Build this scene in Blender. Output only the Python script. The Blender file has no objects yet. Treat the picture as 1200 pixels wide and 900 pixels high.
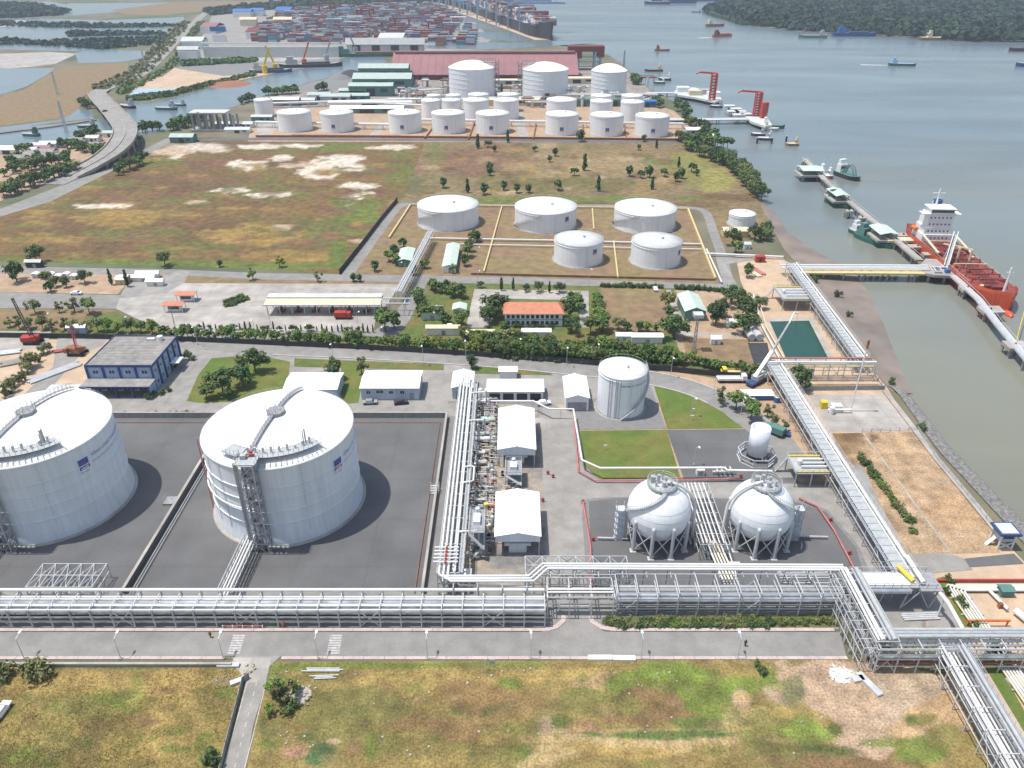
import bpy, bmesh, math, random
from mathutils import Vector, Matrix, noise, geometry
R = random.Random(7)
PI = math.pi
SC = bpy.context.scene
COL = SC.collection
F = 900.; YH = -65.; CH = 120.
TH = math.atan((450 - YH) / F); SN, CS = math.sin(TH), math.cos(TH)
def P(u, v, z=0.):
	a = (u - 600) / F; b = (450 - v) / F
	dy = CS + b * SN; dz = -SN + b * CS
	t = (z - CH) / dz
	return Vector((a * t, dy * t, z))
def proj(p):
	d = p[1] * CS - (p[2] - CH) * SN
	return 600 + F * p[0] / d, 450 - F * (p[1] * SN + (p[2] - CH) * CS) / d
def HY(y, vt):
	k = (450 - vt) / F
	return CH + y * (k * CS - SN) / (CS + k * SN)
def HZ(vb, vt): return HY(P(600, vb)[1], vt)
def xy(p): return Vector((p[0], p[1]))
cam_d = bpy.data.cameras.new('camera'); cam = bpy.data.objects.new('camera', cam_d); COL.objects.link(cam)
cam.location = (0, 0, CH); cam.rotation_euler = (PI / 2 - TH, 0, 0)
cam_d.sensor_width = 36; cam_d.lens = 36 * F / 1200; cam_d.clip_end = 30000; cam_d.clip_start = 1
SC.camera = cam
MATS = {}
def mat(name, col, rough=.8, var=.15, sc=.3, metal=0., bump=0., var2=0., sc2=.02, col2=None, rnd=0., spec=.5, streak=0., fine=0., seam=None, rust=0.):
	m = bpy.data.materials.new(name); m.use_nodes = True
	nt = m.node_tree; N = nt.nodes; L = nt.links
	b = N['Principled BSDF']
	b.inputs['Roughness'].default_value = rough; b.inputs['Metallic'].default_value = metal
	b.inputs['Specular IOR Level'].default_value = spec
	geo = N.new('ShaderNodeNewGeometry')
	def nz(scale, det=4, vec=None):
		n = N.new('ShaderNodeTexNoise'); n.inputs['Scale'].default_value = scale; n.inputs['Detail'].default_value = det
		L.new(vec or geo.outputs['Position'], n.inputs['Vector']); return n
	def mixc(a, bcol, fac, mode='MIX'):
		x = N.new('ShaderNodeMix'); x.data_type = 'RGBA'; x.blend_type = mode
		if isinstance(fac, float): x.inputs[0].default_value = fac
		else: L.new(fac, x.inputs[0])
		for i, q in ((6, a), (7, bcol)):
			if isinstance(q, tuple): x.inputs[i].default_value = q
			else: L.new(q, x.inputs[i])
		return x.outputs[2]
	def maprange(s, lo, hi, a=.3, c=.7):
		r = N.new('ShaderNodeMapRange'); L.new(s, r.inputs[0])
		r.inputs[1].default_value = a; r.inputs[2].default_value = c; r.inputs[3].default_value = lo; r.inputs[4].default_value = hi
		return r.outputs[0]
	def scale(col, f):
		x = N.new('ShaderNodeVectorMath'); x.operation = 'SCALE'
		L.new(col, x.inputs[0]); L.new(f, x.inputs[3]); return x.outputs[0]
	if col == 'attr':
		at = N.new('ShaderNodeAttribute'); at.attribute_name = 'Col'; cur = at.outputs['Color']
	else:
		rg = N.new('ShaderNodeRGB'); rg.outputs[0].default_value = (*col, 1); cur = rg.outputs[0]
	if col2:
		cur = mixc(cur, (*col2, 1), maprange(nz(sc2, 5).outputs[0], 0., 1., .42, .6))
	if var: cur = scale(cur, maprange(nz(sc, 5).outputs[0], 1 - var, 1 + var))
	if var2: cur = scale(cur, maprange(nz(sc2, 4).outputs[0], 1 - var2, 1 + var2))
	if fine: cur = scale(cur, maprange(nz(2.2, 3).outputs[0], 1 - fine, 1 + fine))
	if streak:
		mp = N.new('ShaderNodeMapping'); mp.inputs['Scale'].default_value = (1.2, 1.2, .06); L.new(geo.outputs['Position'], mp.inputs[0])
		cur = scale(cur, maprange(nz(.9, 5, mp.outputs[0]).outputs[0], 1 - streak, 1 + streak * .3, .35, .65))
	if seam:      # sheet or plate joints, real thin darker lines
		ax, per, dk = seam; sp = N.new('ShaderNodeSeparateXYZ'); L.new(geo.outputs['Position'], sp.inputs[0])
		for a_ in ax:
			d1 = N.new('ShaderNodeMath'); d1.operation = 'PINGPONG'; d1.inputs[1].default_value = per; L.new(sp.outputs['XYZ'.index(a_)], d1.inputs[0])
			cur = scale(cur, maprange(d1.outputs[0], 1 - dk, 1, per * .02, per * .06))
	if rust:
		mp = N.new('ShaderNodeMapping'); mp.inputs['Scale'].default_value = (.8, .8, .10); L.new(geo.outputs['Position'], mp.inputs[0])
		cur = mixc(cur, (.33, .24, .17, 1), maprange(nz(1.6, 6, mp.outputs[0]).outputs[0], 0, rust, .60, .80))
	if rnd:
		oi = N.new('ShaderNodeObjectInfo'); cur = scale(cur, maprange(oi.outputs['Random'], 1 - rnd, 1 + rnd, 0, 1))
		hs = N.new('ShaderNodeHueSaturation'); L.new(cur, hs.inputs['Color'])
		mm = N.new('ShaderNodeMath'); mm.operation = 'MULTIPLY'; mm.inputs[1].default_value = 7.31; L.new(oi.outputs['Random'], mm.inputs[0])
		fr = N.new('ShaderNodeMath'); fr.operation = 'FRACT'; L.new(mm.outputs[0], fr.inputs[0])
		L.new(maprange(fr.outputs[0], .475, .525, 0, 1), hs.inputs['Hue']); cur = hs.outputs['Color']
	L.new(cur, b.inputs['Base Color'])
	if bump:
		bp = N.new('ShaderNodeBump'); bp.inputs['Strength'].default_value = min(1, bump); bp.inputs['Distance'].default_value = .3 * bump
		L.new(nz(1.3, 5).outputs[0], bp.inputs['Height']); L.new(bp.outputs[0], b.inputs['Normal'])
	MATS[name] = m
	return m
mat('land', (.17, .15, .095), .95, .25, .05, col2=(.10, .12, .06), sc2=.008, bump=.5, fine=.15)
mat('field', 'attr', .97, .32, .28, bump=1., var2=.16, sc2=.05, fine=.35)
mat('asphalt_dark', (.128, .127, .128), .9, .12, .12, var2=.14, sc2=.035, fine=.07, seam=('XY', 8., .07))
mat('asphalt', (.25, .238, .222), .9, .13, .3, var2=.12, sc2=.05, fine=.06)
mat('asphalt_worn', (.285, .268, .246), .9, .15, .3, var2=.13, sc2=.06, fine=.07)
mat('concrete', (.38, .35, .315), .9, .16, .2, var2=.16, sc2=.05, fine=.06, seam=('XY', 5., .12))
mat('plant_floor', (.33, .28, .225), .92, .2, .6, col2=(.2, .19, .18), sc2=.12, fine=.15)
mat('gravel', (.21, .205, .20), .92, .10, .6, fine=.12)
mat('sand', (.50, .37, .255), .95, .12, .25, var2=.10, sc2=.05, bump=.5, fine=.08)
mat('dirt', (.40, .28, .185), .95, .18, .3, var2=.12, sc2=.06, bump=.4, fine=.1)
mat('bund_soil', (.25, .165, .095), .95, .22, .25, var2=.15, sc2=.05, col2=(.2, .15, .07), bump=.4, fine=.12)
mat('grass', (.10, .135, .03), .95, .2, .4, col2=(.16, .14, .04), sc2=.08, bump=.8, fine=.2)
mat('lawn', (.10, .15, .025), .95, .16, .25, col2=(.15, .15, .035), sc2=.07, bump=.5, fine=.15)
mat('mud', (.25, .20, .165), .75, .2, .08, col2=(.19, .16, .135), sc2=.05, bump=.3)
mat('rock', (.20, .19, .18), .95, .35, 1.2, bump=1., fine=.3)
mat('kerb', (.50, .41, .38), .9, .12, .5, fine=.08)
mat('kerb_grey', (.44, .42, .39), .9, .1, .5)
mat('marking', (.46, .45, .43), .8, .3, 1.5)
mat('white', (.80, .80, .78), .5, .03, .3, streak=.04)
mat('white_roof', (.82, .82, .79), .55, .05, .25, var2=.05, sc2=.15, seam=('X', .9, .10), rust=.12)
mat('tank_white', (.84, .85, .86), .45, .03, .2, streak=.07, rust=.22, seam=('Z', 1.3, .05))
mat('tank_wall', (.76, .78, .805), .5, .03, .2, streak=.08, rust=.18, seam=('Z', 1.3, .04))
mat('tank_roof', (.80, .80, .775), .55, .04, .12, var2=.04, sc2=.06, seam=('XY', 3.2, .035), rust=.10)
mat('steel', (.46, .47, .48), .5, .12, .8, metal=.3)
mat('steel_light', (.56, .57, .575), .5, .12, .8, metal=.15)
mat('silver', (.56, .58, .60), .38, .12, .5, metal=.7, var2=.16, sc2=.25)
mat('pipe_white', (.70, .70, .685), .45, .06, .6)
mat('grating', (.30, .305, .31), .7, .2, 1.5)
mat('grating_light', (.41, .43, .43), .7, .12, 1.)
mat('dark', (.045, .045, .05), .8, .2, .5)
mat('wall_conc', (.33, .32, .30), .9, .15, .3, streak=.25)
mat('blue_wall', (.34, .46, .66), .6, .08, .5, streak=.08)
mat('pale_blue', (.45, .53, .63), .6, .06, .5, streak=.08)
mat('navy', (.035, .075, .20), .5, .1, .5)
mat('blue', (.03, .15, .42), .5, .1, .5)
mat('emblem_blue', (.015, .12, .38), .5, .05, .5)
mat('emblem_red', (.55, .03, .05), .5, .05, .5)
mat('red', (.42, .045, .035), .5, .15, .6)
mat('red_pipe', (.50, .16, .15), .6, .15, .6)
mat('ship_red', (.60, .095, .035), .45, .12, .2, streak=.2)
mat('ship_boot', (.30, .03, .02), .5, .15, .3)
mat('deck_red', (.23, .055, .045), .75, .25, .5)
mat('orange', (.72, .17, .03), .5, .1, .5)
mat('orange_roof', (.56, .22, .13), .8, .12, .6, streak=.05)
mat('maroon_roof', (.31, .145, .15), .75, .10, .06, var2=.08, sc2=.02)
mat('maroon', (.19, .035, .03), .6, .15, .3)
mat('yellow', (.75, .55, .04), .5, .1, .5)
mat('pale_yellow', (.62, .50, .25), .7, .1, .5)
mat('cream', (.66, .58, .40), .7, .08, .5)
mat('green_roof', (.42, .50, .45), .7, .1, .3)
mat('green_wall', (.10, .22, .19), .7, .1, .3)
mat('boat_green', (.035, .13, .10), .6, .25, .6)
mat('boat_wood', (.27, .17, .09), .8, .25, .6)
mat('grey_roof', (.30, .28, .26), .9, .2, .5, var2=.15, sc2=.12, streak=.1)
mat('roof_light', (.55, .56, .54), .8, .1, .3)
mat('glass', (.05, .065, .08), .12, .1, .5)
mat('bark', (.12, .09, .06), .95, .3, 2.)
mat('leaf', (.115, .17, .04), .85, .35, .9, rnd=.28, fine=.3)
mat('leaf_dark', (.07, .115, .036), .85, .35, .9, rnd=.25, fine=.3)
mat('leaf_olive', (.16, .18, .065), .85, .35, .9, rnd=.25, fine=.3)
mat('leaf_light', (.18, .25, .05), .85, .3, .9, rnd=.2, fine=.3)
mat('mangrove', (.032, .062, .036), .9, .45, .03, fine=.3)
mat('dry', (.33, .23, .095), .95, .3, 1.)
mat('rubble', (.42, .38, .33), .9, .2, 2.)
mat('tyre', (.03, .03, .03), .9, .1, 1.)
mat('crane_blue', (.33, .47, .60), .6, .1, .1)
mat('loading_red', (.62, .09, .05), .55, .1, .5)
mat('pond_green', (.02, .075, .052), .2, .1, .1, spec=.5)
mat('pale_green', (.50, .60, .52), .7, .08, .3)
mat('rust', (.30, .12, .06), .8, .3, 1.)
def water_mat(name, c1, c2, sc=.006, rough=.22, bump=.12, strip=(1, 1, 1)):
	m = mat(name, c1, rough, .07, sc * 3, col2=c2, sc2=sc, spec=.5)
	N = m.node_tree.nodes; L = m.node_tree.links; b = N['Principled BSDF']
	geo = N.new('ShaderNodeNewGeometry'); mp = N.new('ShaderNodeMapping'); mp.inputs['Scale'].default_value = (.25, .5, 1)
	L.new(geo.outputs['Position'], mp.inputs[0])
	n = N.new('ShaderNodeTexNoise'); n.inputs['Scale'].default_value = 1.; n.inputs['Detail'].default_value = 6; L.new(mp.outputs[0], n.inputs['Vector'])
	bp = N.new('ShaderNodeBump'); bp.inputs['Strength'].default_value = bump; bp.inputs['Distance'].default_value = .5
	L.new(n.outputs[0], bp.inputs['Height']); L.new(bp.outputs[0], b.inputs['Normal'])
	return m
water_mat('sea', (.165, .205, .225), (.15, .195, .22), .004, bump=.07)
def silt():
	m = MATS['sea']; nt = m.node_tree; N = nt.nodes; L = nt.links; bs = N['Principled BSDF']; old = bs.inputs['Base Color'].links[0].from_socket
	geo = N.new('ShaderNodeNewGeometry'); sp = N.new('ShaderNodeSeparateXYZ'); L.new(geo.outputs['Position'], sp.inputs[0])
	n = N.new('ShaderNodeTexNoise'); n.inputs['Scale'].default_value = .008; n.inputs['Detail'].default_value = 6; n.inputs['Distortion'].default_value = 1.2; L.new(geo.outputs['Position'], n.inputs['Vector'])
	ma = N.new('ShaderNodeMath'); ma.operation = 'MULTIPLY_ADD'; ma.inputs[1].default_value = 420.; L.new(n.outputs[0], ma.inputs[0]); L.new(sp.outputs[1], ma.inputs[2])
	mr = N.new('ShaderNodeMapRange'); mr.interpolation_type = 'SMOOTHSTEP'; mr.inputs[1].default_value = 330; mr.inputs[2].default_value = 900; mr.inputs[3].default_value = 1; mr.inputs[4].default_value = 0; L.new(ma.outputs[0], mr.inputs[0])
	mx = N.new('ShaderNodeMix'); mx.data_type = 'RGBA'; L.new(mr.outputs[0], mx.inputs[0]); L.new(old, mx.inputs[6]); mx.inputs[7].default_value = (.21, .21, .16, 1); 
	mp = N.new('ShaderNodeMapping'); mp.inputs['Scale'].default_value = (.0035, .012, 1); mp.inputs['Rotation'].default_value = (0, 0, .25); L.new(geo.outputs['Position'], mp.inputs[0])
	n3 = N.new('ShaderNodeTexNoise'); n3.inputs['Scale'].default_value = 1.; n3.inputs['Detail'].default_value = 7; n3.inputs['Distortion'].default_value = .8; L.new(mp.outputs[0], n3.inputs['Vector'])
	m3 = N.new('ShaderNodeMapRange'); m3.inputs[1].default_value = .35; m3.inputs[2].default_value = .68; m3.inputs[3].default_value = .88; m3.inputs[4].default_value = 1.10; L.new(n3.outputs[0], m3.inputs[0])
	v3 = N.new('ShaderNodeVectorMath'); v3.operation = 'SCALE'; L.new(mx.outputs[2], v3.inputs[0]); L.new(m3.outputs[0], v3.inputs[3]); L.new(v3.outputs[0], bs.inputs['Base Color'])
	m4 = N.new('ShaderNodeMapRange'); m4.inputs[1].default_value = .35; m4.inputs[2].default_value = .68; m4.inputs[3].default_value = .30; m4.inputs[4].default_value = .16; L.new(n3.outputs[0], m4.inputs[0]); L.new(m4.outputs[0], bs.inputs['Roughness'])
silt()
water_mat('creek', (.165, .21, .24), (.15, .195, .225), .01, bump=.07)
class MB:
	def __init__(s): s.v = []; s.f = []; s.mi = []; s.sm = []; s.cur = 0
	def add(s, vs, fs, smooth=False, m=None):
		o = len(s.v); s.v += [tuple(p) for p in vs]
		for f in fs:
			s.f.append([i + o for i in f]); s.mi.append(s.cur if m is None else m); s.sm.append(smooth)
		return s
	def box(s, x0, x1, y0, y1, z0, z1, m=None):
		v = [(x0, y0, z0), (x1, y0, z0), (x1, y1, z0), (x0, y1, z0), (x0, y0, z1), (x1, y0, z1), (x1, y1, z1), (x0, y1, z1)]
		return s.add(v, [(0, 3, 2, 1), (4, 5, 6, 7), (0, 1, 5, 4), (1, 2, 6, 5), (2, 3, 7, 6), (3, 0, 4, 7)], m=m)
	def rbox(s, c, sx, sy, sz, rz=0, m=None, rx=0, ry=0):
		Mx = Matrix.Translation(Vector(c)) @ Matrix.Rotation(rz, 4, 'Z') @ Matrix.Rotation(ry, 4, 'Y') @ Matrix.Rotation(rx, 4, 'X')
		v = [Mx @ Vector((a * sx / 2, b * sy / 2, cc * sz / 2)) for cc in (-1, 1) for a, b in ((-1, -1), (1, -1), (1, 1), (-1, 1))]
		return s.add(v, [(0, 3, 2, 1), (4, 5, 6, 7), (0, 1, 5, 4), (1, 2, 6, 5), (2, 3, 7, 6), (3, 0, 4, 7)], m=m)
	def beam(s, a, b, w=.2, h=None, m=None):
		a = Vector(a); b = Vector(b); h = h or w; d = b - a
		if d.length < 1e-4: return s
		d.normalize(); up = Vector((0, 0, 1)) if abs(d.z) < .95 else Vector((0, 1, 0))
		r = d.cross(up).normalized() * w / 2; u = r.cross(d).normalized() * h / 2
		v = [a - r - u, a + r - u, a + r + u, a - r + u, b - r - u, b + r - u, b + r + u, b - r + u]
		return s.add(v, [(0, 1, 2, 3), (4, 7, 6, 5), (0, 4, 5, 1), (1, 5, 6, 2), (2, 6, 7, 3), (3, 7, 4, 0)], m=m)
	def tube(s, pts, r, n=8, m=None, cap=True):
		pts = [Vector(p) for p in pts]; vs = []; fs = []; K = len(pts)
		rs = r if isinstance(r, (list, tuple)) else [r] * K
		for i, p in enumerate(pts):
			t = (pts[min(i + 1, K - 1)] - pts[max(i - 1, 0)])
			t = t.normalized() if t.length > 1e-6 else Vector((0, 0, 1))
			up = Vector((0, 0, 1)) if abs(t.z) < .9 else Vector((0, 1, 0))
			a = t.cross(up).normalized(); b = a.cross(t).normalized()
			for k in range(n):
				q = 2 * PI * k / n; vs.append(p + (a * math.cos(q) + b * math.sin(q)) * rs[i])
		for i in range(K - 1):
			for k in range(n):
				k2 = (k + 1) % n; fs.append((i * n + k, i * n + k2, (i + 1) * n + k2, (i + 1) * n + k))
		s.add(vs, fs, True, m)
		if cap: s.add(vs[:n], [tuple(range(n))[::-1]], False, m); s.add(vs[-n:], [tuple(range(n))], False, m)
		return s
	def lathe(s, c, prof, n=32, m=None, smooth=True, a0=0., a1=2 * PI):
		c = Vector(c); full = abs(a1 - a0 - 2 * PI) < 1e-6; cnt = n if full else n + 1
		vs = []
		for r, z in prof:
			for k in range(cnt):
				q = a0 + (a1 - a0) * k / n; vs.append(c + Vector((r * math.cos(q), r * math.sin(q), z)))
		fs = []
		for i in range(len(prof) - 1):
			for k in range(n):
				k2 = (k + 1) % cnt
				fs.append((i * cnt + k, i * cnt + k2, (i + 1) * cnt + k2, (i + 1) * cnt + k))
		return s.add(vs, fs, smooth, m)
	def disc(s, c, r, n=32, m=None):
		c = Vector(c); return s.add([c + Vector((r * math.cos(2 * PI * k / n), r * math.sin(2 * PI * k / n), 0)) for k in range(n)], [tuple(range(n))], False, m)
	def cyl(s, c, r, h, n=16, m=None, smooth=True):
		s.lathe(c, [(r, 0), (r, h)], n, m, smooth); c = Vector(c); s.disc(c + Vector((0, 0, h)), r, n, m); return s
	def prism(s, poly, z0, z1, m=None, mt=None):
		n = len(poly); a = sum(poly[i][0] * poly[(i + 1) % n][1] - poly[(i + 1) % n][0] * poly[i][1] for i in range(n))
		if a < 0: poly = poly[::-1]
		vs = [(p[0], p[1], z0) for p in poly] + [(p[0], p[1], z1) for p in poly]
		s.add(vs, [(i, (i + 1) % n, n + (i + 1) % n, n + i) for i in range(n)], False, m)
		s.add([(p[0], p[1], z1) for p in poly], [tuple(range(n))], False, m if mt is None else mt); return s
	def sheet(s, poly, z, m=None):
		n = len(poly); a = sum(poly[i][0] * poly[(i + 1) % n][1] - poly[(i + 1) % n][0] * poly[i][1] for i in range(n))
		if a < 0: poly = poly[::-1]
		return s.add([(p[0], p[1], z) for p in poly], [tuple(range(n))], False, m)
	def gable(s, x0, x1, y0, y1, ze, zr, axis='y', over=.3, th=.15, m=None):
		if axis == 'y':
			xm = (x0 + x1) / 2; y0 -= over; y1 += over; k = (zr - ze) / ((x1 - x0) / 2)
			a0, a1 = x0 - over, x1 + over; zl = ze - over * k
			v = [(a0, y0, zl), (xm, y0, zr), (a1, y0, zl), (a0, y1, zl), (xm, y1, zr), (a1, y1, zl)]
		else:
			ym = (y0 + y1) / 2; x0 -= over; x1 += over; k = (zr - ze) / ((y1 - y0) / 2)
			a0, a1 = y0 - over, y1 + over; zl = ze - over * k
			v = [(x1, a0, zl), (x1, ym, zr), (x1, a1, zl), (x0, a0, zl), (x0, ym, zr), (x0, a1, zl)]
		v += [(p[0], p[1], p[2] - th) for p in v]
		return s.add(v, [(0, 1, 4, 3), (1, 2, 5, 4), (6, 9, 10, 7), (7, 10, 11, 8), (0, 6, 7, 1), (1, 7, 8, 2), (3, 4, 10, 9), (4, 5, 11, 10), (0, 3, 9, 6), (2, 8, 11, 5)], m=m)
	def build(s, name, mats, parent=None, kind=None, xf=None):
		me = bpy.data.meshes.new(name)
		off = Vector((0, 0, 0))
		if parent is not None:
			r = parent
			while r.parent: r = r.parent
			off = r.location.copy() if r.type == 'EMPTY' or 'base' in r else r.location.copy()
		if parent is None and xf is not None: off = Vector(xf)
		me.from_pydata([(p[0] - off.x, p[1] - off.y, p[2] - off.z) for p in s.v], [], s.f)
		if not isinstance(mats, (list, tuple)): mats = [mats]
		for q in mats: me.materials.append(MATS[q])
		me.polygons.foreach_set('material_index', s.mi); me.polygons.foreach_set('use_smooth', s.sm); me.update()
		o = bpy.data.objects.new(name, me); COL.objects.link(o)
		if parent is not None: o.parent = parent
		elif xf is not None: o.location = off
		if kind: o['kind'] = kind
		return o
def tag(o, label, cat, group=None, kind=None):
	if label: o['label'] = label
	if cat: o['category'] = cat
	if group: o['group'] = group
	if kind: o['kind'] = kind
	return o
def thing(name, label, cat, loc=(0, 0, 0), group=None):
	o = bpy.data.objects.new(name, None); COL.objects.link(o); o.location = loc; o.empty_display_size = .5
	return tag(o, label, cat, group)
def dup(o, loc=None, rz=None, label=None, scale=None, parent=None):
	c = o.copy(); COL.objects.link(c)
	if parent is not None: c.parent = parent
	if loc is not None: c.location = loc
	if rz is not None: c.rotation_euler = (0, 0, rz)
	if scale is not None: c.scale = scale if isinstance(scale, (tuple, list)) else (scale,) * 3
	if label: c['label'] = label
	for ch in o.children: dup(ch, parent=c)
	return c
ONES = 'zeroth first second third fourth fifth sixth seventh eighth ninth tenth eleventh twelfth thirteenth fourteenth fifteenth sixteenth seventeenth eighteenth nineteenth'.split()
TENS = {2: 'twent', 3: 'thirt', 4: 'fort', 5: 'fift', 6: 'sixt', 7: 'sevent', 8: 'eight', 9: 'ninet'}
def ordw(n):
	if n < 20: return ONES[n]
	if n >= 100: return 'hundred-and-' + ordw(n - 100) if n > 100 else 'hundredth'
	t, o = divmod(n, 10)
	return TENS[t] + ('ieth' if o == 0 else 'y-' + ONES[o])
SURF = {}
def surface(name, pts, z, m, px=True, kind='structure', label=None):
	pl = [xy(P(*p)) for p in pts] if px else [Vector(p) for p in pts]
	SURF['n'] = SURF.get('n', 0) + 1; z += SURF['n'] * .00005
	return MB().sheet(pl, z).build(name, m, kind=kind)
def strip_poly(path, w):
	L_, R_ = [], []
	n = len(path)
	for i in range(n):
		a = path[max(i - 1, 0)]; b = path[min(i + 1, n - 1)]
		t = Vector((b[0] - a[0], b[1] - a[1])).normalized(); nn = Vector((-t.y, t.x))
		ww = w[min(len(w) - 1, i * len(w) // n)] if isinstance(w, (list, tuple)) else w
		L_.append(Vector((path[i][0], path[i][1])) + nn * ww / 2); R_.append(Vector((path[i][0], path[i][1])) - nn * ww / 2)
	return L_, R_
def smooth_path(p, k=6):
	p = [Vector((q[0], q[1])) for q in p]; out = []
	for i in range(len(p) - 1):
		p0 = p[max(i - 1, 0)]; p1 = p[i]; p2 = p[i + 1]; p3 = p[min(i + 2, len(p) - 1)]
		for j in range(k):
			t = j / k
			out.append(.5 * ((2 * p1) + (p2 - p0) * t + (2 * p0 - 5 * p1 + 4 * p2 - p3) * t * t + (3 * p1 - p0 - 3 * p2 + p3) * t ** 3))
	out.append(p[-1]); return out
def strip(name, path, w, z0, z1, m, kind='structure', px=True, sm=0, mb=None, label=None):
	pts = [xy(P(*q)) for q in path] if px else [Vector(q) for q in path]
	if sm: pts = smooth_path(pts, sm)
	L_, R_ = strip_poly(pts, w); b = mb or MB()
	n = len(pts)
	vs = [(*p, z1) for p in L_] + [(*p, z1) for p in R_]
	b.add(vs, [(i, n + i, n + i + 1, i + 1) for i in range(n - 1)])
	if z0 is not None:
		vs += [(*p, z0) for p in L_] + [(*p, z0) for p in R_]
		b.add(vs, [(i, i + 1, 2 * n + i + 1, 2 * n + i) for i in range(n - 1)] + [(n + i, 3 * n + i, 3 * n + i + 1, n + i + 1) for i in range(n - 1)] + [(0, 2 * n, 3 * n, n), (n - 1, 2 * n - 1, 4 * n - 1, 3 * n - 1)])
	if mb is not None: return None
	o = b.build(name, m)
	if kind: o['kind'] = kind
	return o
def field(name, pts, z, base, blobs, step=6, amp=.5, px=True, seed=0):
	pl = [P(*p) for p in pts]
	bd = []
	for i in range(len(pts)):
		a = Vector(pts[i]); b = Vector(pts[(i + 1) % len(pts)]); n = max(1, int((b - a).length / (step * 1.5)))
		for k in range(n): bd.append(a.lerp(b, k / n))
	inside = []
	us = [p[0] for p in pts]; vs_ = [p[1] for p in pts]
	def inp(x, y):
		c = False; n = len(pts); j = n - 1
		for i in range(n):
			if (pts[i][1] > y) != (pts[j][1] > y) and x < (pts[j][0] - pts[i][0]) * (y - pts[i][1]) / (pts[j][1] - pts[i][1]) + pts[i][0]: c = not c
			j = i
		return c
	y = min(vs_) + step / 3
	while y < max(vs_):
		x = min(us) + step / 2
		while x < max(us):
			q = (x + R.uniform(-.3, .3) * step, y + R.uniform(-.25, .25) * step * .6)
			if inp(*q): inside.append(Vector(q))
			x += step
		y += step * .6
	allp = bd + inside
	co = [xy(P(q[0], q[1])) for q in allp]; nb = len(bd)
	r = geometry.delaunay_2d_cdt(co, [(i, (i + 1) % nb) for i in range(nb)], [], 1, 1e-4)
	me = bpy.data.meshes.new(name); me.from_pydata([(p[0], p[1], z) for p in r[0]], [], [list(f) for f in r[2]])
	me.update()
	ca = me.color_attributes.new('Col', 'FLOAT_COLOR', 'POINT')
	for i, p in enumerate(r[0]):
		u, v = proj((p[0], p[1], z))
		w1 = noise.noise(Vector((p[0] * .06 + seed, p[1] * .06, 1.3))) + .5 * noise.noise(Vector((p[0] * .2, p[1] * .2, seed + 4.)))
		w2 = noise.noise(Vector((p[0] * .06, p[1] * .06 + seed, 9.1))) + .5 * noise.noise(Vector((p[0] * .2, p[1] * .2, seed + 7.)))
		c = Vector(base)
		for (bu, bv, ru, rv, bc, st) in blobs:
			dx = (u - bu) / ru + w1 * amp; dy = (v - bv) / rv + w2 * amp
			d = math.sqrt(dx * dx + dy * dy)
			f = max(0., min(1., (1.12 - d) / (.16 if st >= .9 else .4))) * min(st, .95 if st < 1 else 1)
			if f > 0: f = f * f * (3 - 2 * f) if f < 1 else 1; c = c.lerp(Vector(bc), f)
		ca.data[i].color = (c.x, c.y, c.z, 1)
	me.materials.append(MATS['field'])
	o = bpy.data.objects.new(name, me); COL.objects.link(o); o['kind'] = 'structure'
	return o
SEA = -1.3
MB().sheet([(-9000, -500), (9000, -500), (9000, 12000), (-9000, 12000)], SEA).build('sea', 'sea', kind='structure')
coast = [(1500, 900), (1290, 720), (1215, 640), (1165, 588), (1120, 545), (1095, 512), (1062, 470), (1040, 452), (1022, 432), (990, 388), (962, 345), (938, 312), (920, 294), (905, 268), (893, 243), (884, 222), (876, 208), (862, 196), (850, 184), (840, 172), (832, 158), (824, 148), (812, 138), (800, 128), (790, 119), (778, 112), (762, 104), (750, 95), (737, 83), (728, 74), (712, 64), (690, 58), (668, 55), (652, 53), (645, 47), (630, 41), (600, 31), (565, 20), (535, 11), (505, 2), (480, -8), (440, -20)]
cw = [xy(P(*p)) for p in coast]
land = [Vector((-9000, 12000)), Vector((-9000, -500)), Vector((400, -500))] + cw + [Vector((-3500, 12000))]
b = MB(); b.prism(land, SEA - 3, 0.)
b.build('land', 'land', kind='structure')
mi = [(880, 226), (893, 243), (905, 268), (920, 294), (938, 312), (962, 345), (990, 388), (1022, 432), (1045, 458)]
mo = [(888, 226), (908, 250), (924, 274), (962, 297), (1000, 318), (1018, 345), (1036, 385), (1054, 425), (1070, 462)]
b = MB(); n = len(mi); K = 8
for i in range(n):
	for j in range(K):
		t = j / (K - 1); a = P(*mi[i], 0.06); c = P(*mo[i], SEA); c = a + (c - a) * 1.35
		q = a.lerp(c, t); q.z += noise.noise(Vector((q.x * .08, q.y * .08, 0))) * .22 * math.sin(t * PI); b.v.append(tuple(q))
for i in range(n - 1):
	for j in range(K - 1):
		b.f.append([i * K + j, i * K + j + 1, (i + 1) * K + j + 1, (i + 1) * K + j]); b.mi.append(0); b.sm.append(True)
b.build('mudflat', 'mud', kind='structure')
ri = [(1040, 452), (1052, 462), (1070, 487), (1098, 527), (1130, 562), (1165, 600), (1215, 655), (1300, 750)]
ro = [(1050, 449), (1068, 462), (1090, 488), (1110, 513), (1135, 540), (1168, 573), (1205, 607), (1290, 680)]
b = MB(); n = len(ri); K = 6
ri = [xy(P(*q)) for q in ri]; ro = [xy(P(*q)) for q in ro]
ri = smooth_path(ri, 5); ro = smooth_path(ro, 5); n = len(ri)
for i in range(n):
	for j in range(K):
		t = j / (K - 1); q = ri[i].lerp(ro[i], t); zz = .35 if t < .75 else .35 - (t - .75) * 8.5
		b.v.append((q.x, q.y, zz + (.12 * noise.noise(Vector((q.x * .9, q.y * .9, 2))) if 0 < t < 1 else 0)))
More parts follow.
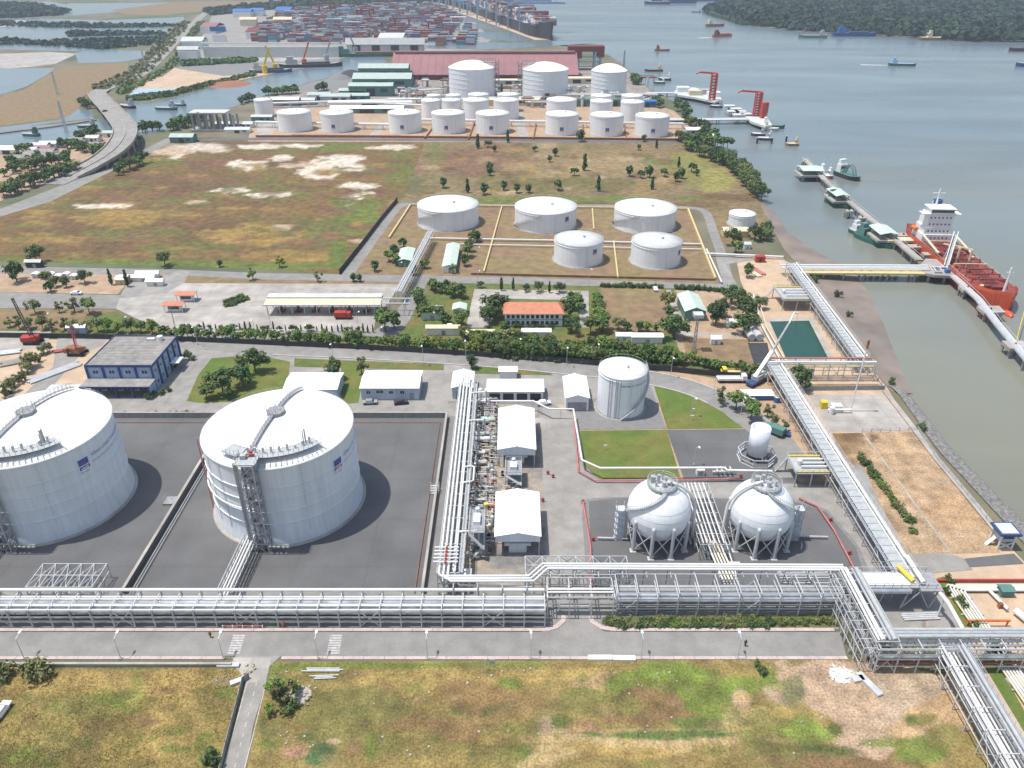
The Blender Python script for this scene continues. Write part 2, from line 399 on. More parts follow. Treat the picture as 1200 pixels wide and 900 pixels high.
for i in range(n - 1):
	for j in range(K - 1):
		b.f.append([i * K + j, i * K + j + 1, (i + 1) * K + j + 1, (i + 1) * K + j]); b.mi.append(1 if j == K - 2 or j == K - 3 and False else 0); b.sm.append(False)
b.build('stone_revetment', ['rock', 'asphalt_dark'], kind='structure')
strip('revetment_crest_path', [(1036, 458), (1066, 497), (1098, 540), (1140, 590), (1166, 622)], 1.6, None, .38, 'concrete')
isl = [(823, 12), (832, 17), (850, 22), (868, 28), (890, 31), (920, 34), (950, 37), (985, 39), (1010, 40), (1045, 42), (1090, 45), (1140, 48), (1220, 48), (1320, 44), (1500, 30), (1500, -12), (1200, -14), (1000, -10), (900, -4), (848, 4)]
b = MB(); b.prism([xy(P(*p)) for p in isl], SEA - 1, SEA + .8); b.build('island', 'mud', kind='structure')
def pond(name, pts, z=.08, m='creek'): return surface(name, pts, z, m)
pond('creek', [(196, 152), (160, 160), (150, 150), (148, 122), (178, 120), (198, 116), (235, 106), (268, 99), (300, 90), (330, 85), (395, 73), (405, 67), (450, 65), (452, 75), (400, 88), (360, 97), (335, 106), (300, 115), (275, 125), (240, 135), (210, 145)])
pond('creek_mouth', [(700, 50), (652, 53.5), (600, 57), (560, 58), (500, 57), (452, 65), (452, 61), (500, 53), (560, 49.5), (600, 50), (640, 47.5)], .07)
pond('left_canal', [(-300, 195), (-300, 170), (0, 150), (60, 146), (110, 140), (150, 138), (158, 152), (140, 156), (105, 152), (88, 163), (60, 172), (20, 178), (-100, 190)])
pond('upper_canal', [(-300, 168), (0, 149), (70, 141), (90, 128), (108, 130), (110, 139), (60, 144), (0, 152.5), (-300, 180)], .05)
pond('wetland_pond', [(0, 80), (0, 111), (30, 102), (55, 88), (65, 80)])
pond('wetland_pond', [(-40, 80), (-40, 125), (0, 112), (0, 80)])
pond('wetland_pond', [(88, 62), (92, 74), (140, 73), (168, 68), (172, 60), (110, 57)])
pond('marsh_water', [(-60, 24), (40, 21), (120, 24), (215, 20), (217, 24), (190, 30), (198, 36), (180, 46), (120, 50), (60, 48), (0, 47), (-60, 46)])
pond('marsh_water', [(-60, 50), (30, 50), (110, 51), (150, 54), (90, 60), (0, 58), (-60, 60)], .07)
pond('marsh_water', [(80, 4), (200, 3), (290, 1), (170, 10), (140, 14), (60, 20), (70, 12)], .07)
pond('marsh_water', [(-40, 2), (60, 2), (90, 8), (40, 9), (-40, 5)], .07)
pond('quay_basin', [(505, 7), (532, 7), (548, 12), (520, 12)], .09)
pond('quay_basin', [(524, 13.5), (552, 13.5), (568, 18.5), (536, 18.5)], .09)
pond('quay_basin', [(520, 20), (575, 20.5), (590, 26), (530, 26)], .09)
pond('quay_basin', [(545, 28), (590, 28), (610, 35.5), (560, 34)], .09)
pond('quay_basin', [(552, 37.5), (618, 38), (634, 47), (600, 48.5), (570, 46)], .09)
surface('salt_flat', [(0, 63), (60, 61), (90, 63), (65, 75), (30, 79), (0, 81), (-120, 84), (-120, 64)], .06, 'concrete')
surface('sand_bank', [(0, 27), (24, 23), (32, 25), (12, 31), (0, 32)], .11, 'concrete')
surface('tan_flat', [(130, 12), (200, 3), (330, 0), (520, -6), (500, 2), (300, 8), (240, 13), (190, 18), (150, 17)], .09, 'bund_soil')
surface('sand_yard', [(152, 105), (160, 96), (190, 90), (205, 79), (300, 76), (360, 78), (300, 90), (235, 104), (200, 113), (178, 118)], .06, 'sand')
surface('grey_yard', [(205, 80), (215, 76), (330, 72), (400, 68), (395, 73), (330, 84), (262, 89)], .08, 'gravel')
surface('tarpaulin_pond', [(152, 111), (160, 104.5), (205, 104), (208, 107), (185, 114), (158, 118)], .1, 'crane_blue')
STRAW = (.26, .17, .05); BROWN = (.135, .078, .035); RED = (.17, .085, .05); GREEN = (.115, .145, .028); DG = (.055, .085, .025); BG = (.15, .24, .035); SAND = (.47, .35, .245); PALE = (.58, .50, .40); OL = (.125, .115, .033)
fl = []
RR = random.Random(3)
fl = [(90, 262, 90, 14, BROWN, .8), (40, 280, 60, 9, STRAW, .8), (150, 255, 70, 10, STRAW, .9), (120, 290, 80, 8, BROWN, .7), (230, 262, 60, 10, BROWN, .8), (300, 275, 60, 12, STRAW, .9), (220, 290, 60, 8, OL, .8), (150, 272, 60, 7, OL, .8),
	  (200, 215, 110, 12, BROWN, .8), (130, 235, 60, 9, RED, .7), (320, 225, 60, 12, OL, .8), (380, 270, 40, 16, OL, .9), (420, 250, 30, 30, GREEN, .8), (350, 300, 70, 8, STRAW, .8), (260, 240, 60, 6, BROWN, .7),
	  (0, 308, 140, 6, GREEN, .7), (180, 309, 120, 5, GREEN, .9), (330, 312, 80, 5, GREEN, .9), (395, 300, 12, 18, GREEN, .9), (250, 170, 80, 5, BROWN, .8), (470, 195, 20, 30, GREEN, .6), (400, 172, 80, 4, GREEN, .8), (330, 175, 60, 5, OL, .8), (300, 190, 90, 7, RED, .7),
	  (180, 190, 60, 6, GREEN, .6), (120, 215, 40, 6, OL, .8), (60, 240, 60, 6, OL, .7), (230, 172, 45, 5, PALE, .7), (205, 183, 10, 3, PALE, .9),
	  (200, 178, 26, 4, SAND, .9), (247, 175, 22, 4, PALE, .8), (305, 172, 24, 3, PALE, .9), (355, 171, 20, 2.2, PALE, .9), (295, 194, 22, 5, PALE, 1), (330, 185, 14, 4, PALE, .9), (272, 223, 26, 2.6, PALE, .9), (315, 228, 26, 2.6, PALE, .95), (120, 241, 34, 2.6, PALE, .9), (230, 237, 16, 2.2, SAND, .8),
	  (390, 195, 30, 7, PALE, 1), (375, 203, 22, 7, PALE, 1), (380, 203, 8, 2.6, BROWN, .9), (405, 185, 26, 3.5, PALE, 1), (345, 193, 20, 3.5, SAND, .9), (460, 173, 28, 3, PALE, .95), (420, 218, 26, 4, PALE, 1), (412, 232, 12, 7, PALE, .95), (432, 228, 18, 2.5, PALE, .9), (335, 266, 16, 4, SAND, .8), (422, 283, 14, 3, SAND, .7), (385, 277, 16, 4, RED, .8), (40, 196, 60, 5, BROWN, .7)]
fl += [(RR.uniform(0, 470), RR.uniform(180, 305), RR.uniform(5, 22), RR.uniform(1.2, 4), RR.choice([BROWN, STRAW, OL, RED, OL]), RR.uniform(.5, .88)) for _ in range(260)]
field('left_field', [(-60, 308), (-60, 262), (0, 253), (90, 212), (205, 160), (300, 162), (512, 166), (492, 200), (472, 233), (398, 321), (300, 315), (0, 306)], .03, (.165, .103, .037), fl, 4, seed=1)
rf = [(560, 190, 80, 20, RED, .6), (700, 195, 110, 16, (.27, .19, .09), .8), (640, 215, 100, 10, OL, .7), (805, 197, 34, 20, (.21, .20, .05), .75), (840, 212, 22, 14, (.25, .23, .06), .8), (850, 232, 60, 6, BROWN, .8), (650, 234, 180, 5, GREEN, .8), (480, 215, 30, 16, DG, .5), (510, 180, 14, 20, GREEN, .5), (780, 190, 30, 4, GREEN, .7), (720, 240, 140, 4, BROWN, .7)]
rf += [(RR.uniform(500, 800), RR.uniform(170, 228), RR.uniform(5, 16), RR.uniform(1.5, 4), RR.choice([OL, BROWN, STRAW, RED, (.16, .13, .08), (.33, .25, .14)]), RR.uniform(.4, .8)) for _ in range(120)]
field('scrub_field', [(498, 167), (600, 166.5), (790, 167), (832, 160), (850, 186), (868, 206), (882, 222), (893, 243), (905, 270), (870, 282), (846, 290), (833, 258), (822, 244), (760, 241), (560, 238), (472, 235)], .035, (.20, .145, .07), rf, 4, seed=2)
STRAW = (.34, .24, .08); BROWN = (.20, .125, .055); RED = (.23, .13, .075); OL = (.175, .155, .048); GREEN = (.135, .17, .034); BG = (.16, .225, .038); DG = (.075, .105, .03)
SAND = (.37, .26, .17); PALE = (.50, .42, .33)
pts = [(-200, 775), (280, 779), (288, 792), (262, 895), (230, 980), (-200, 980)]
ff = [(40, 800, 90, 20, STRAW, .8), (150, 790, 120, 10, BROWN, .4), (100, 830, 100, 16, OL, .9), (140, 815, 60, 14, GREEN, .7), (200, 800, 50, 14, STRAW, .9), (130, 850, 120, 9, BROWN, .7), (190, 850, 50, 14, STRAW, .8), (60, 880, 70, 16, OL, .9), (20, 890, 30, 14, GREEN, .8), (110, 875, 60, 20, (.2, .15, .06), .7), (180, 880, 70, 20, STRAW, .8), (265, 820, 14, 24, GREEN, .7), (90, 779, 190, 5, DG, .7), (175, 845, 26, 8, BROWN, .8), (265, 797, 16, 7, SAND, .8), (245, 885, 16, 20, GREEN, .8), (210, 830, 40, 12, STRAW, .7), (160, 815, 14, 12, BG, .5)]
ff += [(RR.uniform(0, 270), RR.uniform(785, 900), RR.uniform(5, 22), RR.uniform(3, 9), RR.choice([OL, STRAW, BROWN, GREEN, STRAW]), RR.uniform(.3, .7)) for _ in range(70)]
field('near_field', pts, .04, (.245, .185, .06), ff, 4, amp=.9, seed=5)
pts = [(312, 776), (1030, 772), (1130, 800), (1175, 905), (1230, 1000), (270, 1000), (289, 905), (308, 800)]
ff = [(380, 800, 60, 16, OL, .8), (500, 800, 110, 16, STRAW, .6), (420, 830, 70, 22, OL, .9), (560, 815, 60, 18, BROWN, .7), (520, 850, 60, 18, BROWN, .8), (600, 830, 50, 25, BROWN, .5), (400, 780, 130, 5, GREEN, .8), (560, 779, 60, 4, GREEN, .7), (440, 870, 120, 25, OL, .8), (380, 885, 34, 16, (.05, .10, .035), .8), (345, 880, 24, 10, (.36, .2, .13), .8), (425, 880, 16, 14, BROWN, .7), (440, 875, 9, 24, GREEN, .7), (310, 850, 12, 20, DG, .6), (330, 800, 18, 22, DG, .5), (320, 840, 14, 30, OL, .8), (395, 868, 12, 4, SAND, .8), (360, 862, 14, 6, DG, .7),
	  (650, 790, 60, 10, STRAW, .8), (700, 800, 50, 12, (.33, .23, .11), .8), (680, 816, 40, 8, GREEN, .6), (760, 805, 60, 14, GREEN, .9), (800, 790, 50, 12, BG, .8), (770, 835, 60, 20, BROWN, .9), (700, 830, 70, 14, OL, .8), (850, 820, 50, 25, GREEN, .9), (830, 850, 45, 12, (.09, .14, .03), .7), (870, 800, 30, 14, BG, .7), (760, 868, 140, 12, (.40, .29, .14), .85), (650, 890, 50, 14, (.40, .29, .14), .8), (655, 850, 22, 10, (.08, .13, .03), .6), (690, 860, 24, 10, RED, .7), (640, 855, 10, 12, SAND, .8), (740, 880, 60, 8, STRAW, .8), (885, 835, 18, 30, BROWN, .6), (868, 818, 12, 14, SAND, .85), (870, 850, 22, 20, (.36, .27, .13), .7), (790, 862, 90, 5, (.07, .14, .03), .8), (920, 800, 24, 20, GREEN, .9), (900, 860, 40, 30, OL, .8), (930, 860, 30, 16, BG, .7), (930, 885, 60, 16, OL, .8), (960, 895, 40, 14, BROWN, .8), (600, 800, 18, 8, GREEN, .8), (610, 870, 40, 30, OL, .7), (610, 885, 20, 10, GREEN, .8), (1010, 890, 110, 18, (.2, .12, .06), .8),
	  (1010, 820, 80, 46, SAND, 1), (960, 800, 40, 34, SAND, 1), (1080, 810, 70, 30, (.36, .27, .185), 1), (1000, 860, 55, 18, SAND, 1), (950, 775, 30, 10, SAND, .9), (1110, 850, 60, 28, (.36, .24, .13), .9), (1080, 882, 40, 18, GREEN, .85), (1110, 870, 30, 16, OL, .8), (1080, 845, 18, 8, OL, .9), (970, 852, 10, 8, DG, .7), (1068, 842, 10, 5, DG, .8), (935, 775, 14, 7, (.2, .17, .06), .8), (985, 790, 16, 6, PALE, .9), (930, 815, 14, 24, DG, .6), (1040, 868, 60, 6, GREEN, .7), (958, 878, 40, 6, DG, .7), (1000, 773, 30, 4, BROWN, .8)]
ff += [(RR.uniform(300, 940), RR.uniform(785, 900), RR.uniform(4, 18), RR.uniform(2, 8), RR.choice([OL, STRAW, BROWN, GREEN, DG, (.3, .2, .1)]), RR.uniform(.25, .6)) for _ in range(130)]
field('near_field', pts, .04, (.235, .175, .06), ff, 4, amp=.9, seed=8)
surface('shore_dirt', [(905, 300), (938, 313), (962, 346), (990, 389), (1022, 433), (1040, 455), (1066, 497), (1098, 540), (1140, 590), (1166, 622), (1220, 680), (1300, 760), (1380, 900), (1180, 900), (1090, 690), (985, 545), (905, 430), (880, 330), (870, 300)], .02, 'sand')
surface('ground_right_of_tanks', [(845, 400), (905, 425), (985, 545), (1090, 690), (1100, 735), (545, 735), (545, 465), (700, 470)], .02, 'dirt')
sy = [(1010, 507), (1075, 506), (1100, 537), (1165, 620), (1172, 648), (1060, 650), (1040, 620), (985, 540), (975, 508)]
fy = [(1080, 560, 60, 60, (.39, .265, .155), .8), (995, 520, 30, 20, BROWN, .8), (1010, 560, 14, 30, (.36, .24, .14), .7), (1120, 600, 40, 30, (.42, .26, .14), .6), (1010, 512, 20, 6, (.15, .09, .05), .9), (1060, 600, 20, 10, (.44, .31, .2), .6)]
fy += [(RR.uniform(990, 1150), RR.uniform(510, 645), RR.uniform(3, 12), RR.uniform(3, 10), RR.choice([(.34, .22, .12), (.40, .28, .175), (.43, .31, .2)]), RR.uniform(.3, .7)) for _ in range(50)]
field('bare_yard', sy, .05, (.38, .26, .155), fy, 5, seed=4)
strip('drain_cover_line', [(998, 486), (1013, 510), (1112, 645)], .45, .05, .12, 'concrete')
surface('concrete_pad', [(948, 463), (1034, 463), (1070, 504), (1004, 506), (972, 505)], .07, 'concrete')
surface('dry_verge', [(945, 450), (1030, 450), (1034, 456), (946, 457)], .05, 'field' if False else 'bund_soil')
surface('tank_yard', [(-300, 488), (525, 488), (497, 690), (497, 700), (-300, 700)], .05, 'asphalt_dark')
surface('plant_yard', [(525, 470), (640, 470), (660, 480), (690, 545), (705, 560), (990, 566), (1035, 640), (1062, 668), (1085, 700), (1085, 735), (490, 735), (497, 690)], .045, 'gravel')
surface('process_floor', [(549, 474), (628, 474), (642, 548), (642, 690), (534, 690)], .07, 'plant_floor')
surface('rack_floor', [(-300, 690), (1080, 690), (1080, 738), (-300, 738)], .075, 'asphalt')
surface('plant_road', [(632, 478), (670, 480), (684, 550), (700, 563), (1000, 569), (1010, 573), (1040, 625), (1065, 668), (1020, 672), (1006, 640), (970, 598), (930, 585), (720, 583), (688, 585), (682, 600), (688, 690), (642, 690)], .09, 'asphalt_worn')
surface('sphere_yard', [(690, 588), (722, 584), (925, 586), (968, 600), (1003, 642), (1012, 672), (1005, 690), (694, 690)], .10, 'asphalt_dark')
surface('tank_apron', [(672, 475), (760, 447), (781, 503), (679, 504)], .09, 'gravel')
surface('dark_lot', [(781, 504), (878, 503), (892, 510), (925, 540), (936, 566), (802, 563)], .09, 'asphalt_dark')
surface('paved_lawn', [(680, 505), (781, 504), (797, 559), (703, 562), (684, 545)], .10, 'lawn')
surface('lawn', [(765, 448), (787, 449), (878, 497), (876, 502), (782, 503)], .10, 'lawn')
yA, yB = P(0, 741)[1], P(0, 769)[1]
xR = P(985, 755)[0]
surface('road', [(-420, yB), (xR, yB), (xR + 1, yA), (-420, yA)], .10, 'asphalt', px=False)
surface('road_branch', [(664, 723), (688, 723), (697, 735), (712, 742), (630, 742), (652, 735)], .105, 'asphalt')
surface('field_lane', [(262, 905), (289, 795), (270, 778), (276, 769), (330, 769), (315, 782), (312, 800), (297, 850), (287, 905), (268, 980), (240, 980)], .10, 'asphalt_worn')
surface('lane_mouth_sand', [(272, 771), (318, 771), (314, 790), (300, 800), (288, 800)], .108, 'concrete')
b = MB()
for y0, segs in ((P(0, 738.5)[1], [(-420, P(640, 738)[0]), (P(722, 738)[0], xR)]), (P(0, 771.5)[1], [(-420, P(262, 771)[0]), (P(330, 771)[0], xR)])):
	for x0, x1 in segs:
		x = x0
		while x < x1:
			b.box(x, min(x + 3.94, x1), y0 - .38, y0 + .38, 0, .22); x += 4
strip(None, [(640, 738.5), (652, 735), (660, 728), (661, 722)], 1., 0, .24, 'kerb', mb=b)
strip(None, [(722, 738.5), (705, 736), (694, 729), (692, 723)], 1., 0, .24, 'kerb', mb=b)
b.build('kerb', 'kerb', kind='structure')
def crosswalk(u):
	b = MB()
	for k in range(8):
		y = yB + .5 + k * (yA - yB - 1) / 8; x = P(u, 755)[0] - .3 * k / 8
		b.box(x - 1.2, x + 1.2, y, y + .38, .1, .112)
	b.build('crosswalk_marking', 'marking', kind='structure')
crosswalk(278); crosswalk(393)
b = MB()
for k in range(9):
	q = P(275 + k * 3.1, 900 - k * 12); q2 = P(275 + k * 3.1 + 1.4, 900 - k * 12 - 5.5); strip(None, [q.xy, q2.xy], .14, None, .118, '', px=False, mb=b)
strip(None, [(262, 900), (291, 796)], .16, None, .118, '', mb=b); strip(None, [(287, 900), (298, 857), (310, 808)], .16, None, .118, '', mb=b)
b.build('lane_marking', 'marking', kind='structure')
surface('yard_road', [(-300, 474), (520, 475), (548, 470), (548, 488), (-300, 486)], .06, 'asphalt_worn')
surface('verge', [(-300, 484.5), (235, 484.5), (235, 489), (-300, 489)], .08, 'grass')
surface('verge', [(400, 484), (525, 484), (525, 487.5), (400, 487.5)], .08, 'grass')
surface('plant_ground', [(60, 440), (130, 400), (200, 395), (330, 400), (700, 426), (790, 440), (800, 470), (550, 478), (60, 478)], .03, 'asphalt_worn')
main = [(190, 399), (300, 408), (430, 414), (560, 422), (680, 433), (740, 440), (800, 452), (850, 473), (905, 512), (935, 560)]
strip('main_road', main, [7.5, 7.5, 7.5, 7.5, 8, 8, 8, 9, 10, 10], None, .11, 'asphalt', sm=5)
L_, R_ = strip_poly(smooth_path([xy(P(*q)) for q in main[:-1]], 5), 8.6)
b = MB(); strip(None, L_[4:], .5, 0, .26, '', px=False, mb=b); strip(None, R_[6:-6], .5, 0, .26, '', px=False, mb=b); b.build('kerb', 'kerb_grey', kind='structure')
surface('junction', [(205, 402), (232, 408), (232, 425), (215, 442), (206, 455), (190, 478), (150, 476), (180, 462), (212, 440), (212, 415)], .08, 'asphalt_worn')
surface('park_lawn', [(248, 420), (300, 416), (340, 424), (338, 440), (330, 470), (232, 472), (219, 470), (232, 440)], .09, 'lawn')
surface('park_lawn', [(400, 425), (428, 428), (420, 472), (400, 474)], .09, 'lawn')
surface('roadside_grass', [(345, 420), (520, 427), (520, 434), (345, 430)], .07, 'grass')
surface('roadside_grass', [(553, 430), (640, 434), (648, 440), (553, 438)], .07, 'grass')
surface('dry_verge', [(712, 724), (982, 720), (990, 735), (725, 737)], .09, 'grass')
surface('crane_yard', [(-60, 470), (-60, 405), (40, 398), (130, 398), (110, 440), (90, 470)], .05, 'sand')
surface('site_road', [(20, 470), (62, 430), (68, 395), (130, 393), (120, 405), (95, 415), (60, 455), (48, 472)], .07, 'asphalt_worn')
surface('works_yard', [(-60, 388), (60, 388), (55, 405), (20, 412), (-60, 418)], .07, 'concrete')
surface('belt_soil', [(-60, 372), (160, 378), (200, 392), (300, 388), (440, 388), (560, 392), (760, 404), (850, 420), (900, 440), (860, 446), (760, 432), (560, 412), (300, 398), (180, 396), (-60, 390)], .04, 'grass')
surface('belt_road', [(200, 390), (440, 387), (455, 376), (480, 345), (492, 322), (505, 322), (480, 376), (466, 392), (440, 398), (200, 396)], .06, 'asphalt')
surface('car_park', [(140, 350), (195, 344), (214, 332), (470, 333), (462, 345), (452, 358), (441, 370), (438, 388), (203, 390), (165, 376), (136, 362)], .07, 'concrete')
surface('wide_road', [(-60, 341), (140, 346), (150, 352), (136, 362), (-60, 361)], .065, 'asphalt')
surface('wide_road_link', [(140, 348), (150, 330), (190, 325), (212, 317), (222, 318), (216, 332), (196, 345), (150, 352)], .068, 'asphalt_worn')
surface('cross_road', [(-60, 311), (210, 316), (300, 320), (400, 321.5), (600, 325), (860, 333), (862, 340), (600, 333), (300, 327.5), (200, 322), (-60, 320)], .066, 'asphalt')
surface('brown_ground', [(-60, 320), (200, 322), (190, 326), (150, 331), (138, 345), (-60, 341)], .05, 'dirt')
surface('brown_ground', [(216, 322), (480, 330), (470, 334), (214, 333)], .05, 'bund_soil')
surface('brown_ground', [(-60, 362), (136, 363), (160, 378), (150, 388), (-60, 384)], .05, 'bund_soil')
surface('grass_bank', [(100, 372), (136, 364), (160, 378), (165, 390), (90, 388)], .055, 'grass')
surface('administration_ground', [(505, 330), (860, 341), (895, 400), (905, 436), (760, 410), (560, 396), (470, 390), (484, 372)], .045, 'grass')
surface('administration_yard', [(556, 339), (690, 341), (690, 384), (680, 384), (678, 352), (592, 350), (570, 384), (546, 384)], .07, 'concrete')
surface('bare_plot', [(704, 338), (778, 339), (790, 388), (708, 390)], .07, 'bund_soil')
surface('bare_plot', [(790, 340), (880, 342), (902, 400), (895, 432), (800, 424), (790, 392)], .06, 'dirt')
surface('footpath', [(780, 340), (786, 340), (803, 390), (880, 392), (885, 396), (798, 394)], .08, 'concrete')
surface('dry_plot', [(800, 396), (878, 398), (885, 428), (805, 424)], .07, 'bund_soil')
bunds = [(481, 240), (590, 240), (806, 244), (838, 331), (550, 325), (412, 321), (418, 310), (456, 280)]
surface('bund_floor', [(470, 240), (808, 244), (842, 332), (400, 322)], .05, 'bund_soil')
strip('farm_road', [(405, 325), (430, 290), (450, 262), (466, 243), (480, 239)], 5.5, None, .075, 'asphalt', sm=4)
strip('farm_road', [(470, 239.5), (600, 241), (720, 241.5), (800, 243.5), (822, 246), (830, 254), (836, 272), (846, 300), (854, 334)], 4.5, None, .08, 'asphalt', sm=4)
surface('farm_road_end', [(838, 300), (850, 300), (900, 303), (850, 310), (864, 334), (848, 334)], .085, 'asphalt_worn')
surface('east_sand', [(862, 300), (918, 303), (960, 360), (1000, 430), (905, 426), (886, 370), (868, 330)], .06, 'sand')
surface('fish_pond_bank', [(898, 374), (952, 372), (978, 421), (924, 424)], .075, 'concrete')
surface('reservoir_pond', [(902, 377), (948, 376), (970, 419), (921, 420)], .1, 'pond_green')
surface('far_farm_floor', [(290, 166), (300, 128), (540, 122), (760, 120), (790, 130), (812, 150), (800, 167)], .05, 'dirt')
surface('far_farm_road', [(200, 163), (300, 161.5), (600, 163), (800, 165), (800, 168), (600, 166), (300, 164.5), (200, 166)], .09, 'asphalt_dark')
surface('far_plant_floor', [(300, 128), (335, 106), (400, 89), (455, 76), (660, 75), (730, 80), (760, 104), (770, 120), (540, 124)], .045, 'plant_floor')
surface('coal_yard', [(335, 106), (365, 96), (400, 90), (450, 80), (480, 84), (445, 98), (380, 108)], .07, 'gravel')
surface('far_path', [(600, 130), (612, 130), (620, 165), (610, 165)], .08, 'concrete')
surface('far_path', [(455, 140), (462, 140), (440, 162), (428, 162)], .08, 'concrete')
surface('far_path', [(300, 142), (330, 142), (318, 158), (302, 160)], .07, 'concrete')
surface('container_yard', [(228, 60), (250, 16), (330, 6), (500, 2), (530, 12), (560, 28), (575, 47), (560, 58), (450, 64), (405, 66), (300, 76), (212, 78)], .05, 'asphalt_worn')
surface('terminal_apron', [(240, 68), (420, 62), (440, 66), (400, 68), (330, 84), (262, 89), (300, 76)], .07, 'concrete')
strip('quay', [(500, 2), (545, 14), (590, 29), (640, 46.5)], 34, None, .14, 'sand')
surface('side_road', [(-60, 262), (-60, 250), (0, 245), (60, 222), (100, 205), (160, 180), (195, 162), (206, 163), (170, 183), (120, 206), (60, 236), (0, 254)], .06, 'asphalt')
surface('village_ground', [(-60, 240), (-60, 190), (0, 180), (60, 172), (100, 158), (130, 158), (150, 175), (120, 188), (60, 212), (0, 236)], .05, 'dirt')
surface('orange_field', [(0, 115), (30, 104), (68, 80), (150, 73), (150, 90), (100, 110), (95, 125), (80, 137), (0, 148), (-120, 160), (-120, 120)], .055, 'bund_soil')
strip('mud_dike', [(-100, 163), (0, 156.5), (60, 149), (112, 141)], 5, .05, .8, 'mud')
mat('rough_grass', (.235, .175, .06), .95, .25, .3, col2=(.15, .15, .045), sc2=.05, bump=.8, fine=.25)
surface('rough_ground', [(-400, -300), (86, -300), (86, 100), (-400, 100)], .012, 'rough_grass', px=False)
surface('rough_ground', [(86, -300), (175, -300), (160, 100), (86, 100)], .014, 'dirt', px=False)
def rim(x, y, r, h, v, off=Vector((0, 0, 0))):
	return [proj((x + r * math.cos(q * PI / 60), y + r * math.sin(q * PI / 60), h)) for q in range(120)]
def tfit(uL, uR, vb, vt):
	y = P(600, vb)[1]; r = 5.; x = 0.; h = 5.
	for _ in range(120):
		a = rim(x, y, r, 0, 0); us = [p[0] for p in a]; vv = max(p[1] for p in a); d = y * CS + CH * SN
		r += .5 * ((uR - uL) - (max(us) - min(us))) * d / (2 * F); x += .5 * ((uL + uR) / 2 - (max(us) + min(us)) / 2) * d / F
		y += .7 * (P(600, vb)[1] - P(600, vv)[1])
	for _ in range(60):
		a = max(p[1] for p in rim(x, y, r, h, 0)); h += (a - vt) * .05 * (d / 150)
	return x, y, r, h
def sector_tube(b, c, r, z, rad, a0, a1, n=40, k=6, m=None):
	b.tube([(c[0] + r * math.cos(a0 + (a1 - a0) * i / n), c[1] + r * math.sin(a0 + (a1 - a0) * i / n), z) for i in range(n + 1)], rad, k, m)
def wrap(b, c, r, z0, quads, a_c, m):
	for (s0, s1, t0, t1) in quads:
		n = max(1, int((s1 - s0) / .8)); vs = []; fs = []
		for i in range(n + 1):
			a = a_c + (s0 + (s1 - s0) * i / n) / r
			vs += [(c[0] + r * math.cos(a), c[1] + r * math.sin(a), z0 + t0), (c[0] + r * math.cos(a), c[1] + r * math.sin(a), z0 + t1)]
		for i in range(n): fs.append((2 * i, 2 * i + 2, 2 * i + 3, 2 * i + 1))
		b.add(vs, fs, False, m)
def wrap_text(txt, size, c, r, z0, a_c, s0, mname, name, parent):
	cu = bpy.data.curves.new('lettering', 'FONT'); cu.body = txt; cu.size = size; cu.resolution_u = 1
	to = bpy.data.objects.new('lettering_tmp', cu); COL.objects.link(to)
	dg = bpy.context.evaluated_depsgraph_get(); dg.update()
	me = bpy.data.meshes.new_from_object(to.evaluated_get(dg)); bpy.data.objects.remove(to)
	off = parent.location
	for v in me.vertices:
		a = a_c + (s0 + v.co.x) / r; v.co = (c[0] + r * math.cos(a) - off.x, c[1] + r * math.sin(a) - off.y, z0 + v.co.y)
	me.name = name; me.materials.clear(); me.materials.append(MATS[mname])
	o = bpy.data.objects.new(name, me); COL.objects.link(o); o.parent = parent
	return o
def flame(b, c, r, z0, a_c, s, size, m):
	pts = [(0, 1), (.12, .7), (.3, .45), (.3, .15), (.12, -.1), (-.12, -.1), (-.3, .15), (-.25, .4), (-.1, .6)]
	vs = [(c[0] + r * math.cos(a_c + (s + p[0] * size) / r), c[1] + r * math.sin(a_c + (s + p[0] * size) / r), z0 + p[1] * size) for p in pts]
	b.add(vs, [tuple(range(len(vs)))], False, m)
def emblem(t, c, r, z, a, size, text=False):
	b = MB(); wrap(b, c, r + .05, z, [(-size * .58, size * .58, -size * .95, size * .72)], a, 0)
	b.build('emblem_backing', 'white', t)
	b = MB(); wrap(b, c, r + .08, z, [(-size / 2, size / 2, -size / 2, size / 2 + size * .12)], a, 0); e = b.build('emblem', 'emblem_blue', t)
	b = MB(); flame(b, c, r + .12, z - size * .2, a, 0, size * .62, 0); b.build('flame_mark', 'emblem_red', e)
	b = MB(); wrap(b, c, r + .12, z, [(-size * .38, size * .38, -size * .44, -size * .33), (-size * .2, size * .34, -size * .28, -size * .22)], a, 0); b.build('white_stripe', 'white', e)
	if text:
		wrap_text('PV GAS', size * .27, c, r + .1, z - size * .84, a, -size * .5, 'navy', 'lettering', t)
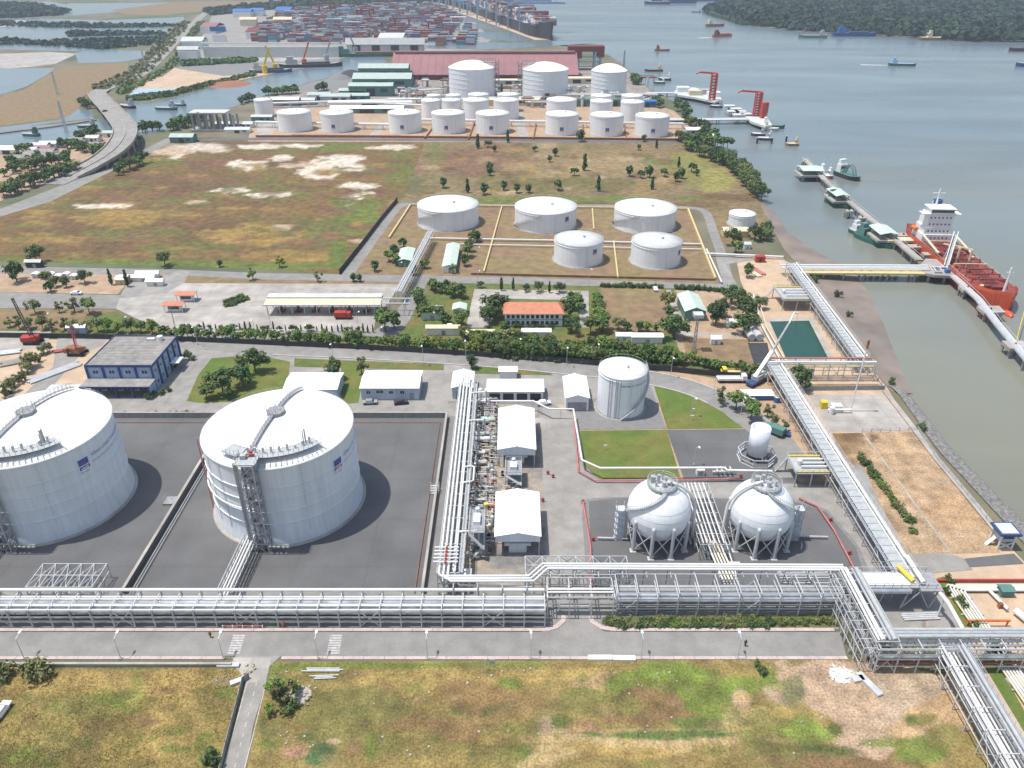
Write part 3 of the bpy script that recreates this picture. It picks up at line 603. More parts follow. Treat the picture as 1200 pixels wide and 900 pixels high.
def big_tank(cx, cy, label):
	r, h = 17.25, 21.2; c = (cx, cy, 0)
	t = thing('storage_tank', label, 'storage tank', c, 'two large refrigerated gas tanks')
	b = MB(); b.lathe(c, [(17.75, .35), (17.72, 1.2), (17.45, 2.4), (r, 4), (r, h)], 96); b.build('shell', 'tank_wall', t)
	b = MB(); b.lathe(c, [(18.5, 0), (18.4, .35), (17.7, .36)], 96); b.build('foundation_ring', 'concrete', t)
	prof = [(r + .22, h), (r + .22, h + .35)]; Rs = 44.
	z0 = math.sqrt(Rs * Rs - r * r)
	for i in range(13):
		q = r * (1 - i / 12) ; prof.append((max(q, .01), h + .35 + math.sqrt(Rs * Rs - q * q) - z0))
	b = MB(); b.lathe(c, prof, 96); rf = b.build('dome_roof', 'tank_roof', t)
	def zr(q): return h + .35 + math.sqrt(Rs * Rs - q * q) - z0
	for k, zz in enumerate((6.2, 9.6, 13.0, 16.2)):
		b = MB(); b.lathe(c, [(r, zz - .12), (r + .22, zz - .06), (r + .22, zz + .06), (r, zz + .12)], 96); b.build('stiffening_ring', 'tank_wall', t)
	b = MB(); sector_tube(b, c, r + .5, 10.6, .22, math.radians(190), math.radians(262)); 
	for a in range(190, 263, 8):
		q = math.radians(a); b.beam((cx + r * math.cos(q), cy + r * math.sin(q), 10.6), (cx + (r + .5) * math.cos(q), cy + (r + .5) * math.sin(q), 10.6), .1)
	b.build('ring_pipe', 'pipe_white', t)
	b = MB()
	sector_tube(b, c, r - .15, h + 1.25, .02, 0, 2 * PI, 72, 4); sector_tube(b, c, r - .15, h + .8, .015, 0, 2 * PI, 72, 4)
	for a in range(0, 360, 5):
		q = math.radians(a); b.beam((cx + (r - .15) * math.cos(q), cy + (r - .15) * math.sin(q), h + .3), (cx + (r - .15) * math.cos(q), cy + (r - .15) * math.sin(q), h + 1.25), .025)
	b.build('handrail', 'steel_light', t)
	def sector(b, r0, r1, a0, a1, dz, n=16):
		vs = []; fs = []
		for i in range(n + 1):
			q = math.radians(a0 + (a1 - a0) * i / n)
			for rr in (r0, r1): vs.append((cx + rr * math.cos(q), cy + rr * math.sin(q), zr(15) + dz))
		for i in range(n): fs.append((2 * i, 2 * i + 1, 2 * i + 3, 2 * i + 2))
		b.add(vs, fs)
		b.add([(p[0], p[1], p[2] - .12) for p in vs], [tuple(reversed(f)) for f in fs])
	b = MB(); sector(b, 12.6, 15.8, 255, 322, 1.0); sector(b, 12.4, 16.0, 236, 254, 1.02)
	b.build('roof_platform', 'grating_light', t)
	b = MB()
	for rr in (12.6, 15.8):
		sector_tube(b, c, rr, zr(15) + 2.1, .05, math.radians(238), math.radians(322), 24, 4)
		for a in range(238, 323, 4):
			q = math.radians(a); b.beam((cx + rr * math.cos(q), cy + rr * math.sin(q), zr(rr)), (cx + rr * math.cos(q), cy + rr * math.sin(q), zr(15) + 2.1), .08)
	b.build('platform_railing', 'steel', t)
	b = MB(); rr_ = random.Random(5)
	for a in range(259, 320, 7):
		b = MB(); q = math.radians(a); p0 = (cx + 14 * math.cos(q), cy + 14 * math.sin(q), zr(14)); b.tube([p0, (p0[0], p0[1], zr(14) + rr_.uniform(1.5, 2.4))], .28, 8); b.build('vent_nozzle', 'steel_light', t)
	for a in range(255, 324, 4):
		b = MB(); q = math.radians(a); b.tube([(cx + 16 * math.cos(q), cy + 16 * math.sin(q), zr(16) + .1), (cx + 16.9 * math.cos(q), cy + 16.9 * math.sin(q), zr(16.9) + .5), (cx + 17.1 * math.cos(q), cy + 17.1 * math.sin(q), zr(17) + .1)], .1, 5); b.build('spray_pipe', 'steel_light', t)
	b = MB(); rr2 = random.Random(9)
	for _ in range(5):
		a = math.radians(310 + rr2.uniform(-4, 4)); q = 14 + rr2.uniform(-1, 1); b.tube([(cx + q * math.cos(a), cy + q * math.sin(a), zr(q)), (cx + q * math.cos(a), cy + q * math.sin(a), zr(q) + rr2.uniform(3, 4.6))], .12, 6)
	b.build('vent_stack', 'steel', t)
	a0 = math.radians(260); a1 = math.radians(84)
	b = MB(); b2 = (MB(), MB()); path = []
	for i in range(25):
		s = 1 - 2 * i / 24; s2 = abs(s); q = a0 if s > 0 else a1
		rad = 13.5 * s2 if s > 0 else 16.8 * s2
		path.append(Vector((cx + rad * math.cos(q), cy + rad * math.sin(q), zr(rad) + .7)))
	for i in range(24):
		b.beam(path[i], path[i + 1], .9, .1)
		d = (path[i + 1] - path[i]).normalized(); nn = Vector((-d.y, d.x, 0)).normalized() * .45
		for sg in (-1, 1):
			q2 = b2[sg > 0]; q2.beam(path[i] + nn * sg + Vector((0, 0, 1.1)), path[i + 1] + nn * sg + Vector((0, 0, 1.1)), .05); q2.beam(path[i] + nn * sg - Vector((0, 0, .7)), path[i] + nn * sg + Vector((0, 0, 1.1)), .07)
	wk = b.build('roof_walkway', 'grating', t)
	for q2 in b2: q2.build('walkway_railing', 'steel', wk)
	b = MB(); b.cyl((cx, cy, zr(0)), 2.1, .8, 10)
	for k in range(10):
		q = 2 * PI * k / 10; b.beam((cx + 2.1 * math.cos(q), cy + 2.1 * math.sin(q), zr(0) + .8), (cx + 2.1 * math.cos(q), cy + 2.1 * math.sin(q), zr(0) + 1.9), .07)
	sector_tube(b, c, 2.1, zr(0) + 1.9, .05, 0, 2 * PI, 20, 4); b.build('centre_platform', 'grating', t)
	ax = math.radians(266); tx = cx + (r + 1.9) * math.cos(ax); ty = cy + (r + 1.9) * math.sin(ax); H2 = h + 3.2
	bx = MB(); W = 1.55
	for sx in (-W, W):
		for sy in (-1.3, 1.3):
			bx.beam((tx + sx, ty + sy, 0), (tx + sx, ty + sy, H2), .22)
	n = 8
	for k in range(n + 1):
		z = H2 * k / n
		for p, q in (((-W, -1.3), (W, -1.3)), ((W, -1.3), (W, 1.3)), ((W, 1.3), (-W, 1.3)), ((-W, 1.3), (-W, -1.3))):
			bx.beam((tx + p[0], ty + p[1], z), (tx + q[0], ty + q[1], z), .2)
		if k < n:
			z2 = H2 * (k + 1) / n; s = 1 if k % 2 else -1
			bx.beam((tx - W * s, ty - 1.3, z), (tx + W * s, ty - 1.3, z2), .13); bx.beam((tx + W, ty - 1.3 * s, z), (tx + W, ty + 1.3 * s, z2), .13)
	tw = bx.build('stair_tower', 'steel', t)
	b = MB()
	for k in range(n):
		z = H2 * k / n; z2 = H2 * (k + 1) / n; s = 1 if k % 2 else -1
		b.beam((tx - W * s * .8, ty + .3, z), (tx + W * s * .8, ty + .3, z2), .9, .12)
	b.build('stair_flight', 'grating', tw)
	b = MB()
	for k, (dx, rr) in enumerate(((-2.5, .5), (-1.1, .22), (0, .34), (1.0, .22))):
		b.tube([(tx + dx, ty - .2, .6), (tx + dx, ty - .2, H2 - .2), (tx + dx, ty + 2.8, H2 + .1)], rr, 8)
	b.build('riser_pipe', 'grating', tw)
	b = MB(); b.rbox((tx - .2, ty + 1.2, H2 + .1), 4.6, 4.4, .2); b.rbox((tx - 1, ty + 1.4, H2 + .7), 1.2, 1., 1.0)
	for sx in (-2.5, 2.1):
		b.beam((tx + sx, ty - 1, H2 + 1.2), (tx + sx, ty + 3.4, H2 + 1.2), .08)
		for q in range(4): b.beam((tx + sx, ty - 1 + q * 1.4, H2), (tx + sx, ty - 1 + q * 1.4, H2 + 1.2), .08)
	b.build('top_landing', 'grating_light', tw)
	b = MB(); b.tube([(tx - 1.4, ty + 2, H2 + .8), (tx + 1.2, ty + 2.2, H2 + .8)], .22, 8); b.rbox((tx + .4, ty + 2.6, H2 + .9), .5, .5, .8); b.build('valve', 'red', tw)
	for a in (300, 236, 222):
		b = MB(); q = math.radians(a); b.tube([(cx + (r + .14) * math.cos(q), cy + (r + .14) * math.sin(q), .6), (cx + (r + .14) * math.cos(q), cy + (r + .14) * math.sin(q), h)], .07, 5); b.build('down_pipe', 'tank_wall', t)
	b = MB(); q = math.radians(200)
	for k in range(20):
		z = 3 + k * .95; b.beam((cx + (r + .4) * math.cos(q - .02), cy + (r + .4) * math.sin(q - .02), z), (cx + (r + .9) * math.cos(q + .02), cy + (r + .9) * math.sin(q + .02), z + .5), .1)
	b.tube([(cx + (r + .8) * math.cos(q), cy + (r + .8) * math.sin(q), 2), (cx + (r + .8) * math.cos(q), cy + (r + .8) * math.sin(q), h + 1)], .14, 5)
	b.build('ladder', 'red_pipe', t)
	ea = math.radians(-29)
	emblem(t, c, r, 16.4, ea, 2.5, True)
	wrap_text('T\u1ed4NG C\u00d4NG TY KH\u00cd VI\u1ec6T NAM', 1.05, c, r + .1, 17.2, ea, 2.2, 'emblem_blue', 'lettering', t)
	wrap_text('PETROVIETNAM GAS CORPORATION', .85, c, r + .1, 15.7, ea, 2.2, 'emblem_red', 'lettering', t)
	return t
big_tank(-113.4, 152.3, 'huge white domed tank at the left edge, partly cut off by the photo')
big_tank(-55.1, 152.3, 'huge white domed tank whole in view, stair tower on its near side')
def tank(spec, label, group, roof='cone', mroof='tank_roof', stair=None, emb=None, rings=1, ring_wall=True, wallm='tank_white', n=64, stack=0, rise=None):
	x, y, r, h = tfit(*spec); c = (x, y, 0)
	t = thing('storage_tank', label, 'storage tank', c, group)
	b = MB(); b.lathe(c, [(r, .2), (r, h)], n); b.build('shell', wallm, t)
	b = MB(); b.lathe(c, [(r + .9, 0), (r + .8, .22), (r, .23)], n); b.build('base_ring', 'wall_conc', t)
	b = MB()
	if roof == 'dome':
		rz = rise or r * .24; prof = [(r + .3, h - .3), (r + .3, h)]
		Rs = (r * r + rz * rz) / (2 * rz)
		for i in range(11):
			q = r * (1 - i / 10); prof.append((max(q, .01), h + math.sqrt(Rs * Rs - q * q) - (Rs - rz)))
		b.lathe(c, prof, n)
	else:
		rz = rise or r * .07
		b.lathe(c, [(r + .12, h - .15), (r + .12, h), (r * .5, h + rz * .55), (.01, h + rz)], n)
	b.build('roof', mroof, t)
	b = MB()
	for k in range(1, rings + 1):
		z = h * (1 - .16 * k) if rings > 1 else h - 1.0
		b.lathe(c, [(r, z - .12), (r + .2, z), (r, z + .12)], n)
	b.build('wind_girder', wallm, t)
	if h > 8:
		b = MB()
		sector_tube(b, c, r - .1, h + 1.0, .03, 0, 2 * PI, 48, 4)
		for k in range(36):
			q = k * PI / 18; b.beam((x + (r - .1) * math.cos(q), y + (r - .1) * math.sin(q), h), (x + (r - .1) * math.cos(q), y + (r - .1) * math.sin(q), h + 1), .035)
		b.build('handrail', 'steel_light', t)
	if stair:
		a0, a1 = (math.radians(q) for q in stair); b = MB(); K = 24; prev = None
		for k in range(K + 1):
			q = a0 + (a1 - a0) * k / K; z = .4 + (h - .4) * k / K; p = Vector((x + (r + .55) * math.cos(q), y + (r + .55) * math.sin(q), z))
			if prev is not None: b.beam(prev, p, .8, .22); b.beam(prev + Vector((0, 0, 1)), p + Vector((0, 0, 1)), .08); b.beam(p, p + Vector((0, 0, 1)), .06)
			prev = p
		b.build('spiral_stair', 'steel', t)
	if emb:
		a, z, s = emb; emblem(t, c, r, h * z, math.radians(a), s)
	b = MB(); q = math.radians(-75)
	b.tube([(x + (r + .15) * math.cos(q), y + (r + .15) * math.sin(q), .3), (x + (r + .15) * math.cos(q), y + (r + .15) * math.sin(q), h)], .1, 5); b.build('down_pipe', wallm, t)
	b = MB(); b.cyl((x + r * .2, y - r * .1, h + rz * .6), r * .05, .9, 8); b.build('vent', 'steel', t)
	if stack:   # lattice stair tower with platform to one side
		tx = x + stack * (r + 2.2); b = MB(); ty = y - 1
		for sx in (-1.6, 1.6):
			for sy in (-1.6, 1.6): b.beam((tx + sx, ty + sy, 0), (tx + sx, ty + sy, h + rz + 1), .55)
		for k in range(9):
			z = (h + rz) * k / 8
			b.rbox((tx, ty, z), 3.6, 3.6, .3); 
			if k < 8: b.beam((tx - 1.6, ty - 1.6, z), (tx + 1.6, ty - 1.6, z + h / 8), .4)
		b.rbox((x + stack * r * .72, ty, h + rz * .75), r * .62, 4.5, .4)
		for k in range(5): b.beam((x + stack * r * (.45 + .12 * k), ty - 2, h + rz * .6), (x + stack * r * (.45 + .12 * k), ty - 2, h + rz + 2), .3)
		b.beam((x + stack * r * .4, ty - 2, h + rz + 1.6), (x + stack * r * 1.05, ty - 2, h + rz + 1.6), .3)
		b.build('stair_tower', 'grating', t)
	return t, (x, y, r, h)
G1 = 'white tanks in the brown bunded yard in the middle'
tank((490.5, 561, 272, 249), 'left of three wide white tanks at back of middle brown yard', G1, stair=(160, 262), rise=1.0)
tank((603.5, 675, 274, 251.5), 'middle of three wide white tanks at back, blue emblem on wall', G1, stair=(190, 262), emb=(-50, .62, 2.2), rise=1.0)
tank((719, 791, 275, 253.5), 'right of three wide white tanks at back of middle brown yard', G1, stair=(165, 250), rise=1.0)
tank((649, 706, 314, 289), 'left of two smaller front tanks with grey roof and blue emblem', G1, mroof='roof_light', emb=(-54, .66, 2.), rise=1.1)
tank((738.5, 797, 316, 291), 'right of two smaller front tanks with grey roof and blue emblem', G1, mroof='roof_light', emb=(-35, .62, 2.), rise=1.1)
tank((853, 884, 267, 254), 'small grey-white tank alone near the shore trees right of brown yard', None, rings=1, rise=.6)
dt, dd = tank((699, 754, 492, 445), 'tall white flat-topped tank beside the green lawns', None, stair=(-95, 20), rise=.5)
x, y, r, h = dd; b = MB()
for a in (-128, -122, -112, -108, -101):
	q = math.radians(a); b.tube([(x + (r + .15) * math.cos(q), y + (r + .15) * math.sin(q), .3), (x + (r + .15) * math.cos(q), y + (r + .15) * math.sin(q), h - .5)], .09, 5)
b.build('ladder', 'steel', dt)
wrap_text('WATER STORAGE TANK', .85, (x, y), r + .06, h - 2.6, math.radians(-102), .2, 'navy', 'lettering', dt)
b = MB(); b.lathe((x, y, 0), [(r + .12, .3), (r + .12, .42)], 64); b.build('base_stripe', 'steel', dt)
G2 = 'domed white tanks at the far end of the farm'
tank((527, 580, 117, 82), 'left of the three large domed tanks in front of the maroon warehouse', G2, 'dome', rings=4, stack=1, rise=5.5)
tank((612, 665, 117, 84), 'middle of the three large domed tanks in front of the maroon warehouse', G2, 'dome', rings=4, stack=-1, rise=5.5)
tank((692, 733, 115, 85), 'right of the three large domed tanks, nearest the river', G2, 'dome', rings=4, rise=5.5)
G3 = 'white cylindrical tanks of the far tank farm'
row = [(300, 322, 138, 118), (327, 367, 155.5, 134), (377, 416, 156, 134.5), (456, 494.5, 157, 134.5), (506.5, 545.5, 157.5, 135), (558, 597, 158, 135.5), (639, 677.5, 159.5, 136.5), (691, 730, 160.5, 137.5), (743, 783, 161.5, 138.5)]
for i, s in enumerate(row):
	lb = 'slim white tank at the far left end of the front row' if i == 0 else 'white tank, %s from left in the front row of the far farm' % ordw(i + 1)
	tank(s, lb, G3, rings=1, n=40, emb=((-94, .33, 2.6) if i > 1 else None), rise=1.1)
mid = [(494.5, 517.5, 139.5, 119), (518.5, 541, 140, 118.5), (543, 572.5, 141, 119), (578.5, 608, 141.5, 119), (640, 675, 142, 119), (690.5, 717, 142.5, 120), (726, 753.5, 144, 121)]
for i, s in enumerate(mid): tank(s, 'white tank, %s from left in second row behind the front tanks' % ordw(i + 1), G3, n=36, rise=.8)
back = [(501, 517.5, 131, 112.5), (523, 541, 131, 112.5), (549, 573, 131.5, 112), (583, 608, 132, 112), (691.5, 716, 133.5, 113.5), (727, 752, 134, 113.5)]
for i, s in enumerate(back): tank(s, 'white tank, %s from left in third row, mostly hidden behind others' % ordw(i + 1), G3, n=36, rise=.8)
x, y, r, h = tfit(873.6, 897, 544, 507)
t = thing('ground_flare', 'open-topped pale grey cylinder on legs inside an octagonal frame', 'ground flare', (x, y, 0))
b = MB(); b.lathe((x, y, 0), [(r - .35, 2), (r - .35, h), (r, h), (r, 2), (r - .35, 2)], 32); b.build('shell', 'tank_wall', t)
b = MB()
for k in range(8):
	q = 2 * PI * k / 8; b.beam((x + (r - .2) * math.cos(q), y + (r - .2) * math.sin(q), .1), (x + (r - .2) * math.cos(q), y + (r - .2) * math.sin(q), 2.1), .3)
b.cyl((x, y, .1), r * .6, .5, 12); b.build('support', 'dark', t)
b = MB(); ro = r + 2.3
for k in range(8):
	q = 2 * PI * (k + .5) / 8; q2 = 2 * PI * (k + 1.5) / 8
	a = (x + ro * math.cos(q), y + ro * math.sin(q)); c2 = (x + ro * math.cos(q2), y + ro * math.sin(q2))
	b.beam((*a, 0), (*a, 2.4), .18); b.beam((*a, 2.4), (*c2, 2.4), .22); b.beam((*a, 1.2), (*c2, 1.2), .14); b.beam((*a, .15), (*c2, .15), .3)
b.build('guard_frame', 'steel_light', t)
def sphere(cx, cy, label, side):
	Rr = 7.15; zc = 8.7; c = (cx, cy, 0)
	t = thing('gas_sphere', label, 'gas sphere', c, 'two white gas spheres on braced legs')
	prof = [(Rr * math.sin(PI * i / 28), zc - Rr * math.cos(PI * i / 28)) for i in range(29)]; prof[0] = (.01, prof[0][1]); prof[-1] = (.01, prof[-1][1])
	b = MB(); b.lathe(c, prof, 56)
	b.build('ball', 'tank_white', t)
	b = MB()
	for dz in (-1.5, 0, 1.5, 3.2): 
		rr = math.sqrt(Rr * Rr - dz * dz) + .02; b.lathe(c, [(rr - .05, zc + dz - .05), (rr + .035, zc + dz), (rr - .05, zc + dz + .05)], 56)
	b.build('weld_band', 'tank_wall', t)
	pts = [(cx + 7.25 * math.cos(math.radians(36 * k)), cy + 7.25 * math.sin(math.radians(36 * k))) for k in range(10)]
	for p in pts:
		b = MB(); b.tube([(*p, .2), (*p, zc - .3)], .42, 10); b.lathe((*p, 0), [(.42, zc - .3), (.3, zc + .05), (.01, zc + .15)], 10); b.box(p[0] - .7, p[0] + .7, p[1] - .7, p[1] + .7, 0, .25, 0)
		b.build('leg', 'steel_light', t)
	for k in range(10):
		a, d = pts[k], pts[(k + 1) % 10]; b = MB(); b.tube([(*a, .5), (*d, zc - 1.6)], .13, 6); b.tube([(*d, .5), (*a, zc - 1.6)], .13, 6); b.build('cross_brace', 'steel_light', t)
	zt = zc + Rr
	b = MB(); b.lathe(c, [(.9, zt - .1), (3.3, zt - .1), (3.3, zt + .08), (.9, zt + .08)], 20)
	b.build('top_platform', 'grating_light', t)
	b = MB()
	for k in range(20):
		q = 2 * PI * k / 20; b.beam((cx + 3.3 * math.cos(q), cy + 3.3 * math.sin(q), zt - .8), (cx + 3.3 * math.cos(q), cy + 3.3 * math.sin(q), zt + 1.25), .07)
	for z in (zt + .65, zt + 1.25): sector_tube(b, c, 3.3, z, .05, 0, 2 * PI, 20, 4)
	b.build('platform_railing', 'steel_light', t)
	b = MB()
	for dx, dy, hh, rr in ((-.8, .4, 2.2, .4), (.9, .3, 1.7, .3), (.2, -1.2, 1.4, .5), (-1.5, -1, 1.2, .25), (1.8, -1, 1.5, .25), (.3, 1.6, 2.4, .2)): b = MB(); b.cyl((cx + dx, cy + dy, zt), rr, hh, 10); b.build('relief_valve', 'steel', t)
	b = MB(); b.rbox((cx - 2, cy + .6, zt + .9), 1., 1., 1.6); b.build('valve_box', 'steel', t)
	b = MB(); prev = None; K = 26
	for k in range(K + 1):
		ph = math.radians(4 + 66 * k / K); az = math.radians(185 + 95 * k / K) if side < 0 else math.radians(-5 - 95 * k / K)
		rr = (Rr + .6) * math.cos(ph); z = zc + (Rr + .6) * math.sin(ph); p = Vector((cx + rr * math.cos(az), cy + rr * math.sin(az), z))
		if prev is not None:
			b.beam(prev, p, .8, .14)
			out = Vector((math.cos(az), math.sin(az), 0)) * .35
			b.beam(prev + out + Vector((0, 0, 1)), p + out + Vector((0, 0, 1)), .07); b.beam(p + out, p + out + Vector((0, 0, 1)), .05)
		prev = p
	b.build('spiral_stair', 'grating_light', t)
	sx = 1 if side < 0 else -1
	b = MB(); pp = [(cx + sx * 1., cy - .5, zt + .9)]
	for k in range(9):
		ph = math.radians(80 - 72 * k / 8); pp.append((cx + sx * (Rr + .9) * math.cos(ph), cy - .5, zc + (Rr + .9) * math.sin(ph)))
	pp.append((cx + sx * (Rr + 1.1), cy - .8, 1)); b.tube(pp, .38, 8); b.build('vent_pipe', 'pipe_white', t)
	b = MB(); sx = -sx; tx = cx + sx * (Rr + 1.6)
	for a in (-.9, .9):
		for c2 in (-.9, .9): b.beam((tx + a, cy + c2, 0), (tx + a, cy + c2, zc + 1.5), .16)
	for k in range(6): b.rbox((tx, cy, zc * k / 5 + .2), 2., 2., .12)
	for k in range(5): b.beam((tx - .8, cy - .9, zc * k / 5), (tx + .8, cy - .9, zc * (k + 1) / 5), .12)
	b.build('stair_tower', 'steel_light', t)
	b = MB(); b.cyl((cx, cy, .1), 1.2, zc - Rr + .3, 12); b.build('bottom_pipe', 'steel', t)
sphere(33.4, 137.3, 'white gas sphere on legs, left one of the pair', -1)
sphere(56.6, 137.3, 'white gas sphere on legs, right one of the pair', 1)
def rack(label, a, b_, w, levels, bay, pipes, group=None, walk=None, brace=3, post=.22, beamw=.18, name='pipe_rack', low=(), mpost='steel_light', upper=None, cant=0., skip_front=()):
	"""a,b_: ends of the centre line; w: width; levels: cross beam heights; pipes: (offset, z, r, material, part name)"""
	a = Vector((a[0], a[1], 0)); b_ = Vector((b_[0], b_[1], 0)); d = b_ - a; Ln = d.length; d.normalize(); nn = Vector((-d.y, d.x, 0))
	t = thing(name, label, 'pipe rack', a.lerp(b_, .5), group)
	k = max(1, round(Ln / bay)); zt = max(levels)
	for i in range(k + 1):
		c = a + d * Ln * i / k; b = MB(); tp = zt + (upper or 0)
		for s in (-1, 1):
			b.beam(c + nn * s * w / 2, c + nn * s * w / 2 + Vector((0, 0, tp)), post)
		for z in levels: b.beam(c - nn * (w / 2 + cant) + Vector((0, 0, z)), c + nn * (w / 2 + cant) + Vector((0, 0, z)), beamw)
		if upper: b.beam(c - nn * w / 2 + Vector((0, 0, tp)), c + nn * w / 2 + Vector((0, 0, tp)), beamw)
		b.build('portal_frame', mpost, t)
	for z in list(levels) + list(low) + ([zt + upper] if upper else []):
		for s in (-1, 1):
			b = MB(); o = nn * s * (w / 2 + beamw * .5 + .03) + Vector((0, 0, z)); b.beam(a + o, b_ + o, beamw * .8, beamw); b.build('side_beam', mpost, t)
	if brace:
		for i in range(0, k, brace * 2):
			for s in (-1, 1):
				b = MB(); p = a + d * Ln * i / k + nn * s * (w / 2 + .02); q = a + d * Ln * (i + 1) / k + nn * s * (w / 2 + .02)
				b.beam(p + Vector((0, 0, .3)), q + Vector((0, 0, zt * .92)), .12); b.beam(q + Vector((0, 0, .3)), p + Vector((0, 0, zt * .92)), .12); b.build('cross_brace', mpost, t)
	for off, z, r, m, nm in pipes:
		b = MB()
		e0 = e1 = 0.
		b.tube([a + nn * off + Vector((0, 0, z)), b_ + nn * off + Vector((0, 0, z))], r, 10 if r > .3 else 6)
		if r > .25:
			j = int(Ln / (bay * 1.5))
			for q in range(1, j): c = a + d * Ln * q / j + nn * off + Vector((0, 0, z)); b.tube([c - d * .12, c + d * .12], r * 1.09, 10)
		b.build(nm, m, t)
	if walk:
		off, z, ww = walk; b = MB(); b.beam(a + nn * off + Vector((0, 0, z)), b_ + nn * off + Vector((0, 0, z)), ww, .08); wk = b.build('walkway', 'grating_light', t)
		for s in (-1, 1):
			b = MB(); o = nn * (off + s * ww / 2)
			for zz in (.55, 1.1): b.beam(a + o + Vector((0, 0, z + zz)), b_ + o + Vector((0, 0, z + zz)), .06)
			kk = int(Ln / 1.8)
			for q in range(kk + 1): c = a + d * Ln * q / kk + o; b.beam(c + Vector((0, 0, z)), c + Vector((0, 0, z + 1.1)), .06)
			b.build('handrail', 'steel_light', wk)
	return t
S_, PW, SL = 'silver', 'pipe_white', 'steel_light'
rack('long low pipe rack with silver insulated pipes along the near road', (-130, 113.1), (6.6, 113.1), 5.2, [1.9, 3.1, 4.9], 4.15,
	 [(-1.95, 3.95, .5, S_, 'insulated_pipe'), (-.75, 4.0, .52, S_, 'insulated_pipe'), (.4, 3.95, .42, S_, 'insulated_pipe'), (1.25, 3.8, .22, 'steel', 'small_pipe'), (2.0, 3.8, .35, PW, 'white_pipe'), (-1.8, 2.4, .2, 'dark', 'low_pipe'), (.3, 2.4, .25, 'dark', 'low_pipe'), (2.3, 5.5, .34, PW, 'white_pipe'), (-1.2, 5.05, .1, PW, 'thin_pipe'), (.3, 5.05, .1, PW, 'thin_pipe')], brace=3)
rack('open pipe rack bridging the short road gate', (7.2, 115.4), (20.6, 115.4), 5.2, [4.3, 6.1], 4.4,
	 [(-1.6, 6.4, .2, PW, 'white_pipe'), (-.8, 6.4, .2, PW, 'white_pipe'), (.2, 4.6, .3, 'rust', 'brown_pipe'), (1.3, 4.6, .25, S_, 'insulated_pipe'), (-1.2, 4.55, .2, S_, 'insulated_pipe')], brace=0)
rack('pipe rack behind the dry hedge, right of the gate', (21.4, 116.1), (67.0, 116.1), 5.2, [2.2, 3.4, 4.9], 4.15,
	 [(-2.0, 4.0, .55, S_, 'insulated_pipe'), (-.7, 4.0, .55, S_, 'insulated_pipe'), (.6, 4.0, .5, 'grating', 'grey_pipe'), (1.8, 3.8, .4, 'steel', 'grey_pipe'), (-1.2, 2.5, .2, 'dark', 'low_pipe')], brace=3, upper=1.6)
t = thing('white_pipe_bundle', 'three bright white pipes that dogleg and run along above the main rack', 'pipes', (-14, 118, 6))
for i in range(4):
	o = i * .95; b = MB(); zz = 6.6
	y1 = 118.4 - o * .75 - .2; y2 = 121.6 - o * .75
	b.tube([(-15.2 + o, 205, zz), (-15.2 + o, 122 + o * .2, zz), (-15.2 + o, y1 + .8, zz), (-14.6 + o, y1, zz), (3.4 + o * .55, y1, zz), (6.4 + o * .55, y2, zz + .2), (69.5, y2 - .4, zz + .2)] if i < 3 else [(-15.2 + o, 196, zz), (-15.2 + o, 121, zz - .8), (-13.8 + o, 117.0, zz - 1.4), (4, 116.6, zz - 1.4)], .27 if i < 3 else .22, 8)
	b.build('white_pipe', PW, t)
for x in range(-12, 70, 5):
	b = MB(); yy = 117.5 if x < 4 else 120.6
	b.beam((x, yy - 2.4, 6.25), (x, yy + 1.2, 6.25), .2); b.beam((x, yy - 2.4, 0), (x, yy - 2.4, 6.25), .2); b.beam((x, yy + 1.2, 0), (x, yy + 1.2, 6.25), .2); b.build('support', 'steel', t)
rack('pipe rack running away between tank yard wall and process area', (-13.4, 119.5), (-13.4, 199), 4.4, [3.2, 6.2], 4.4,
	 [(1.1, 3.6, .3, PW, 'white_pipe'), (.2, 3.6, .25, S_, 'insulated_pipe'), (-.7, 3.6, .3, S_, 'insulated_pipe'), (-1.5, 6.6, .2, PW, 'white_pipe'), (-1.9, 3.5, .15, SL, 'thin_pipe')], brace=3, walk=(-2.75, 6.3, .8))
for y in (132, 150, 178, 193):
	t = thing('expansion_loop', 'white pipe loop reaching right off the middle rack, %s from the near end' % ordw([132, 150, 178, 193].index(y) + 1), 'pipe loop', (-11, y, 6.6), 'pipe loops on the middle rack')
	b = MB(); e = 2.6 if y == 150 else 4.5
	b.tube([(-12.3, y, 6.6), (-11.3 + e - 1.4, y, 6.9), (-11 + e - 1, y + .4, 6.9)] + ([(-11 + e - 1, y + 6, 6.9), (-11.8 + e - 1, y + 6.4, 6.9), (-12.3, y + 6.4, 6.6)] if y == 150 else [(-11 + e - 1, y + .5, 2)]), .24, 8); b.build('loop_pipe', PW, t)
t = thing('valve_manifold', 'white valve manifold with red flanges where two racks meet', 'valve manifold', (-14, 123, 6.6))
for i in range(5):
	b = MB(); y = 121.5 + i * 1.1; b.tube([(-16.6, y, 7.5), (-11.4, y, 7.5)], .2, 7); b.build('white_pipe', PW, t)
	b = MB(); b.tube([(-14.2, y, 7.5), (-13.8, y, 7.5)], .42, 8); b.build('red_flange', 'red', t)
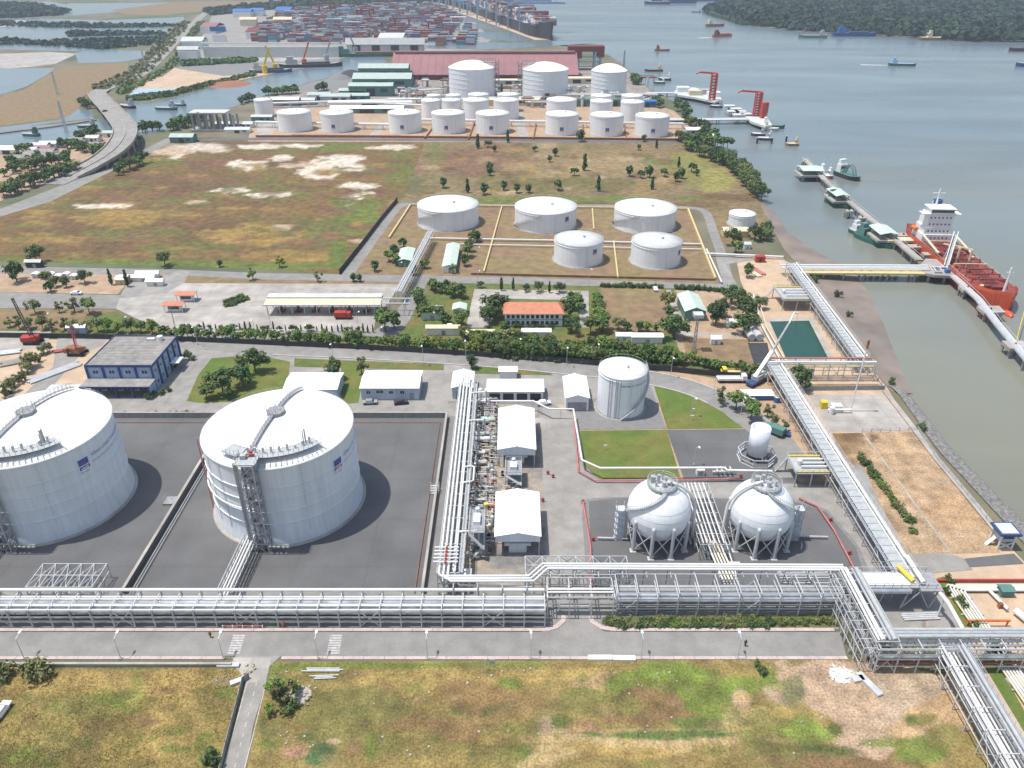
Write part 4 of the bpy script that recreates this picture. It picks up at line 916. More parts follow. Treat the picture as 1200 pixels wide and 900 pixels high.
def deckrack(label, a, b_, w, z, group=None, pipe_off=None):
	a = Vector((a[0], a[1], 0)); b_ = Vector((b_[0], b_[1], 0)); d = b_ - a; Ln = d.length; d.normalize(); nn = Vector((-d.y, d.x, 0))
	t = rack(label, a, b_, w, [z - 2.2, z], 5.2, [(pipe_off if pipe_off is not None else w / 2 - .5, z + .45, .34, PW, 'white_pipe'), (w / 2 - 1.4, z + .3, .18, PW, 'white_pipe'), (0, z - 1.7, .4, S_, 'low_pipe'), (-1.1, z - 1.75, .3, S_, 'low_pipe')], group, brace=2)
	b = MB(); b.beam(a + nn * (-.55) + Vector((0, 0, z + .16)), b_ + nn * (-.55) + Vector((0, 0, z + .16)), w - 1.9, .06); 
	k = int(Ln / 2.4)
	for i in range(k + 1): c = a + d * Ln * i / k + Vector((0, 0, z + .26)); b.beam(c - nn * (w / 2 + .1), c + nn * (w / 2 - .9), .16, .12)
	b.build('deck_panels', 'grating_light', t)
	for s in (-1, 1):
		b = MB(); o = nn * s * (w / 2 + .35)
		for zz in (.6, 1.15): b.beam(a + o + Vector((0, 0, z + zz)), b_ + o + Vector((0, 0, z + zz)), .07)
		b.beam(a + o + Vector((0, 0, z)), b_ + o + Vector((0, 0, z)), .14)
		k = int(Ln / 2.4)
		for q in range(k + 1): c = a + d * Ln * q / k + o; b.beam(c + Vector((0, 0, z)), c + Vector((0, 0, z + 1.15)), .07)
		b.build('handrail', 'steel_light', t)
	return t
deckrack('long diagonal pipe bridge deck between spheres and bare shore yard', (82.6, 214.5), (82.6, 118.6), 4.6, 5.6, None, 1.7)
deckrack('pipe bridge deck beside the mudflat, from jetty root to the corner', (115.6, 300), (111.6, 216.8), 4.2, 5.6, None, 1.7)
rack('cross pipe rack at the near end of the green pond', (80.4, 213.4), (114, 213.4), 4., [4., 6.2], 4.6, [(-1.4, 6.6, .35, PW, 'white_pipe'), (-.4, 4.5, .3, 'pale_yellow', 'yellow_pipe'), (.6, 4.5, .3, S_, 'insulated_pipe'), (1.5, 6.5, .25, 'red_pipe', 'pink_pipe')], brace=2)
def platform(label, x0, x1, y0, y1, z, yel=True):
	t = thing('valve_platform', label, 'platform', ((x0 + x1) / 2, (y0 + y1) / 2, 0), 'raised valve platforms on the shore racks')
	b = MB(); b.box(x0, x1, y0, y1, z - .2, z); b.build('deck', 'grating_light', t)
	for x in (x0 + .3, (x0 + x1) / 2, x1 - .3):
		for y in (y0 + .3, y1 - .3): b = MB(); b.beam((x, y, 0), (x, y, z - .2), .28); b.build('leg', 'steel', t)
	b = MB()
	for zz in (.6, 1.15):
		b.beam((x0, y0, z + zz), (x1, y0, z + zz), .1); b.beam((x0, y1, z + zz), (x1, y1, z + zz), .1); b.beam((x0, y0, z + zz), (x0, y1, z + zz), .1)
	for k in range(7):
		x = x0 + (x1 - x0) * k / 6
		for y in (y0, y1): b.beam((x, y, z), (x, y, z + 1.15), .08)
	b.build('railing', 'steel_light', t)
	for yy in ((y0 + .5, y1 - .5) if yel else ()):
		b = MB(); b.beam((x0 + .3, yy, z + .25), (x1, yy, z + .25), .4, .3); b.build('yellow_beam', 'yellow', t)
	for k in range(3):
		b = MB(); y = y0 + (y1 - y0) * (k + 1.5) / 5; b.tube([(x0 + 2, y, z + .6), (x1, y, z + .6)], .25, 8); b.build('pipe', PW, t)
	b = MB(); b.cyl((x0 + 2, (y0 + y1) / 2, z), .6, 1.4, 10); b.build('valve', PW, t)
	b = MB(); b.beam((x0 - 2.6, y1 - 1, .1), (x0, y1 - 1, z), .9, .15); b.build('stair', 'steel', t)
platform('raised platform left of diagonal deck, near the ground flare', 71.5, 80, 156.5, 164.5, 4.4)
platform('raised platform at the top of the mudflat deck, near jetty root', 101.5, 112.5, 265, 278, 4.4)
t = thing('platform', 'wide grey panelled platform at lower end of the diagonal deck, yellow post', 'platform', (76, 117.6, 0))
b = MB(); b.box(70.5, 83.5, 115.6, 120.2, 5.6, 5.9); b.build('deck', 'grating_light', t)
for i in range(2):
	b = MB(); b.box(72.0 + i * 5.4, 77.2 + i * 5.4, 116.2, 119.6, 5.905, 6.05); b.build('panel', 'tank_wall', t)
b = MB(); b.tube([(70, 115.2, 5.3), (81.5, 115.2, 5.3)], .55, 12); b.build('insulated_pipe', S_, t)
for x in (71, 75.5, 80.5, 86.5):
	for y in (115.4, 120): b = MB(); b.beam((x, y, 0), (x + (.9 if x > 74 and y < 116 else 0), y, 5.6), .26); b.build('leg', 'steel', t)
b = MB(); b.beam((80.5, 115.4, .2), (84, 115.4, 5.4), .2); b.beam((86.5, 115.4, .2), (83.4, 115.4, 5.4), .2); b.build('brace', 'steel', t)
b = MB()
for y in (115.5, 120.3):
	for z in (6.5, 7.1): b.beam((70.5, y, z), (87, y, z), .09)
	for k in range(10): b.beam((70.5 + k * 1.8, y, 5.6), (70.5 + k * 1.8, y, 7.1), .09)
b.build('railing', 'steel_light', t)
b = MB(); b.tube([(80.9, 120.8, 6.9), (82.2, 116.4, 6.9)], .45, 10); b.build('yellow_pipe', 'yellow', t)
b = MB(); b.box(83.5, 88, 114.8, 120.6, 5.3, 5.7); b.build('side_deck', 'grating', t)
b = MB(); b.tube([(84.3, 124, 6.6), (84.3, 116.2, 6.6)], .5, 10); b.build('white_pipe', PW, t)
b = MB(); b.tube([(87.3, 115, 5.2), (87.9, 112, 4.8), (87.2, 103, 4.8)], .42, 10); b.tube([(87.5, 113.4, 0), (87.5, 113.4, 4.6)], .2, 6); b.build('white_line', PW, t)
t2 = rack('short pipe rack coming forward from main rack end over the road', (70.2, 119.5), (70.2, 100.5), 4.2, [4.2, 7.1], 3.4,
	 [(1.3, 7.5, .5, 'grating_light', 'grey_pipe'), (.4, 7.45, .3, 'steel', 'grey_pipe'), (-.9, 7.5, .42, PW, 'white_pipe'), (-1.7, 7.4, .25, PW, 'white_pipe'), (0, 4.6, .4, S_, 'insulated_pipe')], brace=1)
rack('scaffold-like steel frame left of the short rack over the road end', (66.8, 117.5), (66.8, 99.6), 2.4, [2.2, 4.6, 6.4], 2.3, [(.4, 4.9, .2, S_, 'thin_pipe')], brace=1, post=.15, beamw=.13, name='scaffold')
rack('wide crossing pipe rack running off right at the bottom corner', (68.5, 101.6), (135, 101.6), 4.6, [2.0, 3.8, 5.0, 6.6], 3.9,
	 [(1.9, 7.0, .38, 'grating_light', 'grey_pipe'), (1.1, 7.0, .38, 'steel', 'grey_pipe'), (.3, 7.0, .38, 'grating_light', 'grey_pipe'), (-1.4, 5.3, .2, PW, 'white_pipe'), (-.4, 5.3, .25, S_, 'insulated_pipe'), (.6, 5.3, .25, PW, 'white_pipe'), (-1.9, 4.1, .45, S_, 'insulated_pipe'), (-2.0, 2.4, .3, 'rust', 'brown_pipe')], brace=2)
rack('big pipe rack descending to the bottom right corner of the photo', (82.2, 99.8), (80.6, 52), 5.0, [2.6, 4.6, 6.4], 4.2,
	 [(1.6, 7.0, .42, 'grating_light', 'grey_pipe'), (.8, 6.85, .26, 'steel', 'grey_pipe'), (-1.9, 4.95, .2, PW, 'white_pipe'), (-1.2, 4.95, .28, S_, 'insulated_pipe'), (-.4, 4.95, .28, PW, 'white_pipe'), (.4, 4.95, .2, PW, 'white_pipe'), (-2.1, 6.7, .2, PW, 'white_pipe'), (1.2, 4.95, .25, S_, 'insulated_pipe')], brace=2, walk=(2.0, 6.6, .8))
t = thing('sleeper_pipes', 'bundle of low white pipes turning a corner, right of the shore road', 'pipes', (95, 110, 0))
for i in range(6):
	b = MB(); o = i * .62
	b.tube([(93.0 + o, 84, .7), (93.0 + o, 121.2 - o * .5, .7), (93.4 + o, 121.6 - o * .5, .7), (140, 121.6 - o * .5, .7)], .24, 7); b.build('white_pipe', PW if i % 3 else 'cream', t)
for k in range(8):
	b = MB(); y = 86 + k * 4.6; b.box(92.4, 97, y - .2, y + .2, 0, .45); b.build('sleeper', 'concrete', t)
b = MB(); b.tube([(88.5, 123.2, .6), (150, 123.2, .6)], .3, 8); tag(b.build('red_pipe_line', 'red'), 'long red fire pipe lying straight above the white sleeper pipes', 'pipe')
t = thing('pipe_gantry', 'orange beam bridging the low white pipes on the right', 'gantry', (96, 111, 0))
b = MB(); b.beam((92, 110.8, 1.6), (100.6, 110.8, 1.6), .35); b.build('beam', 'orange', t)
for x in (92.2, 100.2): b = MB(); b.beam((x, 110.8, 0), (x, 110.8, 1.5), .25); b.build('leg', 'orange', t)
t = thing('pump_skid', 'white horizontal vessel on a skid by the right edge', 'pump skid', (104, 110, 0))
b = MB(); b.tube([(103.6, 114, 1.1), (105, 110, 1.1)], .7, 12); b.build('vessel', 'white', t)
b = MB(); b.box(103, 108, 106.6, 109.4, .2, .5); b.rbox((105, 108, .9), 2, 1.2, .8); b.build('skid', 'steel', t)
b = MB(); b.tube([(101.4, 120, .9), (102.4, 114.5, .9)], .35, 8); b.build('pipe', PW, t)
b = MB(); b.rbox((101.6, 115.8, .7), .8, .8, 1.2); b.build('valve', 'rust', t)
t = thing('transformer', 'green cabinet among the white pipes at the right edge', 'cabinet', (105, 120, 0))
b = MB(); b.box(103.4, 106, 118.7, 120.6, 0, 1.8); b.build('cabinet', 'green_wall', t); b = MB(); b.gable(103.3, 106.1, 118.6, 120.7, 1.8, 2.1, 'x', .1); b.build('roof', 'green_wall', t)
def lattice(label, x0, x1, y0, y1, z, nx, ny):
	t = thing('steel_frame', label, 'steel frame', ((x0 + x1) / 2, (y0 + y1) / 2, 0), 'open white steel frames in the yards')
	for j in range(ny + 1):
		y = y0 + (y1 - y0) * j / ny; b = MB()
		for i in range(nx + 1):
			x = x0 + (x1 - x0) * i / nx; b.beam((x, y, 0), (x, y, z), .17)
			if i < nx:
				x2 = x0 + (x1 - x0) * (i + 1) / nx
				for zz in (z * .5, z): b.beam((x, y, zz), (x2, y, zz), .15)
				if (i + j) % 2 == 0: b.beam((x, y, z * .5), (x2, y, z), .1); b.beam((x2, y, z * .5), (x, y, z), .1)
		b.build('truss', 'steel_light', t)
	b = MB()
	for i in range(nx + 1):
		x = x0 + (x1 - x0) * i / nx
		for zz in (z * .5, z): b.beam((x, y0, zz), (x, y1, zz), .14)
		if i < nx: x2 = x0 + (x1 - x0) * (i + 1) / nx; b.beam((x, y0, z), (x2, y1, z), .09); b.beam((x2, y0, z), (x, y1, z), .09)
	b.build('top_grid', 'steel_light', t)
lattice('white lattice frame standing in the tank yard between the big tanks', -101.2, -87.4, 117.6, 124.6, 4, 5, 2)
lattice('white lattice frame beside the near white canopy, toward the spheres', 2.8, 24.6, 119.6, 125.2, 5.6, 6, 2)
def bridge(label, x, x2, ya, yb):
	t = thing('pipe_bridge', label, 'pipe bridge', ((x + x2) / 2, (ya + yb) / 2, 0), 'sloping pipe bridges at the big tanks')
	a = Vector((x, ya, 3.)); c = Vector((x2, yb, 3.)); b = MB(); b2 = MB()
	for s in (-1.35, 1.35):
		o = Vector((s, 0, 0)); b.beam(a + o, c + o, .2, .3); b.beam(a + o + Vector((0, 0, 1.3)), c + o + Vector((0, 0, 1.3)), .12)
		for k in range(9):
			p = a.lerp(c, k / 8) + o; b.beam(p, p + Vector((0, 0, 1.3)), .1)
			if k < 8: b.beam(p, a.lerp(c, (k + 1) / 8) + o + Vector((0, 0, 1.3)), .08)
	for k in range(9): p = a.lerp(c, k / 8); b.beam(p + Vector((-1.35, 0, 0)), p + Vector((1.35, 0, 0)), .15)
	b.build('truss', 'steel_light', t)
	for s in (-.7, 0, .7): b2 = MB(); b2.tube([a + Vector((s, 2, .35)), c + Vector((s, -2, .35))], .2, 7); b2.build('pipe', PW, t)
	for k in (0, 3, 6):
		p = a.lerp(c, k / 8); b = MB(); b.beam((p.x - 1.2, p.y, 0), (p.x - 1.2, p.y, 3), .18); b.beam((p.x + 1.2, p.y, 0), (p.x + 1.2, p.y, 3), .18); b.build('leg', 'steel', t)
bridge('pipe bridge from the whole domed tank forward to the main rack', -59.3, -59.6, 134, 117)
bridge('pipe bridge at the cut-off domed tank, far left', -117.8, -118.1, 134, 117)
def wall(label, path, w, h, m='wall_conc', name='concrete_wall', cap=True, px=False):
	t = thing(name, label, 'wall', (*path[0][:2], 0) if not px else tuple(P(*path[0])))
	pts = [xy(P(*q)) for q in path] if px else [Vector(q) for q in path]
	b = MB(); strip(None, pts, w, 0, h, '', px=False, mb=b); b.build('wall_body', m, t)
	if cap: b = MB(); strip(None, pts, w + .16, h, h + .12, '', px=False, mb=b); b.build('coping', 'concrete', t)
	return t
wall('grey concrete bund wall along the right side of the tank yard', [(-19, 119.5), (-19, 190)], .45, 1.7)
wall('grey concrete bund wall along the far side of the tank yard', [(-420, 190), (-19.3, 190)], .45, 1.7)
t = wall('dark bund wall with pipe trench dividing the two big tank bays', [(-82.4, 119.5), (-82.2, 189.6)], .5, 1.6, 'asphalt_dark')
for o in (-1.1, 1.2, 1.8):
	b = MB(); b.tube([(-82.3 + o, 119, .45), (-82.3 + o, 189, .45)], .12, 6); b.build('pipe', 'steel', t)
b = MB(); b.box(-86, -82.8, 149.4, 152.4, .2, .5); b.beam((-86, 149.4, 1.4), (-86, 152.4, 1.4), .08); b.build('step_platform', 'grating', t)
t = thing('drain_line', 'thin pipe line parallel to the right bund wall inside the tank yard', 'pipe', (-20.7, 150, 0))
b = MB(); b.tube([(-20.7, 119.6, .35), (-20.7, 187, .35), (-120, 187, .35)], .1, 5); b.build('pipe', 'rust', t)
def zpipe(label, pts, r, m, z, posts=6., name='pipe_line', cat='pipe'):
	w = [P(u, v, z) for u, v in pts]; t = thing(name, label, cat, (w[0].x, w[0].y, 0))
	b = MB(); b.tube(w, r, 8); b.build('pipe', m, t)
	if posts:
		for a, c in zip(w, w[1:]):
			n = max(1, int((c - a).length / posts))
			for k in range(n):
				p = a.lerp(c, (k + .5) / n); b = MB(); b.beam((p.x, p.y, 0), (p.x, p.y, z), .14); b.build('post', SL, t)
	return t
zpipe('thick white overhead pipe zigzagging round the two lawns', [(552, 470), (625, 470), (643, 479), (672, 479.5), (682, 539), (703, 548.5), (848, 548), (852, 551), (905, 552)], .3, PW, 3.4, 7)
zpipe('pink fire main on short posts below the white overhead pipe', [(672, 485), (678, 552), (698, 563), (745, 563), (870, 561)], .22, 'red_pipe', .8, 0)
zpipe('red and white fire main along the left edge of the sphere yard', [(683, 586), (692, 640), (694, 690)], .22, 'red_pipe', .7, 0)
zpipe('red and white fire main curving round the right of the sphere yard', [(936, 583), (958, 593), (978, 622), (1002, 668), (988, 669)], .22, 'red_pipe', .7, 0)
zpipe('grey water pipe crossing to the left sphere', [(700, 630), (736, 631)], .2, SL, .8, 0)
zpipe('grey water pipe crossing from the right sphere', [(925, 628), (970, 629)], .2, SL, .8, 0)
for (u, v, lb) in ((683, 590, 'red hydrant at the corner of the sphere yard'), (695, 634, 'red monitor on the fire main left of left sphere'), (973, 611, 'red hydrant on the curved fire main'), (995, 650, 'red hydrant near bottom of the curved fire main'), (868, 560, 'red hydrant at the end of the pink main'), (642, 556, 'red hydrant near the far canopy on the plant road'), (648, 560, 'second red hydrant near the far canopy, nearer the road'), (636, 588, 'red hydrant beside the near white canopy')):
	p = P(u, v); t = thing('fire_hydrant', lb, 'hydrant', p, 'red hydrants and monitors round the plant')
	b = MB(); b.cyl(p, .28, 1.1, 8); b.lathe(p, [(.28, 1.1), (.01, 1.35)], 8); b.build('body', 'red', t)
	b = MB(); b.tube([p + Vector((-.5, 0, .8)), p + Vector((.5, 0, .8))], .15, 6); b.build('outlet', 'red', t)
rack('pipe manifold rack between the two gas spheres', (45, 152), (45, 130), 6.5, [2.4, 4.6], 3.4, [(-2.6, 5, .15, PW, 'white_pipe'), (-1.8, 5, .2, PW, 'white_pipe'), (-.9, 5, .15, PW, 'white_pipe'), (0, 5, .22, PW, 'white_pipe'), (1, 5, .15, PW, 'white_pipe'), (2, 5, .2, PW, 'white_pipe'), (2.8, 2.8, .2, S_, 'low_pipe'), (-2, 2.8, .2, S_, 'low_pipe')], brace=2, post=.16, beamw=.14)
t = thing('pipe_run', 'four cream pipes running from between the spheres to the main rack', 'pipes', (46, 124, 0))
for i in range(5):
	b = MB(); b.tube([(44.2 + i * .7, 134, 2.2), (45.2 + i * .7, 119.6, 2.2)], .24, 7); b.build('pipe', 'cream' if i % 2 else PW, t)
for y in (133, 130, 126, 122):
	b = MB(); b.beam((43.6, y, 1.8), (48.6, y, 1.8), .2); b.beam((43.9, y, 0), (43.9, y, 1.8), .18); b.beam((48.3, y, 0), (48.3, y, 1.8), .18); b.build('support', 'steel', t)
b = MB(); b.rbox((48.8, 126.6, 1.1), 2.8, 1.8, 1.6); b.build('cabinet', 'white', t)
zpipe('single white pipe slanting down right of the left manifold', [(845, 618), (868, 690)], .16, PW, 2.2, 0)
rr_ = random.Random(11)
for i in range(9):
	x = 41 + i * 1.0 + rr_.uniform(-.3, .3); y = 134.5 + rr_.uniform(-1.5, 2.5)
	t = thing('valve', 'red-handled valve between the spheres, %s from left' % ordw(i + 1), 'valve', (x, y, 0), 'valves between the spheres')
	b = MB(); b.tube([(x, y - .8, .9), (x, y + .8, .9)], .22, 8); b.cyl((x, y, .1), .12, 1.6, 6); b.build('valve_body', 'steel_light', t)
	b = MB(); b.lathe((x, y, 1.7), [(.5, 0), (.55, .06), (.5, .12)], 10); b.build('handwheel', 'red', t)
t = thing('pipe_skid', 'white pipe skid with truck-like vessel in front of the right sphere', 'pipe skid', (62, 123, 0))
for i in range(5):
	b = MB(); b.tube([(58, 122 + i * .8, .9), (69, 122 + i * .8, .9)], .17, 6); b.build('pipe', PW if i % 2 else SL, t)
for x in (59, 64, 69): b = MB(); b.beam((x, 121.4, .6), (x, 126, .6), .2); b.beam((x, 121.4, 0), (x, 121.4, 2.), .2); b.beam((x, 126, 0), (x, 126, 2.), .2); b.beam((x, 121.4, 2.), (x, 126, 2.), .2); b.build('frame', SL, t)
b = MB(); b.lathe((58.8, 125.4, 0), [(.5, 0), (.5, 2), (.01, 3.4)], 12); b.build('vessel', 'white', t)
pr = random.Random(21)
cnt = {}
def nm(k): cnt[k] = cnt.get(k, 0) + 1; return cnt[k]
def drum(x, y, L_, r, horiz=True, m='white', z=1.4, d='x'):
	k = nm('drum'); t = thing('process_vessel', '%s horizontal drum in the process strip counting from the near end' % ordw(k) if horiz else '%s upright drum in the process strip counting from the near end' % ordw(k), 'vessel', (x, y, 0), 'drums in the process strip')
	b = MB()
	if horiz:
		dv = Vector((1, 0, 0)) if d == 'x' else Vector((0, 1, 0)); c = Vector((x, y, z))
		b.tube([c - dv * (L_ / 2 + r * .4), c - dv * L_ / 2, c + dv * L_ / 2, c + dv * (L_ / 2 + r * .4)], [r * .45, r, r, r * .45], 14); b.build('shell', m, t)
		for s in (-.3, .3): b = MB(); q = c + dv * L_ * s; b.rbox((q.x, q.y, (z - r * .6) / 2), .5 if d == 'x' else r * 1.6, r * 1.6 if d == 'x' else .5, z - r * .5); b.build('saddle', 'concrete', t)
		b = MB(); b.cyl((x, y, z + r * .8), .18, .9, 6); b.build('nozzle', 'steel', t)
	else:
		b.lathe((x, y, 0), [(r, .6), (r, L_), (r * .7, L_ + r * .5), (.01, L_ + r * .7)], 14); b.build('shell', m, t)
		b = MB(); b.lathe((x, y, 0), [(r * .8, 0), (r, .6)], 12); b.build('skirt', 'concrete', t)
def manifold(x, y, w, dpt):
	k = nm('mani'); t = thing('pipe_manifold', '%s small tangle of valves and pipes in the process strip from the near end' % ordw(k), 'pipework', (x, y, 0), 'small pipework clusters in the process strip')
	n = pr.randint(2, 4)
	for i in range(n):
		yy = y - dpt / 2 + dpt * i / n; z = pr.uniform(.6, 2.2); b = MB()
		b.tube([(x - w / 2, yy, z), (x + w / 2 - .4, yy, z), (x + w / 2, yy, z - .4), (x + w / 2, yy, .1)], pr.uniform(.06, .15), 6); b.build('pipe', pr.choice([PW, SL, SL, 'cream', 'steel']), t)
	for i in range(2):
		xx = x + pr.uniform(-w / 2, w / 2); b = MB(); b.tube([(xx, y - dpt / 2, 1.2), (xx, y + dpt / 2, 1.2)], .12, 6); b.build('pipe', pr.choice([SL, 'steel', PW]), t)
	b = MB(); b.cyl((x + pr.uniform(-.6, .6), y, .1), .35, pr.uniform(1, 1.8), 8); b.build('pump', pr.choice(['steel', 'white', 'rust', 'dark', 'red', 'steel']), t)
	b = MB(); b.box(x - w / 2, x + w / 2, y - dpt / 2, y + dpt / 2, .075, .2); b.build('plinth', 'concrete', t)
for y, x, L_, r, m, d in ((197.5, -8.5, 2.4, .8, 'white', 'x'), (186.5, -7, 3.8, 1.0, 'pale_green', 'x'), (176.8, -8.2, 4, .7, 'white', 'x'), (179.3, -8.4, 4, .7, SL, 'x'), (170.2, -8.4, 2.2, .5, 'white', 'x'), (166, -8.2, 3, .5, SL, 'x'), (150, -8, 2.6, .45, 'white', 'x'), (144, -9.5, 2., .4, 'white', 'y')):
	drum(x, y, L_, r, True, m, d=d)
for x, y, L_, r, m in ((-9.6, 200.8, 3.2, .7, 'white'), (-7.6, 200.8, 3.2, .7, 'white'), (-4.6, 141.5, 3., .5, SL), (-9.8, 172, 3.4, .5, 'white')): drum(x, y, L_, r, False, m)
for i in range(78):
	y = 131 + i * .88; x = [-9.6, -7.4, -5.2][i % 3] + pr.uniform(-.5, .5)
	manifold(x, y, pr.uniform(1.4, 2.8), pr.uniform(1., 2.))
for i in range(9): manifold(pr.uniform(-2.5, 1), 151 + i * 1.5, 2.2, 1.6)
t = thing('orange_pump', 'orange engine beside a yellow one in the process strip', 'pump', (-4.6, 148.5, 0))
b = MB(); b.tube([(-5.1, 148.4, .9), (-3.9, 148.4, .9)], .6, 10); b.build('motor', 'orange', t); b = MB(); b.rbox((-4.5, 148.4, .3), 1.6, 1, .4); b.build('base', 'steel', t)
t = thing('yellow_pump', 'yellow engine left of the orange one in process strip', 'pump', (-6.4, 148.3, 0))
b = MB(); b.rbox((-6.4, 148.3, .9), 1., 1.1, 1.2); b.build('motor', 'yellow', t); b = MB(); b.rbox((-6.4, 148.3, .2), 1.3, 1.3, .3); b.build('base', 'steel', t)
def stairframe(label, x0, x1, y0, y1, z):
	t = thing('equipment_frame', label, 'steel platform', ((x0 + x1) / 2, (y0 + y1) / 2, 0), 'grey equipment frames in the process strip')
	for x in (x0, x1):
		for y in (y0, (y0 + y1) / 2, y1): b = MB(); b.beam((x, y, 0), (x, y, z + .1), .22); b.build('leg', 'steel', t)
	for zz in (z * .5, z): b = MB(); b.box(x0 - .2, x1 + .2, y0 - .2, y1 + .2, zz - .12, zz); b.build('deck', 'grating', t)
	b = MB()
	for zz in (z + .6, z + 1.1):
		for p, q in (((x0, y0), (x1, y0)), ((x1, y0), (x1, y1)), ((x1, y1), (x0, y1)), ((x0, y1), (x0, y0))): b.beam((*p, zz), (*q, zz), .08)
	b.build('railing', 'steel', t)
	b = MB(); b.rbox(((x0 + x1) / 2, (y0 + y1) / 2, z + .5), (x1 - x0) * .45, (y1 - y0) * .4, 1.); b.cyl(((x0 + x1) / 2, y1 - 1, z), .5, 1.3, 10); b.build('equipment', 'tank_wall', t)
	b = MB(); b.beam((x0, y0 - .5, z), (x1, y0 - 1.6, z * .5), .8, .12); b.beam((x1, y0 - .6, z * .5), (x0, y0 - 1.6, .1), .8, .12); b.build('stair', 'grating_light', t)
stairframe('tall grey stair platform beside the near white canopy', -9.6, -6.2, 131.4, 139.2, 7)
stairframe('grey equipment deck in front of the far white canopy', -1.6, 2.4, 156.5, 162.6, 4.2)
t = thing('cabin', 'small white cabin at the near end of the process strip', 'cabin', (-9.8, 123, 0))
b = MB(); b.box(-10.7, -8.9, 122.2, 124.6, 0, 2.3); b.build('wall', 'white', t); b = MB(); b.box(-10.9, -8.7, 122, 124.8, 2.3, 2.5); b.build('roof', 'white_roof', t); b = MB(); b.box(-10.2, -9.5, 122.15, 122.19, .1, 2.); b.build('door', 'grating', t)
t = thing('heap', 'low pale mound against the far white canopy', 'mound', (9, 186, 0))
b = MB(); b.lathe((8.6, 186.6, .05), [(3.4, 0), (2.6, .5), (1.2, .9), (.01, 1.0)], 18); b.build('mound', 'concrete', t)
def rect_windows(t, wins, m='glass', frame='white', axis='x', out=-1, sill=True):
	for a0, a1, z0, z1, pl in wins:
		f = MB(); g = MB(); e = .1
		def bx(mb, a, b_, c, d, o0, o1):
			lo, hi = sorted((pl + out * o0, pl + out * o1))
			if axis == 'x': mb.box(a, b_, lo, hi, c, d)
			else: mb.box(lo, hi, a, b_, c, d)
		bx(f, a0 - e, a1 + e, z0 - e, z0, .004, .09); bx(f, a0 - e, a1 + e, z1, z1 + e, .004, .09); bx(f, a0 - e, a0, z0, z1, .004, .09); bx(f, a1, a1 + e, z0, z1, .004, .09)
		mid = (a0 + a1) / 2; bx(f, mid - .03, mid + .03, z0, z1, .03, .08)
		fo = f.build('window', frame, t); bx(g, a0, a1, z0, z1, .004, .025); g.build('pane', m, fo)
def shed(label, x0, x1, y0, y1, he, hr, wallm='pale_blue', roofm='white_roof', axis='y', name='shed', group=None, open_front=False, doors=(), wins=(), over=.35, ridge=True, cat=None):
	t = thing(name, label, cat or name.replace('_', ' '), ((x0 + x1) / 2, (y0 + y1) / 2, 0), group)
	b = MB()
	if axis == 'y':
		xm = (x0 + x1) / 2
		b.add([(x0, y0, 0), (x1, y0, 0), (x1, y0, he), (xm, y0, hr), (x0, y0, he), (x0, y1, 0), (x1, y1, 0), (x1, y1, he), (xm, y1, hr), (x0, y1, he)],
			  [(0, 1, 2, 3, 4), (9, 8, 7, 6, 5), (0, 4, 9, 5), (1, 6, 7, 2)])
	else:
		ym = (y0 + y1) / 2
		b.add([(x0, y0, 0), (x0, y1, 0), (x0, y1, he), (x0, ym, hr), (x0, y0, he), (x1, y0, 0), (x1, y1, 0), (x1, y1, he), (x1, ym, hr), (x1, y0, he)],
			  [(4, 3, 2, 1, 0), (5, 6, 7, 8, 9), (0, 5, 9, 4), (1, 2, 7, 6)])
	b.build('wall', wallm, t)
	b = MB(); b.gable(x0, x1, y0, y1, he + .08, hr + .08, axis, over, .12); rf = b.build('roof', roofm, t)
	if ridge:
		b = MB()
		if axis == 'y': b.beam(((x0 + x1) / 2, y0 - over, hr + .12), ((x0 + x1) / 2, y1 + over, hr + .12), .4, .1)
		else: b.beam((x0 - over, (y0 + y1) / 2, hr + .12), (x1 + over, (y0 + y1) / 2, hr + .12), .4, .1)
		b.build('ridge_cap', roofm, rf)
	for (a, w_, h_) in doors:
		b = MB(); b.box(a, a + w_, y0 - .06, y0 - .01, .05, h_); b.build('door', 'grating', t)
	rect_windows(t, [(a, a + w_, z, z + h_, y0) for a, w_, z, h_ in wins])
	return t
